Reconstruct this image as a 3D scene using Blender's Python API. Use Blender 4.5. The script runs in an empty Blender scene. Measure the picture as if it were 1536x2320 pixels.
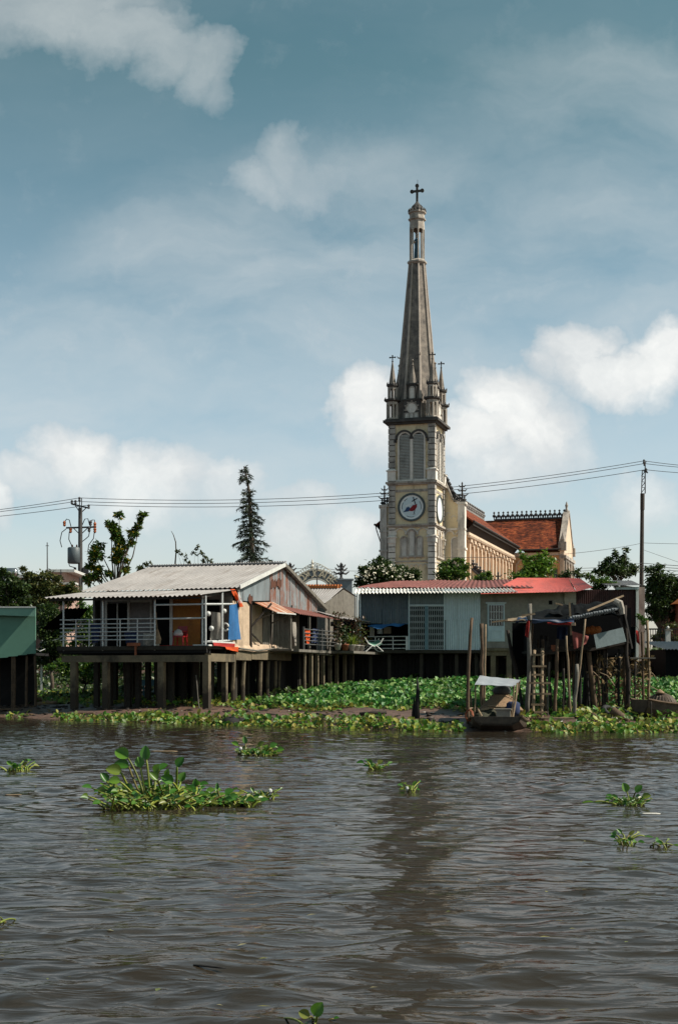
import bpy, math, random
import numpy as np
from mathutils import Matrix, Vector
random.seed(7); RNG = np.random.default_rng(11)
PI = math.pi
SC = bpy.context.scene; COL = SC.collection
F, HZ, CU, CH = 3000.0, 1530.0, 768.0, 1.6      # focal length, horizon row, centre column, eye height
def P(u, v, Y): return Vector(((u-CU)/F*Y, Y, CH+(HZ-v)/F*Y))
# ------------------------------------------------------------------ materials
def lin(c):
    return tuple(c)+(1.0,) if len(c) == 3 else tuple(c)
class NT:
    def __init__(s, name):
        s.m = bpy.data.materials.new(name); s.m.use_nodes = True
        s.t = s.m.node_tree; s.n = s.t.nodes; s.l = s.t.links
        s.b = s.n['Principled BSDF']; s.out = s.n['Material Output']
        s.tc = s.n.new('ShaderNodeTexCoord')
    def new(s, typ, **kw):
        x = s.n.new(typ)
        for k, v in kw.items(): setattr(x, k, v)
        return x
    def noise(s, scale, detail=4, rough=.6, mul=(1,1,1), dist=0.0):
        mp = s.new('ShaderNodeMapping'); mp.inputs['Scale'].default_value = mul
        s.l.new(s.tc.outputs['Object'], mp.inputs['Vector'])
        n = s.new('ShaderNodeTexNoise'); n.inputs['Scale'].default_value = scale
        n.inputs['Detail'].default_value = detail; n.inputs['Roughness'].default_value = rough
        n.inputs['Distortion'].default_value = dist
        s.l.new(mp.outputs[0], n.inputs['Vector']); return n.outputs['Fac']
    def ramp(s, fac, stops, interp='LINEAR'):
        r = s.new('ShaderNodeValToRGB'); cr = r.color_ramp; cr.interpolation = interp
        while len(cr.elements) < len(stops): cr.elements.new(.5)
        for e, (p, c) in zip(cr.elements, stops):
            e.position = p; e.color = lin(c) if not isinstance(c, (int, float)) else (c, c, c, 1)
        s.l.new(fac, r.inputs['Fac']); return r.outputs['Color']
    def mix(s, fac, a, b, mode='MIX'):
        m = s.new('ShaderNodeMix', data_type='RGBA', blend_type=mode)
        for i, x in ((0, fac), (6, a), (7, b)):
            if isinstance(x, (int, float)): m.inputs[i].default_value = x
            elif isinstance(x, tuple): m.inputs[i].default_value = lin(x)
            else: s.l.new(x, m.inputs[i])
        return m.outputs[2]
    def bump(s, h, strength=.3, dist=.02):
        b = s.new('ShaderNodeBump'); b.inputs['Strength'].default_value = strength; b.inputs['Distance'].default_value = dist
        s.l.new(h, b.inputs['Height']); s.l.new(b.outputs[0], s.b.inputs['Normal'])
    def fin(s, col, rough=.8, metal=0.0, spec=.3):
        if isinstance(col, tuple): s.b.inputs['Base Color'].default_value = lin(col)
        else: s.l.new(col, s.b.inputs['Base Color'])
        s.b.inputs['Roughness'].default_value = rough; s.b.inputs['Metallic'].default_value = metal
        s.b.inputs['Specular IOR Level'].default_value = spec
        return s.m
def mat(name, c1, c2=None, scale=3.0, rough=.8, metal=0.0, spec=.3, stain=None, samt=.5, sscale=1.5, smul=(1,1,.12), slo=.5, bump=.25, bscale=None, bdist=.01, grime=.35):
    t = NT(name); c2 = c2 or tuple(x*.7 for x in c1)
    n = t.noise(scale, 6, .65)
    col = t.ramp(n, [(.3, c2), (.7, c1)])
    if stain:
        sn = t.noise(sscale, 8, .68, smul)
        f = t.ramp(sn, [(slo, 0.0), (min(slo+.18, 1), samt)])
        col = t.mix(f, col, stain)
    if grime:
        g = t.ramp(t.noise(scale*6, 5, .7), [(.25, 1-grime), (.75, 1.0)])
        col = t.mix(1.0, col, g, 'MULTIPLY')
    if bump: t.bump(t.noise(bscale or scale*8, 6, .6), bump, bdist)
    return t.fin(col, rough, metal, spec)
def leafmat(name, cols, rough=.45, trans=.3, spec=.4, patch=None):
    t = NT(name)
    g = t.new('ShaderNodeNewGeometry')
    n = len(cols)
    col = t.ramp(g.outputs['Random Per Island'], [(i/max(1, n-1), c) for i, c in enumerate(cols)])
    if patch: col = t.mix(t.ramp(t.noise(.8, 5, .65), [(.50, 0.0), (.68, .6)]), col, patch)
    t.fin(col, rough, 0, spec)
    tr = t.new('ShaderNodeBsdfTranslucent'); mx = t.new('ShaderNodeMixShader'); mx.inputs[0].default_value = trans
    t.l.new(col, tr.inputs['Color'])
    t.l.new(t.b.outputs[0], mx.inputs[1]); t.l.new(tr.outputs[0], mx.inputs[2]); t.l.new(mx.outputs[0], t.out.inputs['Surface'])
    return t.m
M = {}
def rustmat(name, base, rust, rust2, lo=.45, hi=.6, smul=(1,1,.2), sscale=1.6, rough=.6):
    t = NT(name)
    b = t.ramp(t.noise(2.2, 5, .6, (1,1,.4)), [(.3, tuple(x*.62 for x in base)), (.7, base)])
    r = t.ramp(t.noise(7, 6, .7, (1,1,.3)), [(.3, rust2), (.7, rust)])
    f = t.ramp(t.noise(sscale, 9, .7, smul, .3), [(lo, 0.0), (hi, 1.0)])
    col = t.mix(f, b, r)
    t.bump(t.noise(25, 5, .6), .2, .006)
    return t.fin(col, rough, 0, .35)
M['roof_light'] = mat('roof_light', (.33,.308,.30), (.23,.215,.21), .9, .55, 0, .3, stain=(.15,.12,.10), samt=.6, sscale=.9, smul=(3,.4,.4), slo=.5, bump=.05, grime=.15)
M['roof_white'] = mat('roof_white', (.74,.72,.68), (.58,.55,.5), 2, .5, 0, .4, stain=(.3,.24,.18), samt=.6, sscale=2.5, smul=(1,1,1), slo=.55, bump=.05, grime=.15)
M['roof_red'] = mat('roof_red', (.50,.095,.07), (.42,.075,.055), .8, .45, 0, .4, stain=(.20,.055,.04), samt=.6, sscale=1.1, smul=(2.5,.4,1), slo=.5, bump=.03, grime=.2)
M['roof_maroon'] = rustmat('roof_maroon', (.20,.062,.05), (.16,.045,.03), (.08,.025,.02), .45, .62, (2.5,.35,1), .8)
M['wall_maroon'] = mat('wall_maroon', (.055,.014,.013), (.03,.009,.009), 1.5, .6, stain=(.02,.012,.012), samt=.7, slo=.5, bump=.05)
M['wall_blue'] = mat('wall_blue', (.068,.103,.13), (.048,.075,.098), 1.2, .5, 0, .4, stain=(.13,.15,.155), samt=.65, sscale=1.6, smul=(3,3,.2), slo=.50, bump=.04, grime=.35)
M['wall_pale'] = mat('wall_pale', (.47,.56,.60), (.41,.49,.53), .8, .45, 0, .4, stain=(.20,.22,.22), samt=.6, sscale=1.6, smul=(4,4,.2), slo=.53, bump=.03, grime=.2)
M['gate_blue'] = mat('gate_blue', (.33,.36,.37), (.22,.245,.25), 2, .5, .2, .4, stain=(.12,.06,.03), samt=.5, sscale=3, slo=.58, bump=.03)
M['gable_metal'] = rustmat('gable_metal', (.25,.28,.295), (.23,.085,.05), (.11,.045,.03), .46, .56, (1,1.3,.16), 3.4)
M['gable_plain'] = rustmat('gable_plain', (.21,.245,.265), (.16,.08,.055), (.10,.05,.04), .56, .68, (1,1.4,.12), 1.3)
M['rust_sheet'] = rustmat('rust_sheet', (.62,.52,.43), (.36,.12,.045), (.20,.06,.03), .36, .56, (.35,3.0,.35), 1.6)
M['rust_dark'] = rustmat('rust_dark', (.20,.075,.06), (.16,.05,.035), (.08,.03,.025), .45, .6, (.5,2,.5), 1.2)
M['rust_brown'] = mat('rust_brown', (.16,.06,.035), (.08,.035,.025), 6, .8)
M['white_paint'] = mat('white_paint', (.62,.62,.60), (.45,.45,.43), 5, .5, stain=(.2,.16,.12), samt=.4, sscale=4, slo=.58, bump=.04, grime=.2)
M['rail_paint'] = mat('rail_paint', (.66,.67,.67), (.46,.47,.47), 8, .5, .2, .4, stain=(.14,.08,.05), samt=.6, sscale=7, smul=(1,1,1), slo=.58, bump=.03)
M['plaster_beige'] = mat('plaster_beige', (.56,.42,.30), (.42,.31,.22), 2.2, .9, stain=(.20,.15,.11), samt=.75, sscale=1.3, smul=(1,1,.6), slo=.53, bump=.4, bdist=.02)
M['plaster_grey'] = mat('plaster_grey', (.29,.265,.23), (.21,.19,.165), 1.1, .9, stain=(.07,.06,.05), samt=.7, sscale=.9, smul=(1,1,.5), slo=.52, bump=.3, bdist=.015)
M['plaster_pale'] = mat('plaster_pale', (.40,.36,.31), (.28,.25,.22), 1.6, .9, stain=(.12,.09,.08), samt=.6, sscale=1.2, smul=(1,1,.2), slo=.52)
M['wall_front'] = mat('wall_front', (.26,.25,.25), (.19,.18,.185), 1.4, .85, stain=(.12,.11,.1), samt=.5, slo=.55)
M['ochre'] = mat('ochre', (.38,.17,.028), (.26,.105,.02), 2.0, .6, stain=(.12,.06,.02), samt=.5, sscale=2, smul=(2,2,.6), slo=.55, bump=.05)
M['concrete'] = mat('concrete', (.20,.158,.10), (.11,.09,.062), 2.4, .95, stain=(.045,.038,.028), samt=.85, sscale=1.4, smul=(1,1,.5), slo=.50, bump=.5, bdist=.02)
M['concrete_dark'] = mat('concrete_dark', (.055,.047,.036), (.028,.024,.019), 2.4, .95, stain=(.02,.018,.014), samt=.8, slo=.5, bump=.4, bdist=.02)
M['wood_grey'] = mat('wood_grey', (.22,.20,.17), (.115,.103,.088), 5, .9, stain=(.07,.06,.05), samt=.8, sscale=3, smul=(1.5,1.5,.12), slo=.5, bump=.4)
M['wood_brown'] = mat('wood_brown', (.15,.095,.058), (.07,.046,.03), 6, .85, stain=(.04,.028,.02), samt=.8, sscale=4, smul=(1,1,.2), slo=.52, bump=.4)
M['wood_pale'] = mat('wood_pale', (.30,.22,.14), (.17,.12,.075), 6, .8, stain=(.08,.06,.04), samt=.7, sscale=4, smul=(1,1,.2), slo=.55, bump=.3)
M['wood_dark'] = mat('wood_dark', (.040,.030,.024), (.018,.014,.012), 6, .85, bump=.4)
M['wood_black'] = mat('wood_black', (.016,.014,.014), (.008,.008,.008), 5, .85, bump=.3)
M['bark'] = mat('bark', (.13,.10,.075), (.06,.047,.036), 9, .95, bump=.6, bdist=.02)
M['dark_void'] = mat('dark_void', (.009,.009,.010), (.005,.005,.006), 3, .95, 0, .1, bump=0)  # near-black that paints in the shade of openings and interiors
M['dark_glass'] = mat('dark_glass', (.012,.014,.017), (.008,.01,.012), 2, .15, 0, .5, bump=0, grime=0)
M['yellow'] = mat('yellow', (.82,.68,.45), (.72,.585,.38), .7, .9, stain=(.23,.18,.12), samt=.75, sscale=.8, smul=(1,1,.22), slo=.51, bump=.2, bdist=.02, grime=.25)
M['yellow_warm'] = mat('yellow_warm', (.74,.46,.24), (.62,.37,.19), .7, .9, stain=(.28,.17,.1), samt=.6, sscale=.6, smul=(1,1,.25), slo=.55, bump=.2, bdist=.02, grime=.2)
M['stone'] = mat('stone', (.80,.745,.68), (.64,.595,.54), .8, .9, stain=(.17,.16,.15), samt=.8, sscale=.9, smul=(1,1,.28), slo=.49, bump=.3, bdist=.03, grime=.25)
M['stone_peach'] = mat('stone_peach', (.72,.565,.43), (.56,.42,.31), .8, .9, stain=(.22,.18,.15), samt=.6, sscale=.5, smul=(1,1,.2), slo=.55, bump=.3, bdist=.03, grime=.2)  # peach stone of the nave side and transept trim
M['stone_mid'] = mat('stone_mid', (.56,.495,.43), (.36,.32,.28), 1.2, .9, stain=(.09,.08,.075), samt=.75, sscale=.8, smul=(1,1,.3), slo=.48, bump=.3, bdist=.03)
M['stone_weathered'] = mat('stone_weathered', (.54,.50,.455), (.36,.335,.31), .9, .9, stain=(.09,.085,.08), samt=.8, sscale=.8, smul=(1,1,.4), slo=.5, bump=.3, bdist=.03)
M['stone_dark'] = mat('stone_dark', (.105,.098,.092), (.045,.042,.042), 1.2, .9, stain=(.20,.18,.16), samt=.5, sscale=.8, smul=(1,1,.3), slo=.58, bump=.3, bdist=.03)
M['spire'] = mat('spire', (.35,.30,.255), (.085,.08,.078), 1.4, .95, stain=(.33,.28,.235), samt=.75, sscale=2.4, smul=(1,1,.7), slo=.53, bump=.5, bdist=.04)
M['spire_rib'] = mat('spire_rib', (.58,.50,.43), (.36,.31,.27), 1.2, .9, stain=(.10,.09,.085), samt=.7, sscale=.8, smul=(1,1,.2), slo=.52)
M['louvre'] = mat('louvre', (.58,.545,.50), (.44,.415,.38), 1.5, .8, stain=(.15,.14,.13), samt=.6, sscale=.7, smul=(1,1,.6), slo=.53, bump=.1)
M['disc_blue'] = mat('disc_blue', (.58,.68,.72), (.52,.62,.66), 1.0, .5, bump=0, grime=.08)
M['disc_white'] = mat('disc_white', (.80,.82,.81), (.72,.75,.75), 1.0, .5, bump=0, grime=.08)
M['disc_rim'] = mat('disc_rim', (.11,.135,.14), (.06,.075,.08), 2, .7)
M['emblem_red'] = mat('emblem_red', (.28,.012,.02), None, 3, .6, bump=0)
M['emblem_blue'] = mat('emblem_blue', (.03,.075,.19), None, 3, .6, bump=0)
M['rail_dark'] = mat('rail_dark', (.13,.13,.13), (.07,.07,.07), 8, .6)
M['root_brown'] = mat('root_brown', (.05,.04,.02), (.03,.024,.014), 9, .8, bump=0)
M['emblem_black'] = mat('emblem_black', (.02,.02,.03), None, 3, .6, bump=0)
M['rope_grey'] = mat('rope_grey', (.22,.24,.26), (.1,.11,.12), 9, .6)
M['rope_red'] = mat('rope_red', (.30,.10,.05), (.2,.06,.03), 9, .8)
M['tarp_navy'] = mat('tarp_navy', (.03,.05,.10), (.018,.03,.06), 5, .5)
M['orange_dull'] = mat('orange_dull', (.30,.085,.012), (.2,.05,.01), 5, .8)
M['tyre_black'] = mat('tyre_black', (.022,.022,.024), (.012,.012,.013), 5, .75)
M['crate_blue'] = mat('crate_blue', (.10,.25,.34), None, 3, .5, bump=0)
M['gate_header'] = mat('gate_header', (.15,.19,.205), (.11,.145,.16), 1, .5, bump=0)
M['gate_stile'] = mat('gate_stile', (.14,.23,.27), (.11,.19,.23), 1, .5, bump=0)
M['plaster_pink'] = mat('plaster_pink', (.46,.36,.32), (.32,.22,.19), 1.2, .9, stain=(.13,.06,.05), samt=.8, sscale=1.0, smul=(1,1,.35), slo=.53)
M['emblem_blue_robe'] = mat('robe_blue', (.05,.12,.17), (.03,.08,.12), 4, .7, bump=0)
M['gutter'] = mat('gutter', (.055,.045,.042), (.03,.026,.026), 2, .8)
M['iron'] = mat('iron', (.075,.072,.075), (.04,.04,.042), 3, .7)
M['iron_pale'] = mat('iron_pale', (.30,.28,.265), (.16,.15,.145), 2, .8)
M['green_wall'] = mat('green_wall', (.13,.27,.20), (.11,.235,.175), .8, .6, stain=(.05,.10,.075), samt=.4, sscale=.9, smul=(1,1,.2), slo=.56, bump=.03, grime=.1)
M['green_trim'] = mat('green_trim', (.19,.35,.27), (.165,.31,.24), .8, .6, bump=.03, grime=.1)
M['blue_tarp'] = mat('blue_tarp', (.035,.15,.36), (.025,.105,.26), 3, .45, stain=(.012,.05,.14), samt=.6, sscale=3, smul=(3,3,.4), slo=.52, bump=.1)
M['red_cloth'] = mat('red_cloth', (.38,.025,.02), None, 4, .8, bump=.1)
M['orange_cloth'] = mat('orange_cloth', (.62,.10,.015), (.5,.05,.01), 4, .8, bump=.1)
M['pink_cloth'] = mat('pink_cloth', (.27,.075,.06), (.2,.05,.045), 4, .8, bump=.1)
M['white_cloth'] = mat('white_cloth', (.6,.6,.6), None, 4, .8, bump=.1)
M['denim'] = mat('denim', (.03,.045,.11), (.02,.03,.075), 5, .9, bump=.1)
M['red_plastic'] = mat('red_plastic', (.30,.012,.015), None, 3, .35, 0, .5, bump=0)
M['tarp_black'] = mat('tarp_black', (.007,.0075,.008), (.003,.0035,.004), 4, .85, 0, .06, stain=(.045,.05,.055), samt=.5, sscale=4, smul=(1,1,1), slo=.60, bump=.4)
M['tarp_silver'] = mat('tarp_silver', (.40,.42,.45), (.27,.29,.32), 2.5, .45, .1, .5, stain=(.26,.28,.32), samt=.5, sscale=5, smul=(.3,2,1), slo=.52, bump=.3, bdist=.03)
M['panel_grey'] = mat('panel_grey', (.20,.25,.26), (.15,.19,.20), 1.6, .7, stain=(.10,.13,.14), samt=.5, sscale=1.3, smul=(1,1,1), slo=.5)
M['hull'] = mat('hull', (.12,.085,.062), (.05,.036,.028), 4, .7, stain=(.17,.09,.055), samt=.5, sscale=3, smul=(.6,.6,2), slo=.57, bump=.4)
M['net'] = mat('net', (.075,.075,.05), (.035,.036,.025), 12, .95, bump=.8, bdist=.04)
M['thatch'] = mat('thatch', (.33,.22,.13), (.17,.11,.07), 8, .9, bump=.5)
M['pole_concrete'] = mat('pole_concrete', (.105,.10,.098), (.06,.058,.058), 3, .9, bump=.2)
M['pole_wood'] = mat('pole_wood', (.085,.070,.062), (.05,.042,.038), 3, .9, bump=.2)
M['transformer'] = mat('transformer', (.10,.125,.14), (.08,.1,.11), 2, .5, 0, .5)
M['insulator'] = mat('insulator', (.40,.10,.03), None, 3, .4)
M['wire'] = mat('wire', (.02,.02,.022), None, 3, .6, bump=0, grime=0)
M['terracotta'] = mat('terracotta', (.30,.10,.05), None, 5, .85)
M['pot_white'] = mat('pot_white', (.46,.42,.37), (.3,.27,.24), 6, .7)
M['orange_tile'] = mat('orange_tile', (.50,.17,.045), (.35,.10,.03), 5, .8)
M['pink_wall'] = mat('pink_wall', (.46,.31,.26), (.36,.24,.2), 1.5, .9)
M['steel'] = mat('steel', (.5,.5,.5), (.3,.3,.3), 2, .25, .9, .5, bump=0)
M['sign_blue'] = mat('sign_blue', (.20,.235,.26), (.16,.19,.21), 1.5, .7)
M['cream'] = mat('cream', (.74,.69,.60), (.58,.54,.46), 2, .85)
M['bronze'] = mat('bronze', (.80,.70,.52), None, 3, .6, bump=0)
M['litter'] = mat('litter', (.62,.6,.55), None, 4, .7)
M['leaf_mat'] = leafmat('leaf_mat', [(.010,.050,.012),(.022,.115,.018),(.040,.18,.022),(.014,.075,.016),(.08,.24,.03),(.30,.42,.14),(.008,.04,.010),(.030,.14,.02),(.13,.27,.05)], .48, .25, .3, (.13,.17,.03))  # palest and near-black leaf tones paint in highlights and dark gaps
M['leaf_fringe'] = leafmat('leaf_fringe', [(.025,.10,.015),(.06,.17,.02),(.13,.23,.025),(.03,.12,.018),(.24,.27,.035),(.30,.25,.05),(.05,.15,.02),(.18,.15,.04)], .48, .28, .3, (.11,.075,.03))
M['leaf_float'] = leafmat('leaf_float', [(.022,.085,.010),(.045,.14,.016),(.030,.105,.012),(.10,.19,.020),(.05,.15,.015),(.16,.17,.03),(.020,.07,.010)], .36, .28, .4)
M['stem_float'] = leafmat('stem_float', [(.13,.19,.02),(.24,.26,.04),(.10,.13,.02),(.12,.09,.03)], .5, .1, .3)
M['leaf_dark'] = leafmat('leaf_dark', [(.012,.026,.008),(.022,.044,.011),(.035,.066,.013),(.06,.092,.018),(.016,.034,.010)], .45, .25, .35)
M['leaf_mid'] = leafmat('leaf_mid', [(.018,.055,.010),(.035,.095,.013),(.065,.14,.018),(.13,.19,.025),(.025,.07,.012)], .4, .3, .4)
M['leaf_shoot'] = leafmat('leaf_shoot', [(.015,.045,.010),(.030,.080,.012),(.055,.115,.016),(.11,.16,.02),(.022,.06,.012),(.38,.26,.02)], .4, .3, .4)
M['leaf_lime'] = leafmat('leaf_lime', [(.045,.12,.012),(.09,.19,.018),(.17,.27,.03),(.03,.085,.012)], .4, .35, .4)
M['leaf_olive'] = leafmat('leaf_olive', [(.020,.034,.010),(.040,.058,.013),(.075,.085,.02),(.12,.11,.03)], .5, .3, .3)
M['leaf_conifer'] = leafmat('leaf_conifer', [(.010,.020,.012),(.018,.032,.016),(.030,.046,.020),(.013,.026,.013)], .6, .15, .25)
M['leaf_red'] = leafmat('leaf_red', [(.05,.018,.012),(.035,.045,.012),(.09,.03,.015),(.025,.06,.012)], .4, .3, .4)
M['leaf_fern'] = leafmat('leaf_fern', [(.12,.19,.02),(.20,.24,.03),(.07,.14,.018)], .4, .3, .4)
M['scrap'] = leafmat('scrap', [(.16,.13,.04),(.08,.10,.03),(.20,.18,.10),(.05,.045,.03),(.24,.22,.06)], .6, .1, .2)
M['flower_white'] = leafmat('flower_white', [(.70,.66,.5),(.75,.72,.62)], .6, .3, .2)
M['dead_leaf'] = leafmat('dead_leaf', [(.10,.065,.03),(.16,.11,.05),(.06,.04,.02)], .8, .1, .2)

def tile_mat():
    t = NT('roof_tile')
    n = t.noise(1.1, 9, .78, (1,1,1.5), .6)
    col = t.ramp(n, [(.30, (.035,.013,.010)), (.44, (.15,.035,.016)), (.55, (.33,.075,.026)), (.70, (.60,.20,.07))])
    n2 = t.noise(4.5, 4, .6, (.35,1,1.6))
    col = t.mix(1.0, col, t.ramp(n2, [(.36, .22), (.6, 1.0)]), 'MULTIPLY')
    n3 = t.noise(.35, 4, .6)
    col = t.mix(1.0, col, t.ramp(n3, [(.4, .55), (.62, 1.0)]), 'MULTIPLY')
    t.bump(n2, .8, .08)
    return t.fin(col, .85, 0, .2)
M['roof_tile'] = tile_mat()
def tide(name, src):
    mm = M[src].copy(); mm.name = name; n, l = mm.node_tree.nodes, mm.node_tree.links; b = n['Principled BSDF']; old = b.inputs['Base Color'].links[0].from_socket
    tc = n.new('ShaderNodeTexCoord'); sx = n.new('ShaderNodeSeparateXYZ'); l.new(tc.outputs['Object'], sx.inputs[0])
    no = n.new('ShaderNodeTexNoise'); no.inputs['Scale'].default_value = 5; no.inputs['Detail'].default_value = 5; l.new(tc.outputs['Object'], no.inputs['Vector'])
    ad = n.new('ShaderNodeMath'); ad.operation = 'MULTIPLY_ADD'; l.new(no.outputs['Fac'], ad.inputs[0]); ad.inputs[1].default_value = 1.3; l.new(sx.outputs[2], ad.inputs[2])
    r = n.new('ShaderNodeValToRGB'); r.color_ramp.elements[0].position = .62; r.color_ramp.elements[1].position = .80
    dv = n.new('ShaderNodeMath'); dv.operation = 'DIVIDE'; dv.inputs[1].default_value = 2.5; l.new(ad.outputs[0], dv.inputs[0]); l.new(dv.outputs[0], r.inputs['Fac'])
    mx = n.new('ShaderNodeMix'); mx.data_type = 'RGBA'; mx.inputs[6].default_value = (.035,.027,.02,1); l.new(r.outputs['Color'], mx.inputs[0]); l.new(old, mx.inputs[7]); l.new(mx.outputs[2], b.inputs['Base Color']); M[name] = mm
tide('stilt_concrete', 'concrete')
def mud_mat():
    t = NT('mud')
    n = t.noise(.5, 8, .65)
    col = t.ramp(n, [(.3, (.050,.031,.023)), (.5, (.10,.058,.042)), (.72, (.145,.086,.064))])
    n2 = t.noise(6, 6, .7)
    col = t.mix(t.ramp(n2, [(.5, 0.0), (.66, .75)]), col, (.03,.024,.02))
    t.bump(t.noise(4, 8, .65), .7, .08)
    return t.fin(col, .55, 0, .4)
M['mud'] = mud_mat()
def water_mat():
    t = NT('river_water')
    n = t.noise(.22, 4, .6, (.6,1,1))
    col = t.ramp(n, [(.3, (.017,.0135,.0098)), (.7, (.027,.0212,.0150))])
    mp = t.new('ShaderNodeMapping'); mp.inputs['Scale'].default_value = (1,1.7,1)
    t.l.new(t.tc.outputs['Object'], mp.inputs['Vector'])
    n1 = t.new('ShaderNodeTexNoise'); n1.inputs['Scale'].default_value = 5.5; n1.inputs['Detail'].default_value = 4; n1.inputs['Distortion'].default_value = .6
    t.l.new(mp.outputs[0], n1.inputs['Vector'])
    mp2 = t.new('ShaderNodeMapping'); mp2.inputs['Scale'].default_value = (1,2.1,1); mp2.inputs['Rotation'].default_value = (0,0,.15)
    t.l.new(t.tc.outputs['Object'], mp2.inputs['Vector'])
    n2 = t.new('ShaderNodeTexNoise'); n2.inputs['Scale'].default_value = 1.5; n2.inputs['Detail'].default_value = 2.5; n2.inputs['Roughness'].default_value = .45; n2.inputs['Distortion'].default_value = .9
    t.l.new(mp2.outputs[0], n2.inputs['Vector'])
    def mt(op, a, b):
        q = t.new('ShaderNodeMath'); q.operation = op
        for i, x in ((0,a),(1,b)):
            if isinstance(x, (int,float)): q.inputs[i].default_value = x
            else: t.l.new(x, q.inputs[i])
        return q.outputs[0]
    crest = mt('POWER', mt('SUBTRACT', 1.0, mt('ABSOLUTE', mt('MULTIPLY', mt('SUBTRACT', n2.outputs['Fac'], .5), 4.5), 0)), 2.0)
    pt = t.noise(.16, 3, .5, (.6,1,1), .8); calm = mt('MULTIPLY', mt('MAXIMUM', mt('SUBTRACT', pt, .38), 0.0), 4.2); calm = mt('MINIMUM', mt('ADD', calm, .18), 1.0)
    t.bump(mt('MULTIPLY', calm, mt('ADD', mt('MULTIPLY', n1.outputs['Fac'], .45), mt('MULTIPLY', mt('MAXIMUM', crest, 0.0), .55))), .30, .03)
    t.b.inputs['IOR'].default_value = 1.33
    return t.fin(col, .05, 0, .09)
M['water'] = water_mat()
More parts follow.
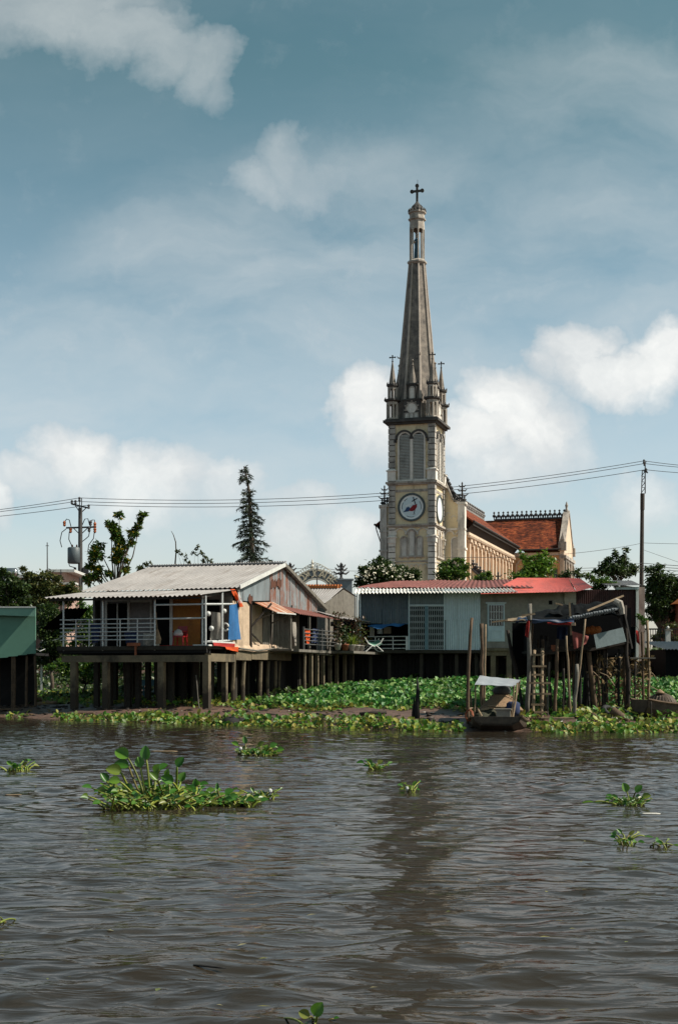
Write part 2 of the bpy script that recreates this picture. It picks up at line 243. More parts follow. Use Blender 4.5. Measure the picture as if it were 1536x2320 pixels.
# ------------------------------------------------------------------ mesh helpers
def Fr(x, y, deg=0, z=0):                      # local frame: x to the right, y away; deg turns the right end towards the viewer
    return Matrix.Translation((x, y, z)) @ Matrix.Rotation(-math.radians(deg), 4, 'Z')
class MB:
    def __init__(s, fr=None): s.v = []; s.f = []; s.mi = []; s.fr = fr or Matrix(); s.m = 0
    def add(s, vs, fs):
        o = len(s.v); s.v += [tuple(s.fr @ Vector(p)) for p in vs]
        s.f += [tuple(o+i for i in f) for f in fs]; s.mi += [s.m]*len(fs)
    def box(s, x0, x1, y0, y1, z0, z1):
        v = [(x,y,z) for z in (z0,z1) for y in (y0,y1) for x in (x0,x1)]
        s.add(v, [(0,2,3,1),(4,5,7,6),(0,1,5,4),(2,6,7,3),(0,4,6,2),(1,3,7,5)])
    def bar(s, p, q, w, h=None):
        h = h or w; p = Vector(p); q = Vector(q); d = (q-p).normalized()
        up = Vector((0,0,1)) if abs(d.z) < .95 else Vector((0,1,0))
        a = d.cross(up).normalized()*w/2; b = a.cross(d).normalized()*h/2
        s.add([p-a-b,p+a-b,p+a+b,p-a+b,q-a-b,q+a-b,q+a+b,q-a+b], [(3,2,1,0),(4,5,6,7),(0,1,5,4),(1,2,6,5),(2,3,7,6),(3,0,4,7)])
    def tube(s, pts, r, n=6):
        pts = [Vector(p) for p in pts]; k = len(pts)
        rs = list(r) if isinstance(r, (list, tuple)) else [r]*k
        vs = []; a0 = None
        for i, p in enumerate(pts):
            d = (pts[min(i+1,k-1)]-pts[max(i-1,0)]).normalized()
            if a0 is None:
                ref = Vector((0,0,1)) if abs(d.z) < .9 else Vector((1,0,0)); a = d.cross(ref).normalized()
            else: a = (a0-d*a0.dot(d)).normalized()
            a0 = a; b = d.cross(a)
            vs += [p+(a*math.cos(2*PI*j/n)+b*math.sin(2*PI*j/n))*rs[i] for j in range(n)]
        fs = [(i*n+j, i*n+(j+1)%n, (i+1)*n+(j+1)%n, (i+1)*n+j) for i in range(k-1) for j in range(n)]
        fs += [tuple(range(n))[::-1], tuple((k-1)*n+j for j in range(n))]
        s.add(vs, fs)
    def lathe(s, prof, c=(0,0,0), n=8, ph=0.0, sx=1, sy=1):
        vs = [(c[0]+sx*r*math.cos(ph+2*PI*j/n), c[1]+sy*r*math.sin(ph+2*PI*j/n), c[2]+z) for r, z in prof for j in range(n)]
        k = len(prof)
        fs = [(i*n+j, i*n+(j+1)%n, (i+1)*n+(j+1)%n, (i+1)*n+j) for i in range(k-1) for j in range(n)]
        fs += [tuple(range(n))[::-1], tuple((k-1)*n+j for j in range(n))]
        s.add(vs, fs)
    def prism(s, poly, a, b, axis='y'):
        n = len(poly)
        def pt(p, t): return (p[0],t,p[1]) if axis == 'y' else ((t,p[0],p[1]) if axis == 'x' else (p[0],p[1],t))
        vs = [pt(p,a) for p in poly]+[pt(p,b) for p in poly]
        fs = [tuple(range(n)), tuple(range(2*n-1,n-1,-1))]+[(i, n+i, n+(i+1)%n, (i+1)%n) for i in range(n)]
        s.add(vs, fs)
    def ring(s, outer, inner, a, b, axis='y'):   # closed band between two polylines of the same length
        n = len(outer)
        def pt(p, t): return (p[0],t,p[1]) if axis == 'y' else ((t,p[0],p[1]) if axis == 'x' else (p[0],p[1],t))
        vs = [pt(p,a) for p in outer]+[pt(p,a) for p in inner]+[pt(p,b) for p in outer]+[pt(p,b) for p in inner]
        fs = []
        for i in range(n-1):
            j = i+1
            fs += [(i,j,n+j,n+i), (2*n+i,3*n+i,3*n+j,2*n+j), (i,2*n+i,2*n+j,j), (n+i,n+j,3*n+j,3*n+i)]
        fs += [(0,n,3*n,2*n), (n-1,3*n-1,4*n-1,2*n-1)]
        s.add(vs, fs)
    def grid(s, fn, nu, nv):
        vs = [fn(i/nu, j/nv) for j in range(nv+1) for i in range(nu+1)]
        s.add(vs, [(j*(nu+1)+i, j*(nu+1)+i+1, (j+1)*(nu+1)+i+1, (j+1)*(nu+1)+i) for j in range(nv) for i in range(nu)])
    def sheet(s, p00, p10, p11, p01, waves, amp, rows=2, per=6, sag=0.0, rnd=0.0):   # corrugations run from the first edge to the second
        p00,p10,p11,p01 = map(Vector, (p00,p10,p11,p01)); N = (p10-p00).cross(p01-p00).normalized(); nu = int(waves*per)
        def fn(a, b):
            p = (p00*(1-a)+p10*a)*(1-b)+(p01*(1-a)+p11*a)*b
            return p+N*(amp*math.sin(2*PI*waves*a)-sag*math.sin(PI*b)+rnd*math.sin(a*17+b*5)*math.sin(a*7.3+2))
        s.grid(fn, nu, rows)
    def wavewall(s, a0, a1, zb, zt, pitch, amp, axis='y', at=0.0, per=6):
        n = max(2, int((a1-a0)/pitch*per)); vs = []
        for i in range(n+1):
            a = a0+(a1-a0)*i/n; d = at+amp*math.sin(2*PI*(a-a0)/pitch)
            for z in (zb(a) if callable(zb) else zb, zt(a) if callable(zt) else zt):
                vs.append((d,a,z) if axis == 'y' else (a,d,z))
        s.add(vs, [(2*i,2*i+2,2*i+3,2*i+1) for i in range(n)])
def rootof(o):
    while o.parent: o = o.parent
    return o
RINV = {}
def link(o, parent):
    COL.objects.link(o)
    if parent is not None: o.parent = parent
def emit(mb, name, mats, parent=None, smooth=False, loc=None):
    """links the collected geometry as one mesh; under a thing it is stored in that thing's own coordinates"""
    me = bpy.data.meshes.new(name)
    if parent is not None: inv = RINV[rootof(parent).name]
    else: inv = Matrix.Translation(-Vector(loc)) if loc is not None else Matrix()
    me.from_pydata([tuple(inv @ Vector(p)) for p in mb.v], [], mb.f)
    mats = mats if isinstance(mats, (list, tuple)) else [mats]
    for m in mats: me.materials.append(M[m])
    if len(mats) > 1: me.polygons.foreach_set('material_index', mb.mi)
    if smooth: me.polygons.foreach_set('use_smooth', [True]*len(mb.f))
    me.update()
    o = bpy.data.objects.new(name, me); link(o, parent)
    if parent is None and loc is not None: o.location = loc
    if parent is None: RINV[o.name] = inv
    return o
def tag(o, label=None, cat=None, group=None, kind=None):
    for k, x in (('label',label),('category',cat),('group',group),('kind',kind)):
        if x: o[k] = x
    return o
def thing(name, label, cat, fr, group=None):
    o = bpy.data.objects.new(name, None); o.empty_display_size = .3; COL.objects.link(o)
    o.matrix_world = fr; RINV[o.name] = fr.inverted()
    return tag(o, label, cat, group)
def npmesh(name, V, faces, mats, parent=None, kind=None, quad=False):
    me = bpy.data.meshes.new(name); V = np.asarray(V, dtype=np.float64)
    if parent is not None:
        inv = np.array(RINV[rootof(parent).name]); V = V @ inv[:3,:3].T + inv[:3,3]
    faces = np.asarray(faces, dtype=np.int32); k = faces.shape[1]
    me.vertices.add(len(V)); me.vertices.foreach_set('co', V.astype(np.float32).ravel())
    me.loops.add(faces.size); me.loops.foreach_set('vertex_index', faces.ravel())
    me.polygons.add(len(faces)); me.polygons.foreach_set('loop_start', np.arange(0, faces.size, k, dtype=np.int32))
    me.update(calc_edges=True)
    for m in (mats if isinstance(mats, (list, tuple)) else [mats]): me.materials.append(M[m])
    o = bpy.data.objects.new(name, me); link(o, parent)
    if parent is None: RINV[o.name] = Matrix()
    return o
KITE = (np.array([(0,0,0),(.42,.5,.10),(1,0,-.06),(.42,-.5,.10)]), np.array([(0,2,1),(0,3,2)]))
ROUND = (np.array([(0,0,0),(.10,.36,.10),(.42,.52,.16),(.78,.36,.10),(1,0,-.04),(.78,-.36,.10),(.42,-.52,.16),(.10,-.36,.10),(.45,0,0)]),
         np.array([(0,8,1),(1,8,2),(2,8,3),(3,8,4),(4,8,5),(5,8,6),(6,8,7),(7,8,0)]))
def leaves(C, D, Nn, L, W, shape=KITE):
    """C centres, D growing directions, Nn rough normals, L lengths, W widths -> verts, faces"""
    D = D/np.linalg.norm(D, axis=1, keepdims=True)
    S = np.cross(D, Nn); S /= np.linalg.norm(S, axis=1, keepdims=True)+1e-9
    U = np.cross(S, D)
    t, tri = shape; k = len(t)
    V = (C[:,None,:] + D[:,None,:]*(t[None,:,0,None]*L[:,None,None]) + S[:,None,:]*(t[None,:,1,None]*W[:,None,None])
         + U[:,None,:]*(t[None,:,2,None]*W[:,None,None]))
    Fc = tri[None]+ (np.arange(len(C))*k)[:,None,None]
    return V.reshape(-1,3), Fc.reshape(-1,3)
def rdir(n, up=0.0):
    d = RNG.normal(size=(n,3)); d[:,2] += up
    return d/np.linalg.norm(d, axis=1, keepdims=True)
def blobcloud(blobs, Y, per, depth=.9, clump=7, spread=.33):
    """leaf positions in clumps inside ellipsoids given as (u, v, ru, rv) at distance Y"""
    Cs = []
    for b in blobs:
        u, v, ru, rv = b[:4]; dy = b[4] if len(b) > 4 else 0.0
        c = np.array(P(u, v, Y+dy)); s = Y/F; r = np.array((ru*s, ru*s*depth, rv*s))
        vol = max(.5, (ru*rv)/150.0); n = int(per*vol); nc = max(3, n//clump)
        d = rdir(nc)*(RNG.random((nc,1))**.45)*.92
        cc = c + d*r
        k = RNG.integers(0, nc, n)
        Cs.append(cc[k] + RNG.normal(size=(n,3))*r.mean()*spread*.45)
    return np.concatenate(Cs)
def crown(parent, blobs, Y, per, L, W, m, name='crown', up=.35, droop=0.0, shape=KITE, depth=.9, clump=7, spread=.33):
    per *= 4.2; L *= .58; W *= .55
    C = blobcloud(blobs, Y, per, depth, clump*2, spread); n = len(C)
    D = rdir(n); D[:,2] = D[:,2]*.7 - droop
    Nn = rdir(n, up*3)
    s = .7+.6*RNG.random(n)
    V, Fc = leaves(C, D, Nn, L*s, W*s, shape)
    return npmesh(name, V, Fc, m, parent)
def limbs(parent, base, blobs, Y, r0, m='bark', name='trunk', fork=.45, wob=.3):
    mb = MB(); base = Vector(base)
    cs = [P(b[0], b[1]+b[3]*.2, Y+(b[4] if len(b) > 4 else 0)) for b in blobs]
    mid = sum(cs, Vector())/len(cs); low = min(c.z for c in cs)
    f = base.lerp(Vector((mid.x, mid.y, max(low-.3, base.z+.4))), .9)
    k1 = base.lerp(f, .5)+Vector((random.uniform(-wob,wob)*.5, 0, 0))
    mb.tube([base, k1, f], [r0, r0*.85, r0*.7], 7)
    for c in cs:
        m1 = f.lerp(c, .5)+Vector((random.uniform(-wob,wob), random.uniform(-wob,wob), -.1*abs(c.x-f.x)))
        mb.tube([f, m1, c], [r0*.5, r0*.32, r0*.12], 5)
    return emit(mb, name, m, parent, True)
def shore(x):
    return np.interp(x, [-600,-30,-12.9,-9.5,-3.2,3.6,9.5,14,30,600], [150,62,50.5,47.2,41.9,37.2,36.9,36.4,34,20])
def gz(x, y):                                    # height of the bank
    x = np.asarray(x, dtype=float); y = np.asarray(y, dtype=float); d = y-shore(x)
    z = np.interp(d, [-60,-8,-1.5,0,1.2,3.5,7,11,15,20,25,28,31,34,900], [-2.5,-1.4,-.35,-.03,.10,.24,.32,.46,.70,1.0,1.12,1.2,2.2,2.6,2.75])
    return z + np.where(d > .3, .05*np.sin(x*1.7+y*.6)*np.sin(y*1.3-x*.4)+.03*np.sin(x*4.1+1)*np.sin(y*3.7), 0)
def G(x, y): return float(gz(x, y))
def arc(cx, cz, r, a0, a1, n=10, rz=None):
    rz = rz or r
    return [(cx+r*math.cos(math.radians(a0+(a1-a0)*i/n)), cz+rz*math.sin(math.radians(a0+(a1-a0)*i/n))) for i in range(n+1)]
def archpoly(cx, w, zb, zt, n=10, rise=None):    # round-headed opening outline
    r = w/2; rise = rise or r
    return [(cx-r, zb), (cx+r, zb)]+[(cx+r*math.cos(PI*i/n), zt-rise+rise*math.sin(PI*i/n)) for i in range(n+1)]
def archband(cx, w, zb, zt, t, n=12):            # two polylines for MB.ring: frame of thickness t round a round-headed opening
    r = w/2
    o = [(cx+r+t, zb)]+arc(cx, zt-r, r+t, 0, 180, n)+[(cx-r-t, zb)]
    i = [(cx+r, zb)]+arc(cx, zt-r, r, 0, 180, n)+[(cx-r, zb)]
    return o, i
# ------------------------------------------------------------------ church
TF = Fr(9.4, 130, 17)
CHURCH = thing('church', 'pale yellow stone church with a tall grey spire and red tiled roof behind the shacks', 'church', TF)
TC = TF @ Matrix.Translation((-2.35, 2.35, 0))
def face(k): return TC @ Matrix.Rotation(k*PI/2, 4, 'Z')
mb = MB(TC); mb.box(-2.22,2.22,-2.22,2.22,2.5,26.5); emit(mb, 'tower_wall', 'yellow', CHURCH)
for sx in (-1,1):
    for sy in (-1,1):
        mb = MB(TC); z = 2.6; i = 0
        while z < 26.2:
            mb.m = 2 if z > 16.3 else 0
            h = .56; w = .70+(.03 if i % 2 else 0)
            x0, x1 = sorted((sx*(2.36-w), sx*(2.36+.012*(i % 2)))); y0, y1 = sorted((sy*(2.36-w), sy*(2.36+.012*(i % 2))))
            mb.box(x0,x1,y0,y1,z,min(z+h-.085,26.4)); z += h; i += 1
        x0,x1 = sorted((sx*1.72,sx*2.29)); y0,y1 = sorted((sy*1.72,sy*2.29)); mb.m = 1; mb.box(x0,x1,y0,y1,2.5,26.45); mb.m = 0
        cp = emit(mb, 'corner_pilaster', ['stone','stone_dark','stone_weathered'], CHURCH)
        for zb, hh in ((20.85,.95),(14.7,.5)):
            mb = MB(TC); c = (sx*2.03, sy*2.03)
            mb.box(c[0]-.43,c[0]+.43,c[1]-.43,c[1]+.43,zb,zb+hh)
            mb.box(c[0]-.52,c[0]+.52,c[1]-.52,c[1]+.52,zb+hh,zb+hh+.13)
            mb.lathe([(.62,0),(.04,.42)], (c[0],c[1],zb+hh+.132), 4, PI/4)
            emit(mb, 'pinnacle', 'stone', cp)
def sq(mb, h, z0, z1): mb.box(-h,h,-h,h,z0,z1)
mb = MB(TC); sq(mb,2.55,26.42,26.62); sq(mb,2.80,26.62,26.86); sq(mb,2.64,26.862,26.98); emit(mb, 'cornice', 'stone_dark', CHURCH)
mb = MB(TC); sq(mb,2.46,20.42,20.56); sq(mb,2.60,20.56,20.76); emit(mb, 'cornice', 'stone_mid', CHURCH)
mb = MB(TC); sq(mb,2.42,16.22,16.34); sq(mb,2.55,16.34,16.52); emit(mb, 'cornice', 'stone_mid', CHURCH)
mb = MB(TC); sq(mb,2.30,12.78,12.92); emit(mb, 'string_course', 'stone_mid', CHURCH); mb = MB(TC); sq(mb,2.26,19.72,19.98); emit(mb, 'cornice', 'stone_mid', CHURCH)
for k in range(4):
    fr = face(k); Y0 = -2.22
    # twin louvred belfry windows
    mb = MB(fr)
    for cx in (-.70,.70):
        o, i = archband(cx, 1.12, 20.95, 25.55, .14); mb.ring(o, i, Y0-.17, Y0+.02)
    mb.box(-1.55,1.55,Y0-.21,Y0+.02,20.762,20.95)
    w = emit(mb, 'louvred_window', 'stone', CHURCH)
    mb = MB(fr)
    for cx in (-.70,.70): mb.prism(archpoly(cx,1.12,20.955,25.54), Y0-.02, Y0+.015)
    emit(mb, 'window_recess', 'dark_void', w)  # flat black panel stands in for the shade behind the slats
    mb = MB(fr)
    for cx in (-.70,.70):
        for j in range(30):
            z = 21.02+j*.148; hw = .555
            if z > 24.98: hw = math.sqrt(max(0, .55**2-(z-24.98)**2))
            if hw < .12: continue
            mb.add([(cx-hw,Y0-.14,z),(cx+hw,Y0-.14,z),(cx+hw,Y0-.03,z+.115),(cx-hw,Y0-.03,z+.115),
                    (cx-hw,Y0-.14,z-.03),(cx+hw,Y0-.14,z-.03),(cx+hw,Y0-.03,z+.085),(cx-hw,Y0-.03,z+.085)],
                   [(0,1,2,3),(7,6,5,4),(0,4,5,1),(2,6,7,3),(1,5,6,2),(0,3,7,4)])
    emit(mb, 'louvre', 'louvre', w)
    mb = MB(fr)
    for cx in (-.73,.73):
        mb.ring(arc(cx,24.95,.92,0,180,14), arc(cx,24.95,.73,0,180,14), Y0-.26, Y0+.01)
    for cx in (-1.66,1.66): mb.box(cx-.12,cx+.12,Y0-.2,Y0,24.65,24.94)
    emit(mb, 'hood_mould', 'stone_dark', w)
    # round emblem
    mb = MB(fr); cz = 18.2
    mb.prism(arc(0,cz,1.36,0,354,59), Y0-.06, Y0+.02); ring = None
    mb.ring(arc(0,cz,1.40,0,360,60), arc(0,cz,1.20,0,360,60), Y0-.17, Y0-.061)
    d = emit(mb, 'round_panel', 'disc_rim', CHURCH)
    mb = MB(fr); mb.prism(arc(0,cz,1.20,0,354,59), Y0-.08, Y0-.055); emit(mb, 'disc', 'disc_white' if k else 'disc_blue', d)
    mb = MB(fr); mb.ring(arc(0,cz,1.195,0,360,60), arc(0,cz,1.02,0,360,60), Y0-.092, Y0-.078)
    for a0, a1 in ((130,205),(-60,40)): pass
    emit(mb, 'disc_border', 'disc_white', d)
    if k == 0:
        mb = MB(fr); y0, y1 = Y0-.105, Y0-.079
        for a0,a1 in ((150,190),(118,140),(-15,35),(240,285)): mb.ring(arc(0,cz,.99,a0,a1,8), arc(0,cz,.95,a0,a1,8), y0, y1)
        def stroke(p, q, w):
            p = Vector((p[0],p[1])); q = Vector((q[0],q[1])); t = (q-p).normalized(); nn = Vector((-t.y,t.x))*w/2
            mb.prism([tuple(p-nn),tuple(q-nn),tuple(q+nn),tuple(p+nn)], y0, y1)
        stroke((.16,cz+1.0),(.50,cz-.02),.085); stroke((.02,cz+.56),(.56,cz+.86),.085)
        emit(mb, 'emblem_cross', 'emblem_black', d); mb = MB(fr)
        stroke((.40,cz-.05),(.22,cz-.70),.05); stroke((.12,cz-.68),(.38,cz-.66),.04)
        emit(mb, 'emblem_anchor', 'emblem_black', d)
        mb = MB(fr); mb.prism([(-.28,cz-.36),(.10,cz-.40),(.34,cz-.28),(.52,cz-.02),(.55,cz+.30),(.34,cz+.22),(.12,cz+.20),(-.06,cz-.02),(-.20,cz-.12)], y0-.001, y1)
        emit(mb, 'emblem_sail', 'emblem_red', d)
        mb = MB(fr); mb.prism([(-.86,cz-.46),(-.30,cz-.40),(-.12,cz-.10),(-.30,cz+.06),(-.52,cz-.02),(-.62,cz-.24)], y0-.002, y1)
        emit(mb, 'emblem_wave', 'emblem_blue', d)
        mb = MB(fr)
        for hx, hz in ((-.50,.14),(-.30,.22),(-.10,.30),(.10,.40)):
            mb.prism(arc(hx,cz+hz,.085,0,330,11), y0, y1); emit(mb, 'emblem_figure', 'disc_white', d); mb = MB(fr)
        for j in range(3): stroke((-.5+.25*j,cz-.55-.05*j),(.0+.25*j,cz-.62-.02*j),.025)
        emit(mb, 'emblem_ripple', 'disc_white', d)
    # triple niche and arcaded bands
    mb = MB(fr)
    for cx, ww, zt in ((-.80,.50,15.25),(0,.56,15.92),(.80,.50,15.25)):
        o, i = archband(cx, ww, 13.42, zt, .12); mb.ring(o, i, Y0-.14, Y0+.02)
    mb.box(-1.25,1.25,Y0-.2,Y0+.02,13.24,13.42)
    for cx in (-.95,-.35,.35,.95): mb.lathe([(.02,0),(.11,.16)], (cx,Y0-.1,13.08), 6)
    n_ = emit(mb, 'niche_frame', 'stone_mid', CHURCH)
    mb = MB(fr)
    for cx, ww, zt in ((-.80,.50,15.25),(0,.56,15.92),(.80,.50,15.25)):
        mb.prism(archpoly(cx, ww-.006, 13.424, zt-.003), Y0-.03, Y0+.012)
    emit(mb, 'niche_panel', 'stone', n_)
    mb = MB(fr)
    for cx in (-1.15,0,1.15): mb.ring(arc(cx,15.62,.56,15,165,10), arc(cx,15.62,.46,15,165,10), Y0-.1, Y0+.01)
    for cx in (-1.62,-.575,.575,1.62):
        mb.lathe([(.03,0),(.12,.12),(.12,.3),(.05,.42)], (cx,Y0-.06,15.42), 6)
    for j in range(7): mb.ring(arc(-1.38+.46*j,12.42,.2,0,180,8), arc(-1.38+.46*j,12.42,.14,0,180,8), Y0-.07, Y0+.01)
    for j in range(8): mb.lathe([(.02,0),(.06,.12)], (-1.61+.46*j,Y0-.04,12.28), 5)
    emit(mb, 'arcade_band', 'stone', CHURCH)
# spire: slender octagon with pale ribs
SC_ = Vector((0,0,0)); r_at = lambda z: 2.20+(0.80-2.20)*(z-26.98)/(42.8-26.98)
mb = MB(TC); mb.lathe([(r_at(26.98)-.04,26.98),(r_at(42.8)-.04,42.8)], (0,0,0), 8, PI/8)
SPIRE = emit(mb, 'spire', 'spire', CHURCH)
mb = MB(TC)
for j in range(8):
    a = PI/8+j*PI/4; ca, sa = math.cos(a), math.sin(a)
    mb.tube([(ca*r_at(27),sa*r_at(27),27),(ca*r_at(42.8),sa*r_at(42.8),42.8)], [.15,.09], 6)
    for z in (33.4,):
        if j in (1,4,6): mb.tube([(ca*r_at(z),sa*r_at(z),z),(ca*(r_at(z)+.3),sa*(r_at(z)+.3),z+.05),(ca*(r_at(z)+.4),sa*(r_at(z)+.4),z+.2)], [.09,.06,.03], 5)
emit(mb, 'spire_rib', 'spire_rib', SPIRE)
mb = MB(TC); mb.lathe([(.82,0),(1.0,.16),(1.0,.3),(.86,.42),(.78,.5)], (0,0,42.8), 8, PI/8); emit(mb, 'spire_collar', 'stone_mid', SPIRE)
# lantern
mb = MB(TC)
for j in range(8):
    a = PI/8+j*PI/4; mb.tube([(.70*math.cos(a),.70*math.sin(a),43.28),(.70*math.cos(a),.70*math.sin(a),46.6)], .075, 6)
LANT = emit(mb, 'lantern', 'stone_mid', CHURCH)
mb = MB(TC)
for j in range(8):
    fr = TC @ Matrix.Rotation(j*PI/4, 4, 'Z'); mb.fr = fr; hw = .285; y = -.70
    o = [(hw,46.0)]+[(hw, 46.9)]*5+[(0,46.9)]+[(-hw,46.9)]*5+[(-hw,46.0)]
    i = [(hw-.03,46.0)]+arc(0,46.1,.25,0,180,10)+[(-hw+.03,46.0)]
    mb.ring(o, i, y, y+.12)
mb.fr = TC; mb.lathe([(.74,46.88),(.74,47.2),(.90,47.3),(.90,47.42),(.76,47.46),(.76,47.9),(.92,47.98),(.92,48.12),(.7,48.16)], (0,0,0), 8, PI/8)
emit(mb, 'lantern_drum', 'stone_mid', LANT)
mb = MB(TC); mb.lathe([(.74,48.14),(.66,48.45),(.42,48.8),(.20,49.05),(.14,49.15)], (0,0,0), 8, PI/8)
for j in range(16):
    a = j*PI/8; mb.lathe([(.09,0),(.10,.12),(.02,.34)], (.84*math.cos(a),.84*math.sin(a),48.1), 5)
for j in range(10):
    a = j*PI/5+.2; mb.lathe([(.10,0),(.08,.12),(.02,.26)], (.5*math.cos(a),.5*math.sin(a),48.5), 5)
emit(mb, 'crown', 'stone_dark', LANT)
def cross(mb, z, h, w, t, fr=None):              # latin cross with trefoil ends
    cz = z+h*.66
    mb.box(-t/2,t/2,-t/2,t/2,z,z+h-.05); mb.box(-w/2,-t/2,-t/2.2,t/2.2,cz-t/2,cz+t/2); mb.box(t/2,w/2,-t/2.2,t/2.2,cz-t/2,cz+t/2)
    for x, zz in ((-w/2,cz),(w/2,cz),(0,z+h-.06)): mb.prism(arc(x,zz,t*.95,0,330,11), -t*.4, t*.4)
mb = MB(TC); mb.lathe([(.2,49.0),(.12,49.2)], (0,0,0), 8); cross(mb, 49.1, 1.75, 1.06, .2)
mb.tube([(0.05,0,50.7),(.05,0,51.4)], .022, 5); emit(mb, 'cross', 'stone_dark', CHURCH)
# corner turrets
for k in range(4):
    fr = face(k) @ Matrix.Translation((2.02,-2.02,0)); mb = MB(fr)
    mb.lathe([(.66,26.98),(.66,27.1),(.58,27.14)], (0,0,0), 8, PI/8)
    for j in range(8):
        a = PI/8+j*PI/4; mb.tube([(.52*math.cos(a),.52*math.sin(a),27.1),(.52*math.cos(a),.52*math.sin(a),28.6)], .10, 6)
    mb.lathe([(.60,28.45),(.60,28.72),(.5,28.74)], (0,0,0), 8, PI/8)
    for j in range(8):
        a = PI/8+j*PI/4; mb.tube([(.40*math.cos(a),.40*math.sin(a),28.9),(.40*math.cos(a),.40*math.sin(a),30.2)], .088, 6)
    mb.lathe([(.46,30.0),(.46,30.22)], (0,0,0), 8, PI/8)
    t = emit(mb, 'turret', 'stone_mid', CHURCH)
    mb = MB(fr); mb.lathe([(.60,28.72),(.84,28.84),(.84,28.98),(.48,29.0)], (0,0,0), 8, PI/8)
    mb.lathe([(.48,30.22),(.60,30.32),(.60,30.5),(.4,30.52)], (0,0,0), 8, PI/8)
    for j in range(8):
        a = j*PI/4
        mb.lathe([(.08,0),(.03,.22)], (.80*math.cos(a),.80*math.sin(a),28.96), 4); mb.lathe([(.07,0),(.02,.24)], (.56*math.cos(a),.56*math.sin(a),30.48), 4)
    emit(mb, 'turret_crown', 'stone_dark', t)
    mb = MB(fr); mb.lathe([(.37,30.5),(.06,32.75)], (0,0,0), 8, PI/8); emit(mb, 'turret_spire', 'spire', t)
    mb = MB(fr @ Matrix.Rotation(-k*PI/2, 4, 'Z')); mb.lathe([(.04,32.7),(.11,32.8),(.04,32.9)], (0,0,0), 6); cross(mb, 32.8, .62, .52, .085); emit(mb, 'turret_cross', 'iron', t)
    # dormer in the middle of each side
    fr = face(k); mb = MB(fr)
    mb.box(-.86,.86,-2.30,-1.2,26.98,28.78); mb.box(-.98,.98,-2.40,-1.2,28.78,28.92)
    mb.box(-.42,.42,-2.14,-1.2,28.922,30.35); mb.box(-.56,.56,-2.24,-1.2,30.35,30.5)
    for s_ in (-1,1): mb.lathe([(.09,0),(.02,.26)], (s_*.46,-2.14,30.5), 5)
    dm = emit(mb, 'dormer', 'stone_dark', CHURCH)
    mb = MB(fr)
    mb.ring(arc(0,28.0,.62,-25,205,14), arc(0,28.0,.50,-25,205,14), -2.36, -2.295)
    for j in range(7):
        a = math.radians(-15+j*35); mb.lathe([(.085,-.05),(.085,.05)], (.70*math.cos(a),-2.33,28.0+.70*math.sin(a)), 6)
    mb.box(-.74,.74,-2.36,-2.295,27.02,27.55)
    o, i = archband(0, .42, 29.0, 30.1, .1); mb.ring(o, i, -2.2, -2.135)
    emit(mb, 'dormer_moulding', 'stone_mid', dm)
    mb = MB(fr); mb.prism(arc(0,28.0,.49,0,340,17), -2.325, -2.296)
    for cx in (-.45,0,.45): mb.prism(archpoly(cx,.30,27.05,27.47), -2.39, -2.362)
    mb.prism(archpoly(0,.41,29.0,30.08), -2.17, -2.137)
    emit(mb, 'dormer_panel', 'stone', dm)
    mb = MB(fr @ Matrix.Translation((0,-1.86,0))); mb.lathe([(.42,30.5),(.08,32.3),(.13,32.36),(.05,32.46),(.05,32.7),(.13,32.8),(.03,32.95)], (0,0,0), 8, PI/8); emit(mb, 'dormer_spire', 'spire', dm)
# nave behind the tower
NX0, NX1, NT = -6.75, 2.05, 4.7; RX = -2.35; EZ, RZ = 17.25, 21.15; WT = 16.15; EZT = 16.9
mb = MB(TF)
mb.prism([(NX0,2.5),(NX1,2.5),(NX1,18.6),(.9,19.2),(.1,21.0),(RX,23.2),(-4.8,21.0),(-5.6,19.2),(NX0,18.6)], NT-.05, NT+.55)
NAVE = emit(mb, 'nave_front', 'yellow', CHURCH)
mb = MB(TF)
for sx in (NX0-.02, NX1-.68):
    mb.box(sx,sx+.70,NT-.28,NT+.62,2.5,18.9); mb.box(sx-.1,sx+.8,NT-.38,NT+.72,18.9,19.12); mb.box(sx-.1,sx+.8,NT-.36,NT+.7,14.3,14.5)
    mb.box(sx-.06,sx+.76,NT-.34,NT+.68,16.3,16.5)
mb.box(NX0+.7,NX1-.7,NT-.2,NT-.05,16.28,16.5)
emit(mb, 'front_pilaster', 'stone', NAVE)
mb = MB(TF)
for x0,z0,x1,z1 in ((NX1+.15,18.85,.85,19.35),(.85,19.35,.05,21.2),(NX0-.15,18.85,-5.55,19.35),(-5.55,19.35,-4.75,21.2),(.05,21.2,RX,23.35),(-4.75,21.2,RX,23.35)):
    mb.bar((x0,NT+.2,z0),(x1,NT+.2,z1),.9,.16)
emit(mb, 'coping', 'stone_mid', NAVE)
mb = MB(TF)
for sx in (-1, 1):
    cx = RX+sx*(2.35+1.05)
    mb.prism(archpoly(cx,.62,12.4,15.5), NT-.10, NT-.045)
emit(mb, 'lattice_window', 'louvre', NAVE)
mb = MB(TF)
for sx in (-1,1):
    cx = RX+sx*(2.35+1.05); o, i = archband(cx,.64,12.4,15.52,.12); mb.ring(o, i, NT-.17, NT-.04)
    for q in (-.35,.35): mb.ring(arc(cx+q*1.6,15.75,.52,10,170,10), arc(cx+q*1.6,15.75,.41,10,170,10), NT-.17, NT-.045)
    for q in range(3): mb.ring(arc(cx-sx*.7+sx*q*.55,17.9-.35*q,.24,20,190,8), arc(cx-sx*.7+sx*q*.55,17.9-.35*q,.18,20,190,8), NT-.1, NT-.045)
emit(mb, 'window_moulding', 'stone', NAVE)
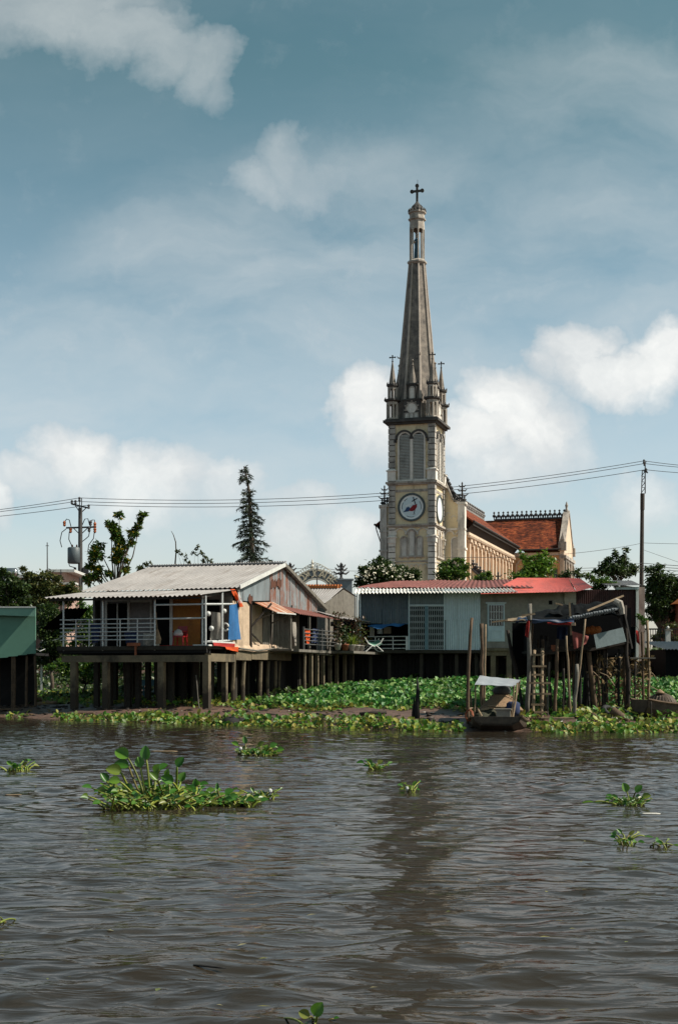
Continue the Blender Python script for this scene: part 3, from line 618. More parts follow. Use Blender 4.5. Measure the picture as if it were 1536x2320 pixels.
def candelabra(name, fr, z, h, parent, m='iron'):
    mb = MB(fr); mb.lathe([(.22,z),(.10,z+.15),(.075,z+h*.9),(.10,z+h*.92),(.02,z+h)], (0,0,0), 6)
    for q, w in ((.36,.62),(.58,.48),(.78,.34)):
        zz = z+h*q
        for a in range(4):
            c, s_ = math.cos(a*PI/2+.3), math.sin(a*PI/2+.3)
            mb.tube([(0,0,zz),(c*w*.6,s_*w*.6,zz-.05),(c*w,s_*w,zz+.13)], [.07,.08,.04], 5)
    return emit(mb, name, m, parent)
for sx in (NX0+.33, NX1-.33): candelabra('finial', TF @ Matrix.Translation((sx,NT+.2,0)), 19.12, 2.1, CHURCH)
def cresting(name, pts, step, h, parent, m):     # row of leaf-shaped spikes along a ridge
    mb = MB(TF); a = Vector(pts[0]); b = Vector(pts[1]); L = (b-a).length; n = int(L/step); d = (b-a)/L
    mb.bar(a+Vector((0,0,.05)), b+Vector((0,0,.05)), .16, .2)
    for i in range(n+1):
        p = a+d*(i*L/n)
        mb.lathe([(.05,0),(.06,h*.2),(.20,h*.35),(.22,h*.5),(.08,h*.64),(.06,h*.72),(.15,h*.80),(.13,h*.88),(.02,h)], tuple(p+Vector((0,0,.1))), 6, 0)
        if i < n:
            q = p+d*(L/n/2); mb.lathe([(.05,0),(.15,h*.18),(.15,h*.3),(.03,h*.46)], tuple(q+Vector((0,0,.1))), 5, 0)
    return emit(mb, name, m, parent)
for sx in (1,-1):
    for q in range(1): cresting('ridge_cresting', [(RX+sx*3.25,NT+.2,19.4),(RX+sx*2.45,NT+.2,21.2)], .42, .75, NAVE, 'iron')
    cresting('ridge_cresting', [(RX+sx*4.3,NT+.2,18.95),(RX+sx*3.3,NT+.2,19.35)], .42, .75, NAVE, 'iron')
TY = 38.6; TE = 33.7                              # transept ridge and front eave
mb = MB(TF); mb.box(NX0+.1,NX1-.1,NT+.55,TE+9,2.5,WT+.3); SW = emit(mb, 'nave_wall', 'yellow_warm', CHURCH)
mb = MB(TF)
for j in range(13):
    t = NT+1.5+j*2.12
    mb.box(NX1-.1,NX1+.22,t,t+.5,2.5,WT-.95); mb.box(NX1-.1,NX1+.36,t-.1,t+.6,WT-.95,WT-.7); mb.box(NX1-.1,NX1+.30,t-.04,t+.54,11.2,11.45)
    if j < 12:
        c = t+.5+.81
        for w_, off in ((1.62,.16),):
            mb.ring([(p[0],p[1]) for p in arc(c,WT-1.25,.80,0,180,10)], [(p[0],p[1]) for p in arc(c,WT-1.25,.60,0,180,10)], NX1-.1, NX1+.16, axis='x')
        mb.box(NX1-.1,NX1+.10,c-.38,c-.28,8.0,WT-1.6); mb.box(NX1-.1,NX1+.10,c+.28,c+.38,8.0,WT-1.6)
mb.box(NX1-.1,NX1+.30,NT+.7,TE,WT-.28,WT+.0)
for j in range(56): mb.box(NX1+.1,NX1+.42,NT+.8+j*.5,NT+1.0+j*.5,WT-.52,WT-.28)
emit(mb, 'wall_pilaster', 'stone_peach', SW)
mb = MB(TF)
for j in range(12):
    c = NT+1.5+j*2.12+1.31; mb.prism(archpoly(c,.52,8.6,14.2), NX1-.09, NX1-.02, axis='x')
emit(mb, 'nave_window', 'dark_glass', SW)
def tileslab(name, a, b, c, d, parent, th=.14):  # roof slope between four corners
    a,b,c,d = map(Vector,(a,b,c,d)); N = (b-a).cross(d-a).normalized()*th
    mb = MB(TF); mb.add([a,b,c,d,a-N,b-N,c-N,d-N], [(0,1,2,3),(7,6,5,4),(0,4,5,1),(1,5,6,2),(2,6,7,3),(3,7,4,0)])
    return emit(mb, name, 'roof_tile', parent)
OV = .75
ROOF = tileslab('nave_roof', (NX1+OV,NT+.6,EZ),(NX1+OV,TE,EZ),(RX,TY+6,RZ),(RX,NT+.6,RZ), CHURCH)
tileslab('roof_slope', (RX,NT+.6,RZ),(RX,TY+6,RZ),(NX0-OV,TE+9,EZ),(NX0-OV,NT+.6,EZ), ROOF)
mb = MB(TF)
for sx in (NX1+OV, NX0-OV):
    mb.tube([(sx+.05*(1 if sx > 0 else -1),NT+.5,EZ-.04),(sx+.05*(1 if sx > 0 else -1),TE+.2,EZ-.04)], .12, 6)
s0 = NX0-OV; mb.tube([(s0,NT+.7,EZ-.1),(s0+.1,NT+.7,EZ-.6),(NX0-.1,NT+.6,EZ-2.2)], .06, 5)
emit(mb, 'gutter', 'gutter', ROOF)
mb = MB(TF)
mb.add([(NX1+OV,NT+.6,EZ-.12),(NX1+OV,TE,EZ-.12),(NX1-.1,TE,WT-.02),(NX1-.1,NT+.6,WT-.02)], [(0,1,2,3)])
mb.add([(NX1+OV-.02,NT+.6,EZ-.12),(NX1+OV-.02,TE,EZ-.12),(NX1+OV-.04,TE,EZ-.42),(NX1+OV-.04,NT+.6,EZ-.42)], [(0,1,2,3)])
mb.add([(NX0-OV,NT+.6,EZ-.12),(NX0-OV,TE,EZ-.12),(NX0+.1,TE,WT-.02),(NX0+.1,NT+.6,WT-.02)], [(0,1,2,3)])
emit(mb, 'soffit', 'wood_dark', ROOF)
cresting('ridge_cresting', [(RX,NT+1,RZ+.02),(RX,TY-.6,RZ+.02)], 1.05, 1.0, ROOF, 'iron_pale')
# transept to the right
XE = 8.15; HT = 4.7
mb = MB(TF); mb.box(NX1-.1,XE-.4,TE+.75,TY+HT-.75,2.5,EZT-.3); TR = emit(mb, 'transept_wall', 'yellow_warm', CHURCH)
mb = MB(TF); mb.prism([(TE+.55,2.5),(TY+HT-.55,2.5),(TY+HT-.3,EZT+.25),(TY+HT-.8,EZT+.7),(TY,RZ+.75),(TE+.8,EZT+.7),(TE+.3,EZT+.25)], XE-.45, XE+.05, axis='x'); GB = emit(mb, 'transept_gable', 'stone_peach', TR)
mb = MB(TF)
for s_, y in ((-1,TE+.45),(1,TY+HT-.45)):
    mb.bar((XE-.2,y,EZT+.5),(XE-.2,TY,RZ+.85),.75,.18)
    mb.box(XE-.6,XE+.35,y-.35,y+.35,EZT-.2,EZT+.85); mb.lathe([(.3,0),(.34,.3),(.1,.9),(.02,1.3)], (XE-.1,y-.1*s_,EZT+.85), 6)
mb.box(XE-.5,XE+.35,TE+.3,TY+HT-.3,EZT-1.15,EZT-.75)
for j in range(14): mb.box(XE,XE+.25,TE+.7+j*.6,TE+.95+j*.6,EZT-1.5,EZT-1.15)
for j in range(4): mb.box(XE+.05,XE+.3,TE+.6+j*2.6,TE+1.0+j*2.6,2.5,EZT-1.5)
mb.lathe([(.25,0),(.12,.4),(.2,.7),(.03,1.2)], (XE-.2,TY,RZ+.85), 6)
emit(mb, 'gable_coping', 'stone_mid', GB)
mb = MB(TF)
for q in (0,1,2): mb.prism(archpoly(TY-2.2+2.2*q,.9,8,EZT-2.4), XE+.06, XE+.10, axis='x')
emit(mb, 'transept_window', 'dark_glass', TR)
tr = tileslab('transept_roof', (NX1+OV,TE,EZT),(XE-.3,TE,EZT),(XE-.3,TY,RZ),(RX,TY,RZ), CHURCH)
tileslab('roof_slope', (XE-.3,TY+HT,EZT),(NX1+OV,TY+HT,EZT),(RX,TY,RZ),(XE-.3,TY,RZ), tr)
mb = MB(TF); mb.tube([(NX1+OV,TE-.06,EZT-.05),(XE-.4,TE-.06,EZT-.05)], .12, 6); emit(mb, 'gutter', 'gutter', tr)
mb = MB(TF)
for j in range(4):
    c = NX1+1.0+j*1.35
    mb.ring(arc(c,EZT-1.7,.58,0,180,10), arc(c,EZT-1.7,.42,0,180,10), TE+.6, TE+.76)
    mb.box(c-.76,c-.60,TE+.58,TE+.76,6,EZT-1.6)
mb.box(NX1,XE-.45,TE+.45,TE+.76,EZT-.75,EZT-.4)
emit(mb, 'wall_moulding', 'stone_peach', TR)
mb = MB(TF)
for j in range(4):
    c = NX1+1.0+j*1.35; mb.prism(archpoly(c,.5,9,EZT-2.3), TE+.70, TE+.76)
emit(mb, 'transept_window', 'dark_glass', TR)
cresting('ridge_cresting', [(RX+1.2,TY,RZ+.02),(XE-.5,TY,RZ+.02)], .58, 1.0, tr, 'iron')
# low side porch with its own raking parapet
PF = TF
mb = MB(PF); mb.prism([(2.3,2.5),(5.2,2.5),(5.2,9.9),(4.6,10.2),(2.3,12.4)], 7.0, 7.5); po = emit(mb, 'porch_wall', 'yellow', CHURCH)
mb = MB(PF); mb.bar((2.3,7.2,12.5),(4.7,7.2,10.25),.8,.18); mb.box(4.7,5.4,6.85,7.6,9.9,10.2); emit(mb, 'coping', 'stone_dark', po)
cresting('ridge_cresting', [(2.4,7.2,12.6),(4.6,7.2,10.5)], .5, .8, po, 'iron')
candelabra('finial', TF @ Matrix.Translation((5.0,7.2,0)), 10.2, 2.0, po)
# blue-robed statue standing in the lantern
sf = TC @ Matrix.Translation((0,-.12,43.3)); st = thing('statue', 'small blue robed statue standing in the open lantern near the spire top', 'statue', sf)
mb = MB(sf); mb.lathe([(.34,0),(.34,.14),(.26,.16),(.30,.2),(.27,.8),(.22,1.3),(.25,1.75),(.24,2.05),(.10,2.2)], (0,0,0), 10, 0, 1, .8); emit(mb, 'robe', 'emblem_blue_robe', st, True)
mb = MB(sf); mb.lathe([(.07,2.15),(.13,2.3),(.15,2.45),(.12,2.6),(.03,2.68)], (0,-.02,0), 10); mb.tube([(-.22,-.05,1.95),(-.26,-.22,1.65),(-.05,-.32,1.75)], [.08,.07,.05], 6); emit(mb, 'statue_head', 'plaster_pale', st, True)
# ------------------------------------------------------------------ setting
def lerp(a, b, t): return a+(b-a)*t
xs = np.array([-600,-200,-90,-55]+list(np.arange(-40,36.1,.45))+[50,90,200,600]); ys = np.array([-80,0,20,28]+list(np.arange(31,75,.35))+[80,90,120,200,400,900])
X, Yg = np.meshgrid(xs, ys); Z = gz(X, Yg); Z = Z + np.where((Z > -.1) & (Z < 2.3), RNG.normal(size=Z.shape)*.02, 0)
nx = len(xs); idx = np.arange(len(ys)*nx).reshape(len(ys), nx)
fq = np.stack([idx[:-1,:-1], idx[:-1,1:], idx[1:,1:], idx[1:,:-1]], -1).reshape(-1,4)
gr = npmesh('mud_bank', np.stack([X,Yg,Z],-1).reshape(-1,3), fq, 'mud'); tag(gr, kind='structure'); gr['label'] = 'brown mud bank sloping up from the river'
gr.data.polygons.foreach_set('use_smooth', [True]*len(fq))
# river with modelled ripples
xs = np.concatenate([[-600,-120,-40], np.arange(-16,16.01,.06), [40,120,600]])
ylist = [3.6]
while ylist[-1] < 54: ylist.append(ylist[-1]+.022+.0014*ylist[-1])
ys = np.concatenate([[-300,-40,0,2], ylist, [58,75,110,200]])
X, Yg = np.meshgrid(xs, ys); Z = np.zeros_like(X)
wr = np.random.default_rng(5)
patch = .65+.5*np.sin(X*.33+1.2+.8*np.sin(Yg*.21))*np.sin(Yg*.37+.5*np.sin(X*.4))
for k in range(60):
    lam = .24*(1.048**k) if k < 44 else .24+.35*wr.random(); th = wr.normal()*.75+PI/2+(.2 if k % 3 else -.45)
    kk = 2*PI/lam; ph = wr.random()*6.28; a = .0022*lam**.85*(.4+1.2*wr.random())
    wob = .9*np.sin(X*.31*(1+wr.random())+Yg*.37*wr.random()+ph*2)+.6*np.sin(X*.83+Yg*.55*wr.random()+ph)
    w = np.sin(kk*(math.cos(th)*X+math.sin(th)*Yg)+ph+wob*1.5)
    env = np.clip(.55+.75*np.sin(X*(.4+.5*wr.random())+ph*3)*np.sin(Yg*(.3+.5*wr.random())+ph), 0, 2)
    Z += a*(1.6*np.exp(1.1*(w-1))-.55)*2.2*env*(patch if k % 2 else .85)
Z *= np.clip((Yg-2)/2, 0, 1)*np.clip((58-Yg)/4, 0, 1)*np.clip((20-np.abs(X))/4, 0, 1)
Z *= np.clip((shore(X)-Yg)/6, .25, 1)
nx = len(xs); idx = np.arange(len(ys)*nx).reshape(len(ys), nx)
fq = np.stack([idx[:-1,:-1], idx[:-1,1:], idx[1:,1:], idx[1:,:-1]], -1).reshape(-1,4)
wt = npmesh('water', np.stack([X,Yg,Z],-1).reshape(-1,3), fq, 'water'); tag(wt, kind='structure'); wt['label'] = 'rippled brown river water'
wt.data.polygons.foreach_set('use_smooth', [True]*len(fq))
# ------------------------------------------------------------------ water hyacinth on the bank
def hyacinth(name, label, xr, yr, n, inside, hgt, L, m, shape=ROUND):
    x = RNG.uniform(*xr, n*4); y = RNG.uniform(*yr, n*4); keep = inside(x, y); x = x[keep][:n]; y = y[keep][:n]; n = len(x)
    h = hgt*(.35+.65*RNG.random(n))*(.75+.3*np.sin(x*1.9+y*.7)*np.sin(y*1.1)+.25*np.sin(x*.7+1)*np.sin(y*.5))
    a = RNG.random(n)*2*PI; tilt = RNG.uniform(-.5, 1.25, n)
    D = np.stack([np.cos(a)*np.cos(tilt), np.sin(a)*np.cos(tilt)-.12, np.sin(tilt)], -1)
    Nn = np.stack([-np.cos(a)*np.sin(tilt)*.6, -np.sin(a)*np.sin(tilt)*.6-.35, np.cos(tilt)+.25], -1)+RNG.normal(size=(n,3))*.5
    s = RNG.uniform(.6, 1.25, n); C = np.stack([x, y, gz(x,y)+h*.85], -1)
    V1, F1 = leaves(C, D, Nn, L*s, L*.85*s, shape)
    if m == 'leaf_fringe':                       # pale leaf stalks show along the edge
        k = n//2; B = C[:k].copy(); B[:,2] = gz(x[:k], y[:k]); Ds = C[:k]-B+np.array([0,0,1e-3]); Ls = np.linalg.norm(Ds, axis=1)
        V2, F2 = leaves(B, Ds, RNG.normal(size=(k,3)), Ls, np.full(k,.035)); F1 = np.concatenate([F1, F2+len(V1)]); V1 = np.concatenate([V1, V2])
    o = npmesh(name, V1, F1, m); return tag(o, label, 'water hyacinth', kind='stuff')
def mat_in(x, y):
    d = y-shore(x); lo = 8.4+.9*np.sin(x*.8)+.5*np.sin(x*2.3)
    return (d > lo) & (y < 62.2+.4*np.sin(x*1.7)) & (x > -4.6+(y-47)*.36) & ~((x > 8.3) & (x < 13.2) & (d < 10))
hyacinth('hyacinth_bed', 'dense dark green bed of water hyacinth behind the mud strip', (-5.5,20), (42,65), 39000, mat_in, .38, .17, 'leaf_mat')
def fringe_in(x, y):
    d = y-shore(x); c = np.clip((x+10.2)/3, 0, 1); n_ = .5+.5*np.sin(x*2.7)*np.sin(x*.9+1)
    return (d > -.6-.3*np.sin(x*3.3)) & (d < .35+2.0*c*(.2+.8*n_)) & (x > -10.3) & ~((x > 3.5) & (x < 5.4) & (d < 4))
hyacinth('hyacinth_fringe', 'yellow green strip of water hyacinth along the edge of the river', (-10.3,19), (34,50), 9200, fringe_in, .27, .15, 'leaf_fringe')
def yel_in(x, y):
    d = y-shore(x); lo = 8.4+.9*np.sin(x*.8)+.5*np.sin(x*2.3)
    return (d > lo-.9) & (d < lo+.5) & (x > -4.2) & (x < 8)
hyacinth('hyacinth_edge', 'yellowing low leaves at the front edge of the green hyacinth bed', (-5,9), (43,52), 1300, yel_in, .14, .17, 'leaf_fringe')
def under_in(x, y):
    d = y-shore(x); return (d > 3.0) & (d < 9) & (RNG.random(len(x)) < .35+.65*(x > 7)*1.0)
hyacinth('hyacinth_patch', 'sparse leafy weeds among the hut poles on the right bank', (5.6,15), (39,48), 2000, under_in, .22, .17, 'leaf_fringe')
def left_in(x, y):
    d = y-shore(x); return (d > 6.5+.6*np.sin(x*2)) & (d < 15) & (x < -9.6)
hyacinth('weed_patch', 'low yellow green weeds on the mud at the far left bank', (-18,-9.4), (54,68), 2200, left_in, .22, .19, 'leaf_fringe')
def lf_in(x, y):
    d = y-shore(x); return (d > -.3) & (d < 1.1) & (np.sin(x*3)+np.sin(x*1.3) > .3)
hyacinth('shore_weed', 'thin scattered weed along the muddy waterline at the left', (-16,-9.8), (46,56), 260, lf_in, .16, .16, 'leaf_fringe')
def dim_in(x, y): return (y-shore(x) > 7) & (RNG.random(len(x)) < .7)
hyacinth('shade_weed', 'leafy weeds growing on the mud under the stilt house', (-10,-3.6), (50.5,58), 900, dim_in, .24, .17, 'leaf_fringe')
def slope_in(x, y): d = y-shore(x); return (d > 26.5) & (d < 37)
hyacinth('slope_weed', 'dark weeds covering the bank slope behind the houses', (-30,24), (58,90), 15000, slope_in, .5, .30, 'leaf_dark', KITE)
def bank_in(x, y): d = y-shore(x); return (d > 9) & (d < 27) & (x < -2.5+(y-55)*.3) & ~((d < 12) & (x > -11))
hyacinth('bank_weed', 'dark low weeds covering the shaded mud behind the left stilts', (-26,2), (55,85), 9000, bank_in, .30, .22, 'leaf_dark', KITE)
# litter strewn on the mud
def debris(name, label, n, xr, dr, m, sz):
    V = []; Fq = []
    for i in range(n):
        x = random.uniform(*xr); y = float(shore(x))+random.uniform(*dr); z = G(x,y); a = random.random()*PI
        l, w, h = sz*random.uniform(.5,2.2), sz*random.uniform(.25,.6), sz*random.uniform(.08,.35)
        mtx = Matrix.Translation((x,y,z+h*.3)) @ Matrix.Rotation(a,4,'Z') @ Matrix.Rotation(random.uniform(-.3,.3),4,'Y')
        o = len(V); V += [tuple(mtx @ Vector((sx*l/2*(1-.3*random.random()),sy*w/2,sz_*h/2))) for sz_ in (-1,1) for sy in (-1,1) for sx in (-1,1)]
        Fq += [tuple(o+q for q in f) for f in ((0,2,3,1),(4,5,7,6),(0,1,5,4),(2,6,7,3),(0,4,6,2),(1,3,7,5))]
    return tag(npmesh(name, V, Fq, m), label, 'debris', kind='stuff')
debris('driftwood_litter', 'dark bits of driftwood strewn on the mud strip', 330, (-16,14), (.4,6.5), 'wood_dark', .22)
debris('dry_litter', 'pale dry scraps lying along the mud strip', 150, (-15,14), (.3,6.8), 'dead_leaf', .15)
debris('rubbish_litter', 'small white scraps of rubbish along the waterline', 55, (-15,13), (.2,7.5), 'litter', .09)
# ------------------------------------------------------------------ stilt house on the left (house frame: x' right along the front, y' away)
HA = Fr(-5.0, 50.0, 18); HAi = HA.inverted(); D2 = (math.cos(math.radians(18)), -math.sin(math.radians(18))); E2 = (-D2[1], D2[0])
def hit(u, v, O, d):                              # where the sight line meets an upright plane: distance along it, height
    k = (u-CU)/F; s = (k*O[1]-O[0])/(d[0]-k*d[1]); Y = O[1]+s*d[1]
    return s, CH+(HZ-v)/F*Y
def hf(u, v, t=0.0): return hit(u, v, (-5.0+t*E2[0], 50+t*E2[1]), D2)
def hs(u, v, s=0.0): return hit(u, v, (-5.0+s*D2[0], 50+s*D2[1]), E2)
def wz(x, y): p = HA @ Vector((x,y,0)); return G(p.x, p.y)
HOUSE = thing('stilt_house', 'tin roofed house on concrete stilts with a railed veranda and rusty gable', 'house', HA)
W = 6.35; DZ = 2.70
mb = MB(HA); mb.box(-W,0,.0,3.0,2.60,DZ); mb.box(-W,0.05,3.0,13,2.55,DZ+.02); mb.box(-W-.02,0.02,-.04,.0,2.56,2.72)
emit(mb, 'floor', 'concrete_dark', HOUSE)
mb = MB(HA)
for j in range(9): mb.box(-W+.05,-.02,.3+j*1.5,.42+j*1.5,2.40,2.598)
mb.box(-W,-.02,.05,.16,2.45,2.598); emit(mb, 'joist', 'wood_black', HOUSE)
mb = MB(HA); mb.box(-W+.25,.12,-.12,.16,2.10,2.36); mb.box(-.14,.12,.16,2.6,2.12,2.42); mb.box(-.12,.14,2.6,4.2,2.20,2.52); mb.box(-.10,.16,4.2,8.9,2.24,2.56)
emit(mb, 'beam', 'concrete', HOUSE)
def stilt(x, y, w, m, zt=2.12, lean=0.0, rnd=False, par=None, fr=HA, name='stilt'):
    p = fr @ Vector((x,y,0)); zb = G(p.x,p.y)-.15; mb = MB(fr)
    if rnd: mb.tube([(x+lean,y,zb),(x+lean*.5+random.uniform(-.03,.03),y,(zb+zt)/2),(x,y,zt)], [w*.55,w*.52,w*.48], 8)
    else:
        l = lean; h = w/2
        mb.add([(x+l-h,y-h,zb),(x+l+h,y-h,zb),(x+l+h,y+h,zb),(x+l-h,y+h,zb),(x-h,y-h,zt),(x+h,y-h,zt),(x+h,y+h,zt),(x-h,y+h,zt)],
               [(3,2,1,0),(4,5,6,7),(0,1,5,4),(1,2,6,5),(2,3,7,6),(3,0,4,7)])
    return emit(mb, name, m, par or HOUSE)
for u, w in ((168,.27),(240,.26),(366,.27),(468,.27)): stilt(hf(u,1500)[0], 0.02, w*.9, 'stilt_concrete')
for t, w, r in ((1.75,.24,0),(2.7,.22,1),(3.75,.23,1),(5.6,.22,1),(6.5,.18,1),(7.35,.18,1),(7.9,.14,1)): stilt(0.0, t, w*.8, 'stilt_concrete', 2.2, -.05*(t > 2), bool(r))
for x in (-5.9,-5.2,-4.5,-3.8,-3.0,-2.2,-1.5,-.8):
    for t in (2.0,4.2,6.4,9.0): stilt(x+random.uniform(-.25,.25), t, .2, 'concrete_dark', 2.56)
for x, t in ((-4.1,1.2),(-3.1,3.2),(-2.9,1.6)): stilt(x, t, .10, 'wood_dark', 2.56, .1, True)
# walls
mb = MB(HA); T1 = 2.55
mb.box(-W+.5,-.02,T1,T1+.1,DZ,4.93); mb.box(-W+.1,-W+.2,T1+.1,12.9,DZ,5.0); mb.box(-W+.1,0,12.8,12.9,DZ,4.9)
emit(mb, 'front_wall', 'wall_front', HOUSE)
mb = MB(HA)
x0,_ = hf(244,1400,T1); x1,_ = hf(290,1400,T1); mb.box(x0,x1,T1-.03,T1,DZ+.0,4.52); emit(mb, 'doorway', 'dark_void', HOUSE)  # black panel on the solid wall paints in the unlit room
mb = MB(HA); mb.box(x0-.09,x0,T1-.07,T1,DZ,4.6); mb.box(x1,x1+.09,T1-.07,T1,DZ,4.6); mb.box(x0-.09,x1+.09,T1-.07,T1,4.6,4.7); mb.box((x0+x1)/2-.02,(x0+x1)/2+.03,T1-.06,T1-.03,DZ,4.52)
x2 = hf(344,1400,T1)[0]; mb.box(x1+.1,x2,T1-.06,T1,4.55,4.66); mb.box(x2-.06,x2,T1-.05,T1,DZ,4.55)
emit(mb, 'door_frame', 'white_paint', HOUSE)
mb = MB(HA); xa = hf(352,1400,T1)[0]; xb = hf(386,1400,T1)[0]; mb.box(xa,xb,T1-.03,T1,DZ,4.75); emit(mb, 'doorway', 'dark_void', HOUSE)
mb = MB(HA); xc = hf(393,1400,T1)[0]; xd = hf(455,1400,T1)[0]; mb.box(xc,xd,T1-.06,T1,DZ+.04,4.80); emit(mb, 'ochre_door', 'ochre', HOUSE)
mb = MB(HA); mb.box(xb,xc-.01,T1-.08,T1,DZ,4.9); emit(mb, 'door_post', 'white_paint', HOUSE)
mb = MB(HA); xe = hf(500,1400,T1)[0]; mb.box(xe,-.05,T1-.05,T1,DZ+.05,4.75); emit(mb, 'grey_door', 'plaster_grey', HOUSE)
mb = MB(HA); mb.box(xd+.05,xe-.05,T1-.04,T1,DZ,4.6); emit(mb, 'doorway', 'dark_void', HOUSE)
# side wall under the gable
ta = hs(543,1400)[0]; tb = hs(600,1400)[0]; tc = hs(658,1400)[0]
mb = MB(HA); mb.box(-.12,.03,T1-.05,4.3,2.56,4.55); mb.box(-.12,.0,4.3,tb+.3,2.56,4.5); mb.add([(.03,T1,2.56),(.16,T1,2.56),(.16,tb+1.2,2.56),(.03,tb+1.2,2.56),(.03,T1,2.75),(.04,tb+1.2,2.95)],[(0,1,2,3),(0,4,1),(1,4,5,2),(2,5,3)])
emit(mb, 'side_wall', 'plaster_beige', HOUSE)
mb = MB(HA)
y = tb-.3; i = 0
while y < tc+.9:
    w = random.uniform(.16,.24); mb.box(-.05,.035+.012*(i % 3),y,y+w-.012,2.7,4.72); y += w; i += 1
emit(mb, 'board_wall', 'wood_grey', HOUSE)
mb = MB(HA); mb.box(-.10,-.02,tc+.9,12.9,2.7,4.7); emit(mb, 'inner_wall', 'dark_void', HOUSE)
mb = MB(HA); mb.box(.04,.10,4.28,4.40,2.6,4.62); mb.bar((.1,4.35,3.6),(.75,4.9,4.55),.07); mb.bar((.1,4.35,3.3),(.15,5.3,2.9),.05); mb.bar((.05,4.3,4.6),(.8,4.6,4.62),.06)
mb.box(.04,.1,tc-.1,tc+.02,2.7,4.7); mb.box(.04,.09,tb+.55,tb+.63,2.7,4.7); emit(mb, 'wall_post', 'wood_dark', HOUSE)
# gable of upright metal sheets
def rz(t): return lerp(5.14,6.40,(t-2.8)/5.1) if t < 7.9 else lerp(6.40,4.83,(t-7.9)/5.3)
mb = MB(HA); y = 2.75; i = 0
segs = [(2.85,3.5,4.55),(3.5,4.2,4.60),(4.2,5.0,4.66),(5.0,5.75,4.64),(5.75,6.5,4.62)]
for a,b,zb in segs: mb.wavewall(a, b, zb, lambda t: rz(t)-.06, .13, .016, 'y', .05+.012*(i % 2)); i += 1
emit(mb, 'gable_wall', 'gable_plain', HOUSE)
mb = MB(HA); y = 6.5
while y < 12.6:
    b = min(y+.62, 12.7); mb.wavewall(y, b, 4.62+random.uniform(-.05,.03)-.015*(y-6), lambda t: rz(t)-.06, .13, .016, 'y', .05+.014*(i % 2)); y = b; i += 1
emit(mb, 'rusty_gable', 'gable_metal', HOUSE)
for a,b,z0,z1 in ((6.55,7.15,5.32,5.66),(7.25,7.85,5.40,5.74),(4.0,4.5,4.55,4.85)):
    mb = MB(HA); mb.wavewall(a, b, lambda t: z0+.05*math.sin(t*13), lambda t: z1+.06*math.sin(t*17), .13, .014, 'y', .10); emit(mb, 'metal_patch', 'rust_brown', HOUSE)
# roofs
mb = MB(HA); mb.sheet((-W-.45,2.60,5.045),(.22,2.60,5.075),(.22,7.9,6.44),(-W+.15,7.9,6.47), 34, .024, 3); ROOFA = emit(mb, 'roof', 'roof_light', HOUSE)
mb = MB(HA); mb.sheet((-W+.15,7.9,6.47),(.22,7.9,6.44),(.22,13.6,4.80),(-W-.3,13.6,4.8), 56, .022, 3); emit(mb, 'rear_slope', 'roof_light', ROOFA)
mb = MB(HA); mb.bar((-W+.1,7.9,6.50),(.25,7.9,6.47),.28,.05)
for j in range(56): mb.lathe([(.05,0),(.04,.04)], (-W+.2+j*.117,7.82,6.51), 5)
emit(mb, 'ridge_cap', 'roof_light', ROOFA)
mb = MB(HA)
def exfn(a, b):
    t0 = -.32+(.9*max(0,a-.90)/.10)*0; x = lerp(lerp(-W-.45,-.02,a), lerp(-W-.42,.18,a), b); y = lerp(-.32, 2.95, b); z = lerp(4.62-.03*a, 5.03, b)
    lift = .05*max(0, a-.85)/.15
    return Vector((x, y, z+lift*(1-b)+.028*math.sin(2*PI*34*a)))
mb.grid(exfn, 272, 3); emit(mb, 'porch_roof', 'roof_light', HOUSE)
mb = MB(HA); mb.bar((.25,2.72,5.10),(.25,7.9,6.40),.05,.16); emit(mb, 'barge_board', 'white_paint', ROOFA)
mb = MB(HA); mb.bar((.25,7.9,6.40),(.25,13.6,4.76),.05,.15); mb.bar((.17,2.72,5.03),(.17,7.9,6.32),.05,.08); mb.bar((.2,7.9,6.33),(.2,13.6,4.70),.08,.1); emit(mb, 'barge_board', 'wood_grey', ROOFA)
mb = MB(HA)
for x in (-5.9,-4.4,-2.9,-1.4,-.1): mb.bar((x,-.25,4.54),(x,3.0,4.99),.05,.08)
mb.bar((-W-.2,-.2,4.53),(-.1,-.2,4.52),.05,.07); emit(mb, 'rafter', 'wood_dark', HOUSE)
# veranda rail and posts
mb = MB(HA)
for u in (144,233,351): x = hf(u,1400)[0]; mb.tube([(x,0,2.55),(x,0,4.58)], .034, 6)
xs0 = hf(137,1400)[0]; xs1 = hf(351,1400)[0]
for v in (1403.5,1414,1423,1432,1441,1450): z = hf(240,v)[1]; mb.tube([(xs0,-.03,z),(xs1,-.03,z)], .021, 5)
for u in (173,203,273,312): x = hf(u,1400)[0]; mb.tube([(x,-.03,DZ),(x,-.03,hf(240,1403)[1])], .021, 5)
for t in (.0,):
    for v in (1403.5,1423,1441): z = hf(240,v)[1]; mb.tube([(xs0,-.03,z),(xs0,2.5,z)], .018, 5)
emit(mb, 'railing', 'rail_paint', HOUSE)
mb = MB(HA)
xp = hf(459,1400)[0]; xq = hf(466,1400)[0]
for x in (xp,xq): mb.tube([(x,0,2.62),(x,0,4.6)], .034, 6)
mb.tube([(xs1,-.02,hf(400,1370)[1]),(xq,-.02,hf(466,1369)[1])], .035, 6); mb.tube([(xs1,-.02,hf(400,1402)[1]),(xq,-.02,hf(466,1400.5)[1])], .035, 6)
mb.tube([(xq,-.02,hf(466,1369)[1]),(0,2.6,4.42)], .04, 6)
mb.tube([(0,1.5,2.7),(0,1.5,4.85)], .045, 6); mb.tube([(0,.05,3.0-.12),(0,2.5,2.98)], .03, 6)
emit(mb, 'pipe_frame', 'rail_paint', HOUSE)
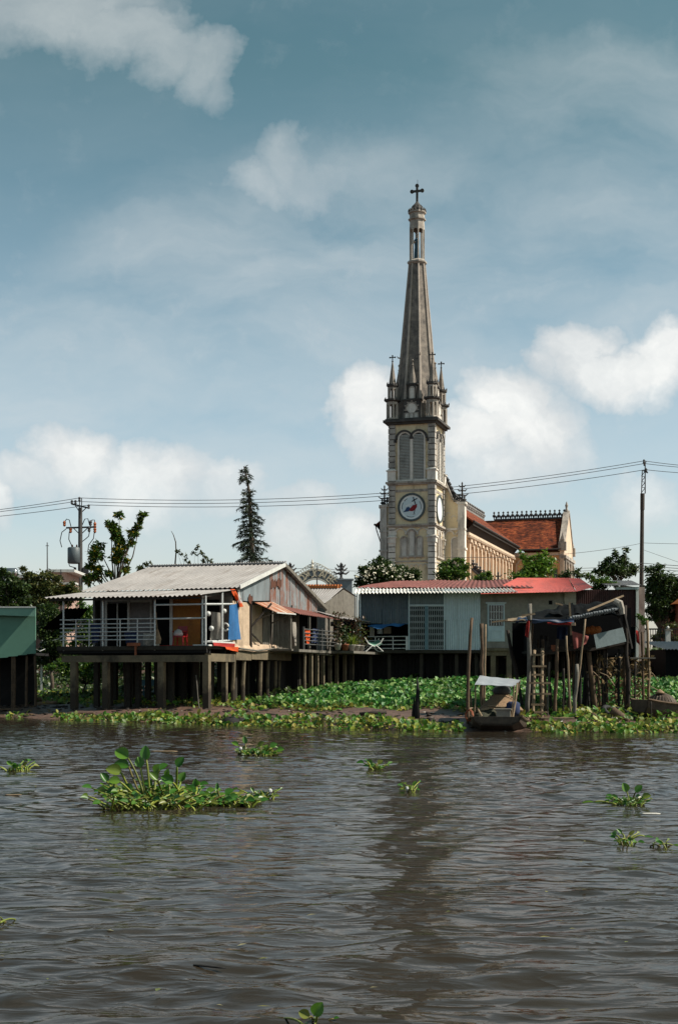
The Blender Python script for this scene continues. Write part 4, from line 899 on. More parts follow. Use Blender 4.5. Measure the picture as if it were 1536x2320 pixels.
mb = MB(HA); mb.box(-.55,.10,-.02,2.5,2.705,2.76); mb.box(-.3,.12,.3,2.5,2.84,2.90); emit(mb, 'ledge', 'white_paint', HOUSE)
mb = MB(HA); mb.sheet((-W-.5,1.5,4.30),(-W-.5,3.4,4.40),(-W-1.3,3.4,3.55),(-W-1.5,1.3,3.45), 6, .02, 3); emit(mb, 'side_flap', 'tarp_black', HOUSE)
# awnings on the long side
def at(u, v, Y): return HAi @ P(u, v, Y)
mb = MB(HA); mb.sheet((.08,4.7,4.70),(.95,4.55,4.40),(1.05,6.6,4.28),(.08,6.7,4.78), 1, 0, 3)
mb = MB(HA); mb.sheet((.06,4.55,4.62),(.06,6.9,4.72),(1.12,6.75,4.20),(1.02,4.75,4.18), 11, .018, 3); emit(mb, 'awning', 'rust_sheet', HOUSE)
mb = MB(HA); mb.bar((1.03,4.75,4.16),(1.13,6.75,4.18),.04,.05); emit(mb, 'awning_edge', 'white_paint', HOUSE)
mb = MB(HA); mb.sheet((.06,6.95,4.62),(.06,12.9,4.52),(1.55,12.9,4.12),(1.25,7.0,4.20), 26, .02, 2); emit(mb, 'awning', 'rust_dark', HOUSE)
mb = MB(HA); mb.sheet((.2,11.6,4.60),(.2,14.4,4.46),(2.25,14.6,4.13),(1.5,11.6,4.22), 14, .02, 2); emit(mb, 'awning', 'roof_light', HOUSE)
for t, x in ((6.6,.95),(8.3,1.2),(10.6,1.35),(13.6,1.7)): mb = MB(HA); mb.bar((x,t,2.7),(x,t,4.22),.09); emit(mb, 'awning_post', 'wood_grey', HOUSE)
for p_, q_ in (((.05,5.0,3.9),(.95,5.0,4.2)),((.05,6.7,3.8),(.95,6.7,4.2))): mb = MB(HA); mb.bar(p_,q_,.05); emit(mb, 'awning_strut', 'wood_grey', HOUSE)
# walkway along the side
mb = MB(HA); mb.box(.06,1.45,6.3,10.6,2.58,2.69); mb.box(.06,2.5,10.602,19.0,2.58,2.69); mb.box(.02,1.2,tb,6.3,2.62,2.70); emit(mb, 'walkway', 'wood_grey', HOUSE)
mb = MB(HA)
for z in (2.92,3.08,3.24,3.40,3.56): mb.tube([(1.4,7.0,z),(1.42,11.6,z)], .022, 5)
for t in (7.0,9.4,11.6): mb.bar((1.4,t,2.6),(1.4,t,3.66),.07)
emit(mb, 'walkway_rail', 'rail_dark', HOUSE)
for t in (7.6,8.4,9.2,10.0,11.0,12.0,13.2,14.4,15.6,17.0,18.6): stilt(1.25, t, .14, 'stilt_concrete', 2.58, 0, t % 1 > .5)
for t in (9,11.2,13.4,15.8): stilt(.3, t+.4, .17, 'concrete_dark', 2.58)
mb = MB(HA)
mb.tube([(.22,2.7,2.66),(.25,4.5,2.60),(.25,6.5,2.72),(.3,9.0,2.66),(1.2,10,2.60)], .04, 6); mb.tube([(.2,6.6,2.55),(1.3,8.2,2.58),(1.35,11,2.5)], .035, 6)
emit(mb, 'drain_pipe', 'wood_grey', HOUSE)
# belongings on the veranda
def cloth(name, label, cat, pts, m, fold=.05, n=14, group=None):   # hanging cloth between four corners, with folds
    a,b,c,d = [Vector(p) for p in pts]; N = (b-a).cross(d-a).normalized(); mb = MB()
    ph = random.random()*6
    mb.grid(lambda s, t: (a*(1-s)+b*s)*(1-t)+(d*(1-s)+c*s)*t+N*(fold*(math.sin(s*11+ph+t*2)*(.3+t)+.6*math.sin(s*5-t*4+ph))), n, n)
    k = len(mb.v); mb.v += [tuple(Vector(p)-N*.012) for p in mb.v]; mb.f += [tuple(k+i for i in reversed(f)) for f in mb.f]; mb.mi += [0]*len(mb.f)
    o = emit(mb, name, m, None, True, loc=(b+a)/2); return tag(o, label, cat, group)
def hp(x, y, z): return HA @ Vector((x,y,z))
cloth('tarp', 'bright blue tarpaulin hung over the veranda rail beside the plaster wall', 'tarpaulin', (hp(.07,1.95,4.32),hp(.07,2.95,4.46),hp(.11,2.95,3.02),hp(.06,2.0,2.98)), 'blue_tarp', .04, 22)
cloth('cloth', 'orange red cloth hung high under the right end of the tin roof', 'cloth', (hp(.06,2.1,4.98),hp(.08,2.8,5.02),hp(.1,3.05,4.62),hp(.08,2.75,4.55)), 'orange_cloth', .04, 8)
cloth('cloth', 'pale blue and white cloth hanging beside the orange one under the roof', 'cloth', (hp(.12,2.72,4.96),hp(.12,2.95,5.0),hp(.13,3.15,4.50),hp(.12,2.9,4.46)), 'white_cloth', .03, 8)
cloth('cloth', 'small orange bundle dangling just above the plaster side wall', 'cloth', (hp(.13,2.85,4.56),hp(.13,3.2,4.58),hp(.14,3.2,4.34),hp(.13,2.9,4.30)), 'orange_cloth', .03, 6)
cloth('cloth', 'red cloth lying along the ledge below the blue tarpaulin', 'cloth', (hp(.14,.3,2.84),hp(.14,2.4,2.84),hp(.16,2.4,2.68),hp(.15,.3,2.72)), 'red_cloth', .015, 10)
cloth('cloth', 'orange strip of cloth under the ledge at the house corner', 'cloth', (hp(.17,1.4,2.70),hp(.17,2.7,2.72),hp(.18,2.75,2.52),hp(.17,1.5,2.60)), 'orange_cloth', .015, 8)
xj = hf(215,1400)[0]
cloth('trousers', 'dark blue jeans hung on the left part of the veranda rail', 'trousers', (hp(xj-.22,.06,3.62),hp(xj+.22,.06,3.62),hp(xj+.14,.06,2.86),hp(xj-.16,.06,2.86)), 'denim', .03, 8)
xj = hf(287,1400)[0]
cloth('cloth', 'dark blue garment drying inside the rail in front of the doorway', 'cloth', (hp(xj-.3,.4,3.30),hp(xj+.25,.4,3.34),hp(xj+.22,.4,2.86),hp(xj-.25,.4,2.80)), 'denim', .04, 8)
xj = hf(331,1400)[0]
cloth('cloth', 'crumpled grey cloth heaped behind the right end of the rail', 'cloth', (hp(xj-.35,.5,3.25),hp(xj+.3,.5,3.20),hp(xj+.35,.35,2.74),hp(xj-.35,.35,2.74)), 'plaster_pale', .08, 8)
def stool(fr, label):
    t = thing('plastic_chair', label, 'chair', fr)
    mb = MB(fr); mb.box(-.22,.22,-.2,.2,.38,.43); emit(mb, 'seat', 'red_plastic', t)
    mb = MB(fr); mb.add([(-.22,.17,.42),(.22,.17,.42),(.22,.22,.42),(-.22,.22,.42),(-.20,.24,.82),(.20,.24,.82),(.20,.28,.82),(-.20,.28,.82)], [(3,2,1,0),(4,5,6,7),(0,1,5,4),(1,2,6,5),(2,3,7,6),(3,0,4,7)]); emit(mb, 'backrest', 'red_plastic', t)
    for sx in (-1,1):
        mb = MB(fr); mb.box(sx*.22-.02,sx*.22+.02,-.2,.2,.58,.62); emit(mb, 'armrest', 'red_plastic', t)
        for sy in (-1,1): mb = MB(fr); mb.bar((sx*.22,sy*.2,0),(sx*.19,sy*.17,.4),.04); emit(mb, 'leg', 'red_plastic', t)
xr = hf(408,1400,1.2)[0]
stool(HA @ Matrix.Translation((xr,1.2,DZ)), 'red plastic armchair on the veranda in front of the ochre door')
mb = MB(HA); mb.lathe([(.16,0),(.20,.08),(.14,.2),(.04,.26)], (xr-.05,1.15,DZ+.43), 9); tag(emit(mb, 'bundle', 'white_cloth', None, True, loc=hp(xr,1.15,DZ+.43)), 'white bundle piled on the seat of the red chair', 'bundle')
mb = MB(HA); mb.box(xr-1.0,-.6,.5,1.6,DZ+.003,DZ+.05); tag(emit(mb, 'floor_mat', 'red_cloth', None, loc=hp(xr,1,DZ)), 'dark red mat spread on the veranda floor under the red chair', 'mat')
xb_ = hf(359,1400,.2)[0]; bf = HA @ Matrix.Translation((xb_,.1,3.05)); br = thing('broom', 'straw broom hanging head down from the veranda post', 'broom', bf)
mb = MB(bf); mb.tube([(-.05,0,.95),(0,0,.3)], .018, 5); emit(mb, 'handle', 'wood_pale', br)
mb = MB(bf); mb.lathe([(.14,-.25),(.17,-.05),(.06,.25),(.03,.32)], (0,0,0), 8, 0, 1, .4); emit(mb, 'bristle_head', 'thatch', br)
for (u,v,t,lb) in ((472,1391,.3,'white round helmet hung on the corner pipes of the veranda'),(479,1424,.6,'pale round pot hanging below the helmet at the veranda corner'),(508,1385,1.9,'small white bowl hung on the grey door near the blue tarpaulin'),(511,1421,1.9,'white ring shaped basin hung low on the grey door')):
    x, z = hf(u,v,t); f2 = HA @ Matrix.Translation((x,t,z)); mb = MB(f2)
    if 'ring' in lb: mb.tube([(.12*math.cos(a*PI/6),0,.14*math.sin(a*PI/6)) for a in range(12)], .04, 6)
    else: mb.lathe([(.01,-.09),(.07,-.08),(.10,0),(.08,.07),(.01,.10)], (0,0,0), 10)
    tag(emit(mb, 'helmet' if 'helmet' in lb else ('basin' if 'ring' in lb else 'pot'), 'white_paint', None, True, loc=f2.to_translation()), lb, 'helmet' if 'helmet' in lb else ('basin' if 'ring' in lb else 'pot'))
x, _ = hf(490,1415,1.0)
cloth('cloth', 'white and grey shirts hung at the veranda corner by the doorway', 'cloth', (hp(x-.22,1.0,4.05),hp(x+.16,1.0,4.0),hp(x+.2,1.0,3.0),hp(x-.2,1.0,2.95)), 'plaster_pale', .06, 8)
xk = hf(305,1460)[0]; mb = MB(HA); mb.box(xk-.25,xk+.25,-.16,.0,2.72,2.84); mb.box(xk+.05,xk+.12,-.12,-.06,2.36,2.72); tag(emit(mb, 'tray', 'terracotta', None, loc=hp(xk,-.1,2.72)), 'rusty orange tray fixed on the veranda edge below the rail', 'tray')
for (u,v,lb) in ((338,1549,'pale blue plastic crate under the house, leftmost of the pair'),(415,1547,'wider pale blue plastic crate in the shade under the house')):
    p = P(u,v,58); mb = MB(Fr(p.x,p.y,10,p.z)); w = .3 if u < 400 else .45
    mb.box(-w,w,-.2,.2,-.1,.14); mb.box(-w-.02,w+.02,-.22,.22,.14,.17); mb.bar((-w+.05,0,-.1),(-w+.05,0,G(p.x,p.y)-p.z),.06); mb.bar((w-.05,0,-.1),(w-.05,0,G(p.x,p.y)-p.z),.06)
    tag(emit(mb, 'crate', 'crate_blue', None, loc=p), lb, 'crate')
cloth('shirt', 'orange and white shirt hung on the side walkway rail of the stilt house', 'shirt', (hp(1.36,7.35,3.55),hp(1.36,7.95,3.55),hp(1.36,7.9,2.95),hp(1.36,7.4,2.95)), 'orange_cloth', .03, 8)
cloth('shirt', 'pale blue shirt drying beside the boards of the side walkway', 'shirt', (hp(1.0,6.75,3.85),hp(1.0,7.2,3.85),hp(1.0,7.15,2.85),hp(1.0,6.8,2.8)), 'plaster_pale', .04, 8)
cloth('cloth', 'dark cloth hung on the walkway rail right of the orange shirt', 'cloth', (hp(1.36,8.2,3.62),hp(1.36,9.0,3.62),hp(1.36,8.9,3.0),hp(1.36,8.3,3.0)), 'denim', .04, 8)
def potplant(p, label, m, n, L, h, r, pot='pot_white', fern=False):
    fr = Fr(p.x, p.y, 0, p.z); t = thing('potted_plant', label, 'potted plant', fr, 'potted plants along the walkway')
    mb = MB(fr); mb.lathe([(.11,0),(.15,.22),(.17,.24),(.17,.28),(.14,.26)], (0,0,0), 10); emit(mb, 'pot', pot, t, True)
    a = RNG.random(n)*2*PI; e = RNG.uniform(.1,1.3,n) if fern else RNG.uniform(-.5,1.2,n)
    D = np.stack([np.cos(a)*np.cos(e), np.sin(a)*np.cos(e), np.sin(e)], -1)
    if fern: C = np.tile(np.array([[p.x,p.y,p.z+.27]]), (n,1)); Ls = np.full(n,L)*RNG.uniform(.6,1.1,n); Ws = np.full(n,.05)
    else: C = np.array([[p.x,p.y,p.z+.25]])+np.stack([RNG.normal(size=n)*r*.5,RNG.normal(size=n)*r*.5,h*RNG.random(n)],-1); Ls = np.full(n,L); Ws = Ls*.5
    V, Fc = leaves(C, D, RNG.normal(size=(n,3))+np.array([0,0,2]), Ls, Ws); npmesh('foliage', V, Fc, m, t)
    mb = MB(fr); mb.tube([(0,0,.2),(.03,.02,.2+h*.7)], .02, 5); emit(mb, 'stem', 'bark', t)
for u,m,n,L,h,r,fern,lb in ((765,'leaf_red',170,.16,1.35,.35,False,'tall dark reddish shrub in a pot, leftmost on the walkway'),(782,'leaf_dark',120,.15,.8,.3,False,'bushy dark green potted plant beside the reddish shrub'),
        (797,'leaf_fern',60,.62,.3,.2,True,'yellow green arching fern in a white pot'),(808,'leaf_red',190,.17,1.35,.42,False,'tall orange tinged croton in a pot behind the fern'),(818,'leaf_olive',110,.15,.9,.3,False,'olive potted shrub, rightmost on the walkway by the mesh chair')):
    lx = 2.25; ly = hit(u, 1472, (-5.0+lx*D2[0], 50+lx*D2[1]), E2)[0]; p = HA @ Vector((lx, ly, 0)); p.z = 2.70; potplant(p, lb, m, n, L, h, r, 'pot_white' if u != 782 else 'terracotta', fern)
# ------------------------------------------------------------------ row of shacks facing the river
RY = 63.0; RS = RY/F
def rx(u): return (u-CU)*RS
def rzv(v): return CH+(HZ-v)*RS
FLZ = rzv(1474)
def rowstilts(t, xs, y=RY+.25, w=.16, zt=None, m='concrete_dark'):
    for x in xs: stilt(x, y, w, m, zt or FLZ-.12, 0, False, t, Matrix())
# blue tin shack with folding gate
S1 = thing('tin_shack', 'long blue grey tin shack with a folding metal gate and white canopy', 'shack', Fr(rx(817), RY, 0, 0))
mb = MB(); mb.box(rx(770),rx(1088),RY-.1,RY+9,FLZ-.14,FLZ); mb.box(rx(800),rx(1088),RY-.12,RY-.1,FLZ-.12,FLZ+.02); emit(mb, 'floor', 'concrete_dark', S1)
mb = MB(); mb.wavewall(rx(817),rx(866),rzv(1413),rzv(1338),.085,.012,'x',RY); mb.wavewall(rx(866),rx(925),rzv(1382),rzv(1338),.085,.012,'x',RY+.03); emit(mb, 'upper_wall', 'wall_blue', S1)
mb = MB(); mb.wavewall(rx(866),rx(925),rzv(1415),rzv(1380),.085,.012,'x',RY-.03); emit(mb, 'lower_panel', 'wall_blue', S1)
for q in ((rx(925),rx(928),RY-.04,RY+.06,FLZ,rzv(1336)),(rx(1005),rx(1008),RY-.04,RY+.06,FLZ,rzv(1336)),(rx(814),rx(817.5),RY-.06,RY+.08,FLZ,rzv(1340)),(rx(803),rx(805),RY+.3,RY+.36,rzv(1400),rzv(1342)),(rx(808),rx(810),RY+.3,RY+.36,rzv(1400),rzv(1342)),(rx(928)+.002,rx(1005)-.002,RY-.04,RY+.03,rzv(1373),rzv(1370))):
    mb = MB(); mb.box(*q); emit(mb, 'post' if q[1]-q[0] < .3 else 'lintel', 'wall_pale', S1)
mb = MB(); mb.wavewall(rx(928),rx(1005),rzv(1370),rzv(1336),.11,.012,'x',RY); emit(mb, 'gate_header', 'gate_header', S1)
mb = MB(); x0, x1 = rx(928), rx(1005); n = 18; z0, z1 = FLZ+.03, rzv(1373)
for i in range(n+1):
    x = x0+(x1-x0)*i/n; mb.box(x-.014,x+.014,RY-.03,RY,z0,z1)
rows = [.10,.32,.52,.62,.74,.86,1.0,1.14,1.30,1.52,1.72,1.84]
for z in [z0+.02,z0+.42,z1-.03]: mb.box(x0,x1,RY-.035,RY-.005,z-.02,z+.02)
for k in range(7):
    zc = z0+.16+k*.29
    for i in range(n):
        xa = x0+(x1-x0)*i/n; xb2 = x0+(x1-x0)*(i+1)/n
        mb.bar((xa,RY-.04,zc-.07),(xb2,RY-.04,zc+.07),.018); mb.bar((xa,RY-.045,zc+.07),(xb2,RY-.045,zc-.07),.018)
GT = emit(mb, 'folding_gate', 'gate_blue', S1)
mb = MB(); xm = (x0+x1)/2; mb.box(xm-.09,xm+.07,RY-.07,RY-.036,z0,z1); emit(mb, 'gate_stile', 'gate_stile', GT)
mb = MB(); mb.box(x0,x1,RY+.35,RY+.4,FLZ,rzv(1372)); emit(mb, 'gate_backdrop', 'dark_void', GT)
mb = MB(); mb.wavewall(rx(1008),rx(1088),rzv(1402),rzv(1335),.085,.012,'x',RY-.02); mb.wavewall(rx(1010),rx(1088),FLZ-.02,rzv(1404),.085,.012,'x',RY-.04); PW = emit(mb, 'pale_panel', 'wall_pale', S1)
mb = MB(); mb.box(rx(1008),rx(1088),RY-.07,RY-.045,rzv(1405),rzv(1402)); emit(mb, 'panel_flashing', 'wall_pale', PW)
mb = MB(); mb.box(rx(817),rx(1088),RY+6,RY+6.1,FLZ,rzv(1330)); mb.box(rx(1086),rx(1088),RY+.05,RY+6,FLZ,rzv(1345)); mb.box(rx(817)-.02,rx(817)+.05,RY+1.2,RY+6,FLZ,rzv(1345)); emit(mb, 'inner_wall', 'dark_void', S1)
mb = MB(); mb.sheet((rx(800),RY-.85,rzv(1346)-.02),(rx(1168),RY-.85,rzv(1344)),(rx(1168),RY+1.2,5.84),(rx(806),RY+1.2,5.82), 46, .035, 2); emit(mb, 'canopy', 'roof_white', S1)
mb = MB(); mb.sheet((rx(806),RY+.9,5.82),(9.4,RY+.9,5.83),(9.4,RY+5.8,6.56),(2.72,RY+5.8,6.50), 34, .02, 3, rnd=.03); R1 = emit(mb, 'roof', 'roof_maroon', S1)
mb = MB(); mb.sheet((2.72,RY+5.8,6.50),(9.4,RY+5.8,6.56),(9.4,RY+9.5,5.8),(1.2,RY+9.5,5.8), 34, .02, 2); emit(mb, 'rear_slope', 'roof_maroon', R1)
mb = MB()
for v in (1443,1452,1461,1470): mb.tube([(rx(832),RY-.08,rzv(v)),(rx(921),RY-.08,rzv(v-.6))], .022, 5)
for u in (850,890,921): mb.tube([(rx(u),RY-.08,FLZ),(rx(u),RY-.08,rzv(1442))], .022, 5)
mb.box(rx(919),rx(924),RY-.1,RY+.02,FLZ,rzv(1442)); emit(mb, 'railing', 'rail_paint', S1)
rowstilts(S1, [rx(u) for u in (795,840,882,955,1000,1035,1080)]); rowstilts(S1, [rx(u) for u in (815,870,930,985,1050)], RY+2.5)
cloth('tarp', 'blue tarpaulin sagging below the blue tin wall over the open bay', 'tarpaulin', (P(832,1419,62.7),P(924,1411,62.9),P(921,1416,62.5),P(842,1424,62.2)), 'blue_tarp', .05, 12)
def box_thing(name, label, cat, u, v0, v1, w, Y, m, dep=.3, lid=None):
    z1 = CH+(HZ-v0)/F*Y; z0 = CH+(HZ-v1)/F*Y; x = (u-CU)/F*Y; hw = w/2*Y/F; mb = MB(Fr(x,Y,12,z0)); h = z1-z0
    mb.box(-hw,hw,-dep/2,dep/2,0,h*.9); mb.box(-hw*1.06,hw*1.06,-dep/2-.02,dep/2+.02,h*.9,h); mb.bar((-hw,-dep/2-.01,h*.45),(hw,-dep/2-.01,h*.45),.03)
    return tag(emit(mb, name, m, None, loc=(x,Y,z0)), label, cat)
cloth('cloth', 'white cloths hung in the open bay below the blue tarpaulin', 'cloth', (P(855,1418,63.6),P(866,1418,63.6),P(867,1437,63.6),P(854,1436,63.6)), 'white_cloth', .05, 8)
box_thing('carton', 'pale cardboard carton stacked inside the open bay', 'carton', 878, 1421, 1436, 16, 64.2, 'plaster_beige')
box_thing('bucket', 'pale grey bucket standing at the left of the open bay', 'bucket', 843, 1420, 1443, 8, 63.3, 'plaster_pale')
# folded mesh chair at the end of the walkway
cf = Fr(rx(845), RY-.75, -20, 2.72); mc = thing('mesh_chair', 'green mesh reclining chair with a white tube frame beside the potted plants', 'chair', cf)
mb = MB(cf); mb.grid(lambda a,b: Vector((-.45+.85*a, -.1+.5*b, .62-.42*math.sin(a*PI*.8)*(1-.3*b)+.12*b)), 8, 4); emit(mb, 'sling', 'green_wall', mc)
mb = MB(cf)
for y in (-.12,.42): mb.tube([(-.5,y,.66),(-.3,y,.35),(0,y,.22),(.3,y,.38),(.45,y,.62)], .03, 6)
emit(mb, 'tube_frame', 'white_paint', mc)
for sx in (-1,1): mb = MB(cf); mb.tube([(sx*.1,-.15,.26),(sx*.42,-.15,0),(sx*.42,.45,0),(sx*.1,.42,.26)], .028, 6); emit(mb, 'leg', 'white_paint', mc)
# grey plastered house with bright red roof
S2 = thing('plaster_house', 'grey plastered house with a bright red tin roof and a barred window', 'house', Fr(rx(1088), RY, 0, 0))
mb = MB(); mb.box(rx(1088)+.01,rx(1305),RY-.02,RY+6,FLZ+.12,rzv(1338)); WL = emit(mb, 'wall', 'plaster_grey', S2)
mb = MB(); mb.box(rx(1088)+.02,rx(1305),RY-.10,RY+6,FLZ-.25,FLZ+.115); mb.box(rx(1098),rx(1160),RY-.22,RY-.1,FLZ-.02,FLZ+.08); emit(mb, 'plinth', 'concrete', S2)
mb = MB(); mb.sheet((rx(1083),RY-1.0,rzv(1348.5)),(rx(1298),RY-1.0,rzv(1343.5)),(11.75,RY+4.8,6.58),(9.12,RY+4.8,6.58), 66, .014, 4, sag=.05)
mb.sheet((rx(1298),RY-1.0,rzv(1343.5)),(rx(1338),RY-.6,rzv(1333)),(12.35,RY+4.8,6.55),(11.75,RY+4.8,6.58), 12, .014, 4); emit(mb, 'roof', 'roof_red', S2)
mb = MB(); mb.box(rx(1104),rx(1143),RY-.06,RY-.02,rzv(1454),rzv(1368)); mb.box(rx(1100),rx(1146),RY-.12,RY-.02,rzv(1368),rzv(1365)); WI = emit(mb, 'window', 'wall_pale', S2)
mb = MB(); mb.box(rx(1108),rx(1139.5),RY-.09,RY-.06,rzv(1418),rzv(1372)); emit(mb, 'pane', 'dark_glass', WI)
mb = MB()
for k in range(5): u = 1112+k*6; mb.box(rx(u)-.014,rx(u)+.014,RY-.115,RY-.09,rzv(1418),rzv(1372))
for v in (1387,1404): mb.box(rx(1108),rx(1139.5),RY-.125,RY-.10,rzv(v)-.012,rzv(v)+.012)
emit(mb, 'window_bar', 'rail_paint', WI)
mb = MB(); mb.box(rx(1107),rx(1141),RY-.085,RY-.06,rzv(1452),rzv(1422)); mb.ring([(rx(1112),rzv(1448)),(rx(1136),rzv(1448)),(rx(1136),rzv(1428)),(rx(1112),rzv(1428)),(rx(1112),rzv(1448))],[(rx(1113.5),rzv(1446)),(rx(1134.5),rzv(1446)),(rx(1134.5),rzv(1430)),(rx(1113.5),rzv(1430)),(rx(1113.5),rzv(1446))],RY-.11,RY-.084); emit(mb, 'shutter_panel', 'wall_pale', WI)
mb = MB(); mb.box(rx(1243),rx(1251),RY-.03,RY,rzv(1370),rzv(1361)); emit(mb, 'vent', 'dark_void', S2)
mb = MB(); mb.box(rx(1278),rx(1305)-.02,RY-.09,RY-.02,rzv(1415),rzv(1342)); emit(mb, 'wall_patch', 'plaster_pale', S2)
rowstilts(S2, [rx(u) for u in (1117,1153)], RY+.05, .24, FLZ-.2, 'concrete'); rowstilts(S2, [rx(u) for u in (1100,1135,1175,1210,1250,1290)], RY+1.8)
# maroon tin shed
S3 = thing('maroon_shed', 'dark maroon tin shed with pale corner wall and grey corrugated roof', 'shed', Fr(rx(1310), RY, 0, 0))
mb = MB(); mb.wavewall(rx(1305)+.02,rx(1441),rzv(1418),rzv(1336),.09,.012,'x',RY+.1); emit(mb, 'wall', 'wall_maroon', S3)
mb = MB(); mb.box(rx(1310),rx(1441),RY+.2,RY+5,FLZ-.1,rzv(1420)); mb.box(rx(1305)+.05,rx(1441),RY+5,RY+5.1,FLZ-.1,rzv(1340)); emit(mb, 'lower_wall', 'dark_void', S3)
mb = MB(); mb.box(rx(1441),rx(1447),RY-.02,RY+.25,FLZ-.5,rzv(1334)); emit(mb, 'corner_post', 'white_paint', S3)
mb = MB(); mb.prism([(RY,FLZ-.5),(RY+4.2,FLZ-.5),(RY+4.2,rzv(1312)),(RY,rzv(1332))], rx(1447)+.005, rx(1451), axis='x'); mb.box(rx(1447)+.003,rx(1461),RY+.02,RY+.12,FLZ-.5,rzv(1330)); emit(mb, 'end_wall', 'plaster_pink', S3)
mb = MB(); mb.sheet((rx(1372),RY-.4,rzv(1328)),(rx(1449),RY-.4,rzv(1327)),(rx(1463)+.3,RY+4.4,6.42),(rx(1378),RY+4.4,6.40), 24, .02, 2); emit(mb, 'roof', 'roof_light', S3)
mb = MB(); mb.box(rx(1395),rx(1447),RY-.1,RY+.08,rzv(1336),rzv(1330)); emit(mb, 'fascia', 'wall_pale', S3)
rowstilts(S3, [rx(u) for u in (1330,1370,1410,1445,1459)]); 
cloth('cloth', 'dark red cloth hung on the pale corner of the maroon shed', 'cloth', (P(1440,1428,62.7),P(1447,1430,62.7),P(1449,1462,62.6),P(1442,1455,62.7)), 'red_cloth', .04, 8)
# far right dark shed, red edge of another house
S4 = thing('dark_shed', 'low dark shed at the right edge of the picture behind the hyacinths', 'shed', Fr(rx(1515), RY, 0, 0))
mb = MB(); mb.box(rx(1508),rx(1600),RY,RY+4,rzv(1540),rzv(1471)); emit(mb, 'wall', 'dark_void', S4)
mb = MB(); mb.sheet((rx(1500),RY-.5,rzv(1472)),(rx(1610),RY-.5,rzv(1472)),(rx(1610),RY+4.3,3.3),(rx(1500),RY+4.3,3.3), 14, .03, 2); emit(mb, 'roof', 'wall_blue', S4)
S5 = thing('red_house', 'narrow slice of a red walled house at the right edge of the picture', 'house', Fr(14.9+6.0, 81, 0, 0))
mb = MB(); mb.box(20.75,25,81,86,2.6,6.0); emit(mb, 'wall', 'terracotta', S5)
mb = MB(); mb.prism([(20.4,5.95),(25.3,5.95),(23,7.8)], 80.6, 86.4); emit(mb, 'roof', 'orange_tile', S5)
# green tin shack at the left edge
GY = 54.5; gx = lambda u: (u-CU)/F*GY; gzv = lambda v: CH+(HZ-v)/F*GY
S6 = thing('green_shack', 'pale green tin shack on posts at the left edge of the picture', 'shack', Fr(gx(40), GY, 0, 0))
mb = MB(); mb.prism([(gx(-160),gzv(1500)),(gx(18),gzv(1490)),(gx(18),gzv(1488)),(gx(40),gzv(1487)),(gx(40),gzv(1485)),(gx(60),gzv(1484)),(gx(60),gzv(1482.5)),(gx(80.5),gzv(1481)),(gx(80.5),gzv(1396)),(gx(-160),gzv(1385))], GY, GY+.08); mb.prism([(gx(80.5)-.08,GY+.081),(gx(80.5),GY+.081),(gx(80.5)-1.5,GY+5),(gx(80.5)-1.58,GY+5)],gzv(1481),gzv(1396),axis='z'); emit(mb, 'wall', 'green_wall', S6)
mb = MB(); mb.prism([(gx(-160),gzv(1389)),(gx(85),gzv(1398)),(gx(85),gzv(1378)),(gx(-160),gzv(1380))], GY-.35, GY-.28); emit(mb, 'fascia', 'green_trim', S6)
mb = MB(); mb.prism([(gx(-160),GY-.4),(gx(86),GY-.4),(gx(86)-1.6,GY+5.2),(gx(-160),GY+5.2)],gzv(1378.5),gzv(1375.5),axis='z'); emit(mb, 'roof', 'white_paint', S6)
mb = MB(); mb.box(gx(-160),gx(62),GY+.3,GY+4,gzv(1484),gzv(1478)); mb.box(gx(-160),gx(50),GY+2.2,GY+2.3,.3,gzv(1482)); emit(mb, 'floor', 'wood_black', S6)
for u in (-30,-5,26,31,59,77): stilt(gx(u), GY+.15, .11, 'wood_brown', gzv(1486), random.uniform(-.04,.04), True, S6, Matrix(), 'post')
# small house behind, with grey roof and orange ridge
S7 = thing('small_house', 'small weathered tin house with a grey roof and orange tiled ridge between the shacks', 'house', Fr(-1.2, 70, 20, 0))
fr7 = Fr(-.62, 69, 20); fi = fr7.inverted()
def l7(u,v,Y): return fi @ P(u,v,Y)
rl = [l7(735,1368,69.0), l7(640,1368,71), l7(640,1332,74.5), l7(778,1332,72.4), l7(810,1352,76)]
mb = MB(fr7); mb.sheet(rl[1],rl[0],rl[3],rl[2], 22, .02, 2); r7 = emit(mb, 'roof', 'roof_light', S7)
mb = MB(fr7); mb.sheet(rl[3],rl[2],l7(660,1362,79),rl[4], 20, .02, 2); emit(mb, 'rear_slope', 'roof_light', r7)
mb = MB(fr7); mb.bar(rl[2]+Vector((0,0,.04)),rl[3]+Vector((-.25,0,.04)),.3,.14)
for j in range(22): mb.lathe([(.09,0),(.06,.09)], tuple(rl[2].lerp(rl[3],j/22)+Vector((0,0,.1))), 5)
emit(mb, 'ridge_cap', 'orange_tile', r7)
mb = MB(); a,b,c = P(737,1366,69.1),P(778,1336,72.4),P(807,1354,75.6); h = Vector((0,0,1))
mb.add([a,b,c,Vector((c.x,c.y,2.7)),Vector((b.x,b.y,2.7)),Vector((a.x,a.y,2.7)),Vector((-4,74,2.7)),Vector((-4,74,5.2))], [(5,4,1,0),(4,3,2,1),(6,5,0,7)]); emit(mb, 'gable_wall', 'wood_grey', S7)
mb = MB(); 
mb.box(P(745,0,68).x,P(835,0,68).x,66.2,69,4.15,4.27); mb.bar((P(760,0,67).x,67,2.7),(P(760,0,67).x,67,4.2),.1); mb.bar((P(790,0,67).x,67,2.7),(P(790,0,67).x,67,4.2),.08); emit(mb, 'lean_to', 'wood_black', S7)
mb = MB(); mb.box(P(720,0,68).x,P(850,0,68).x,70.5,70.6,2.7,4.6); emit(mb, 'back_wall', 'dark_void', S7)
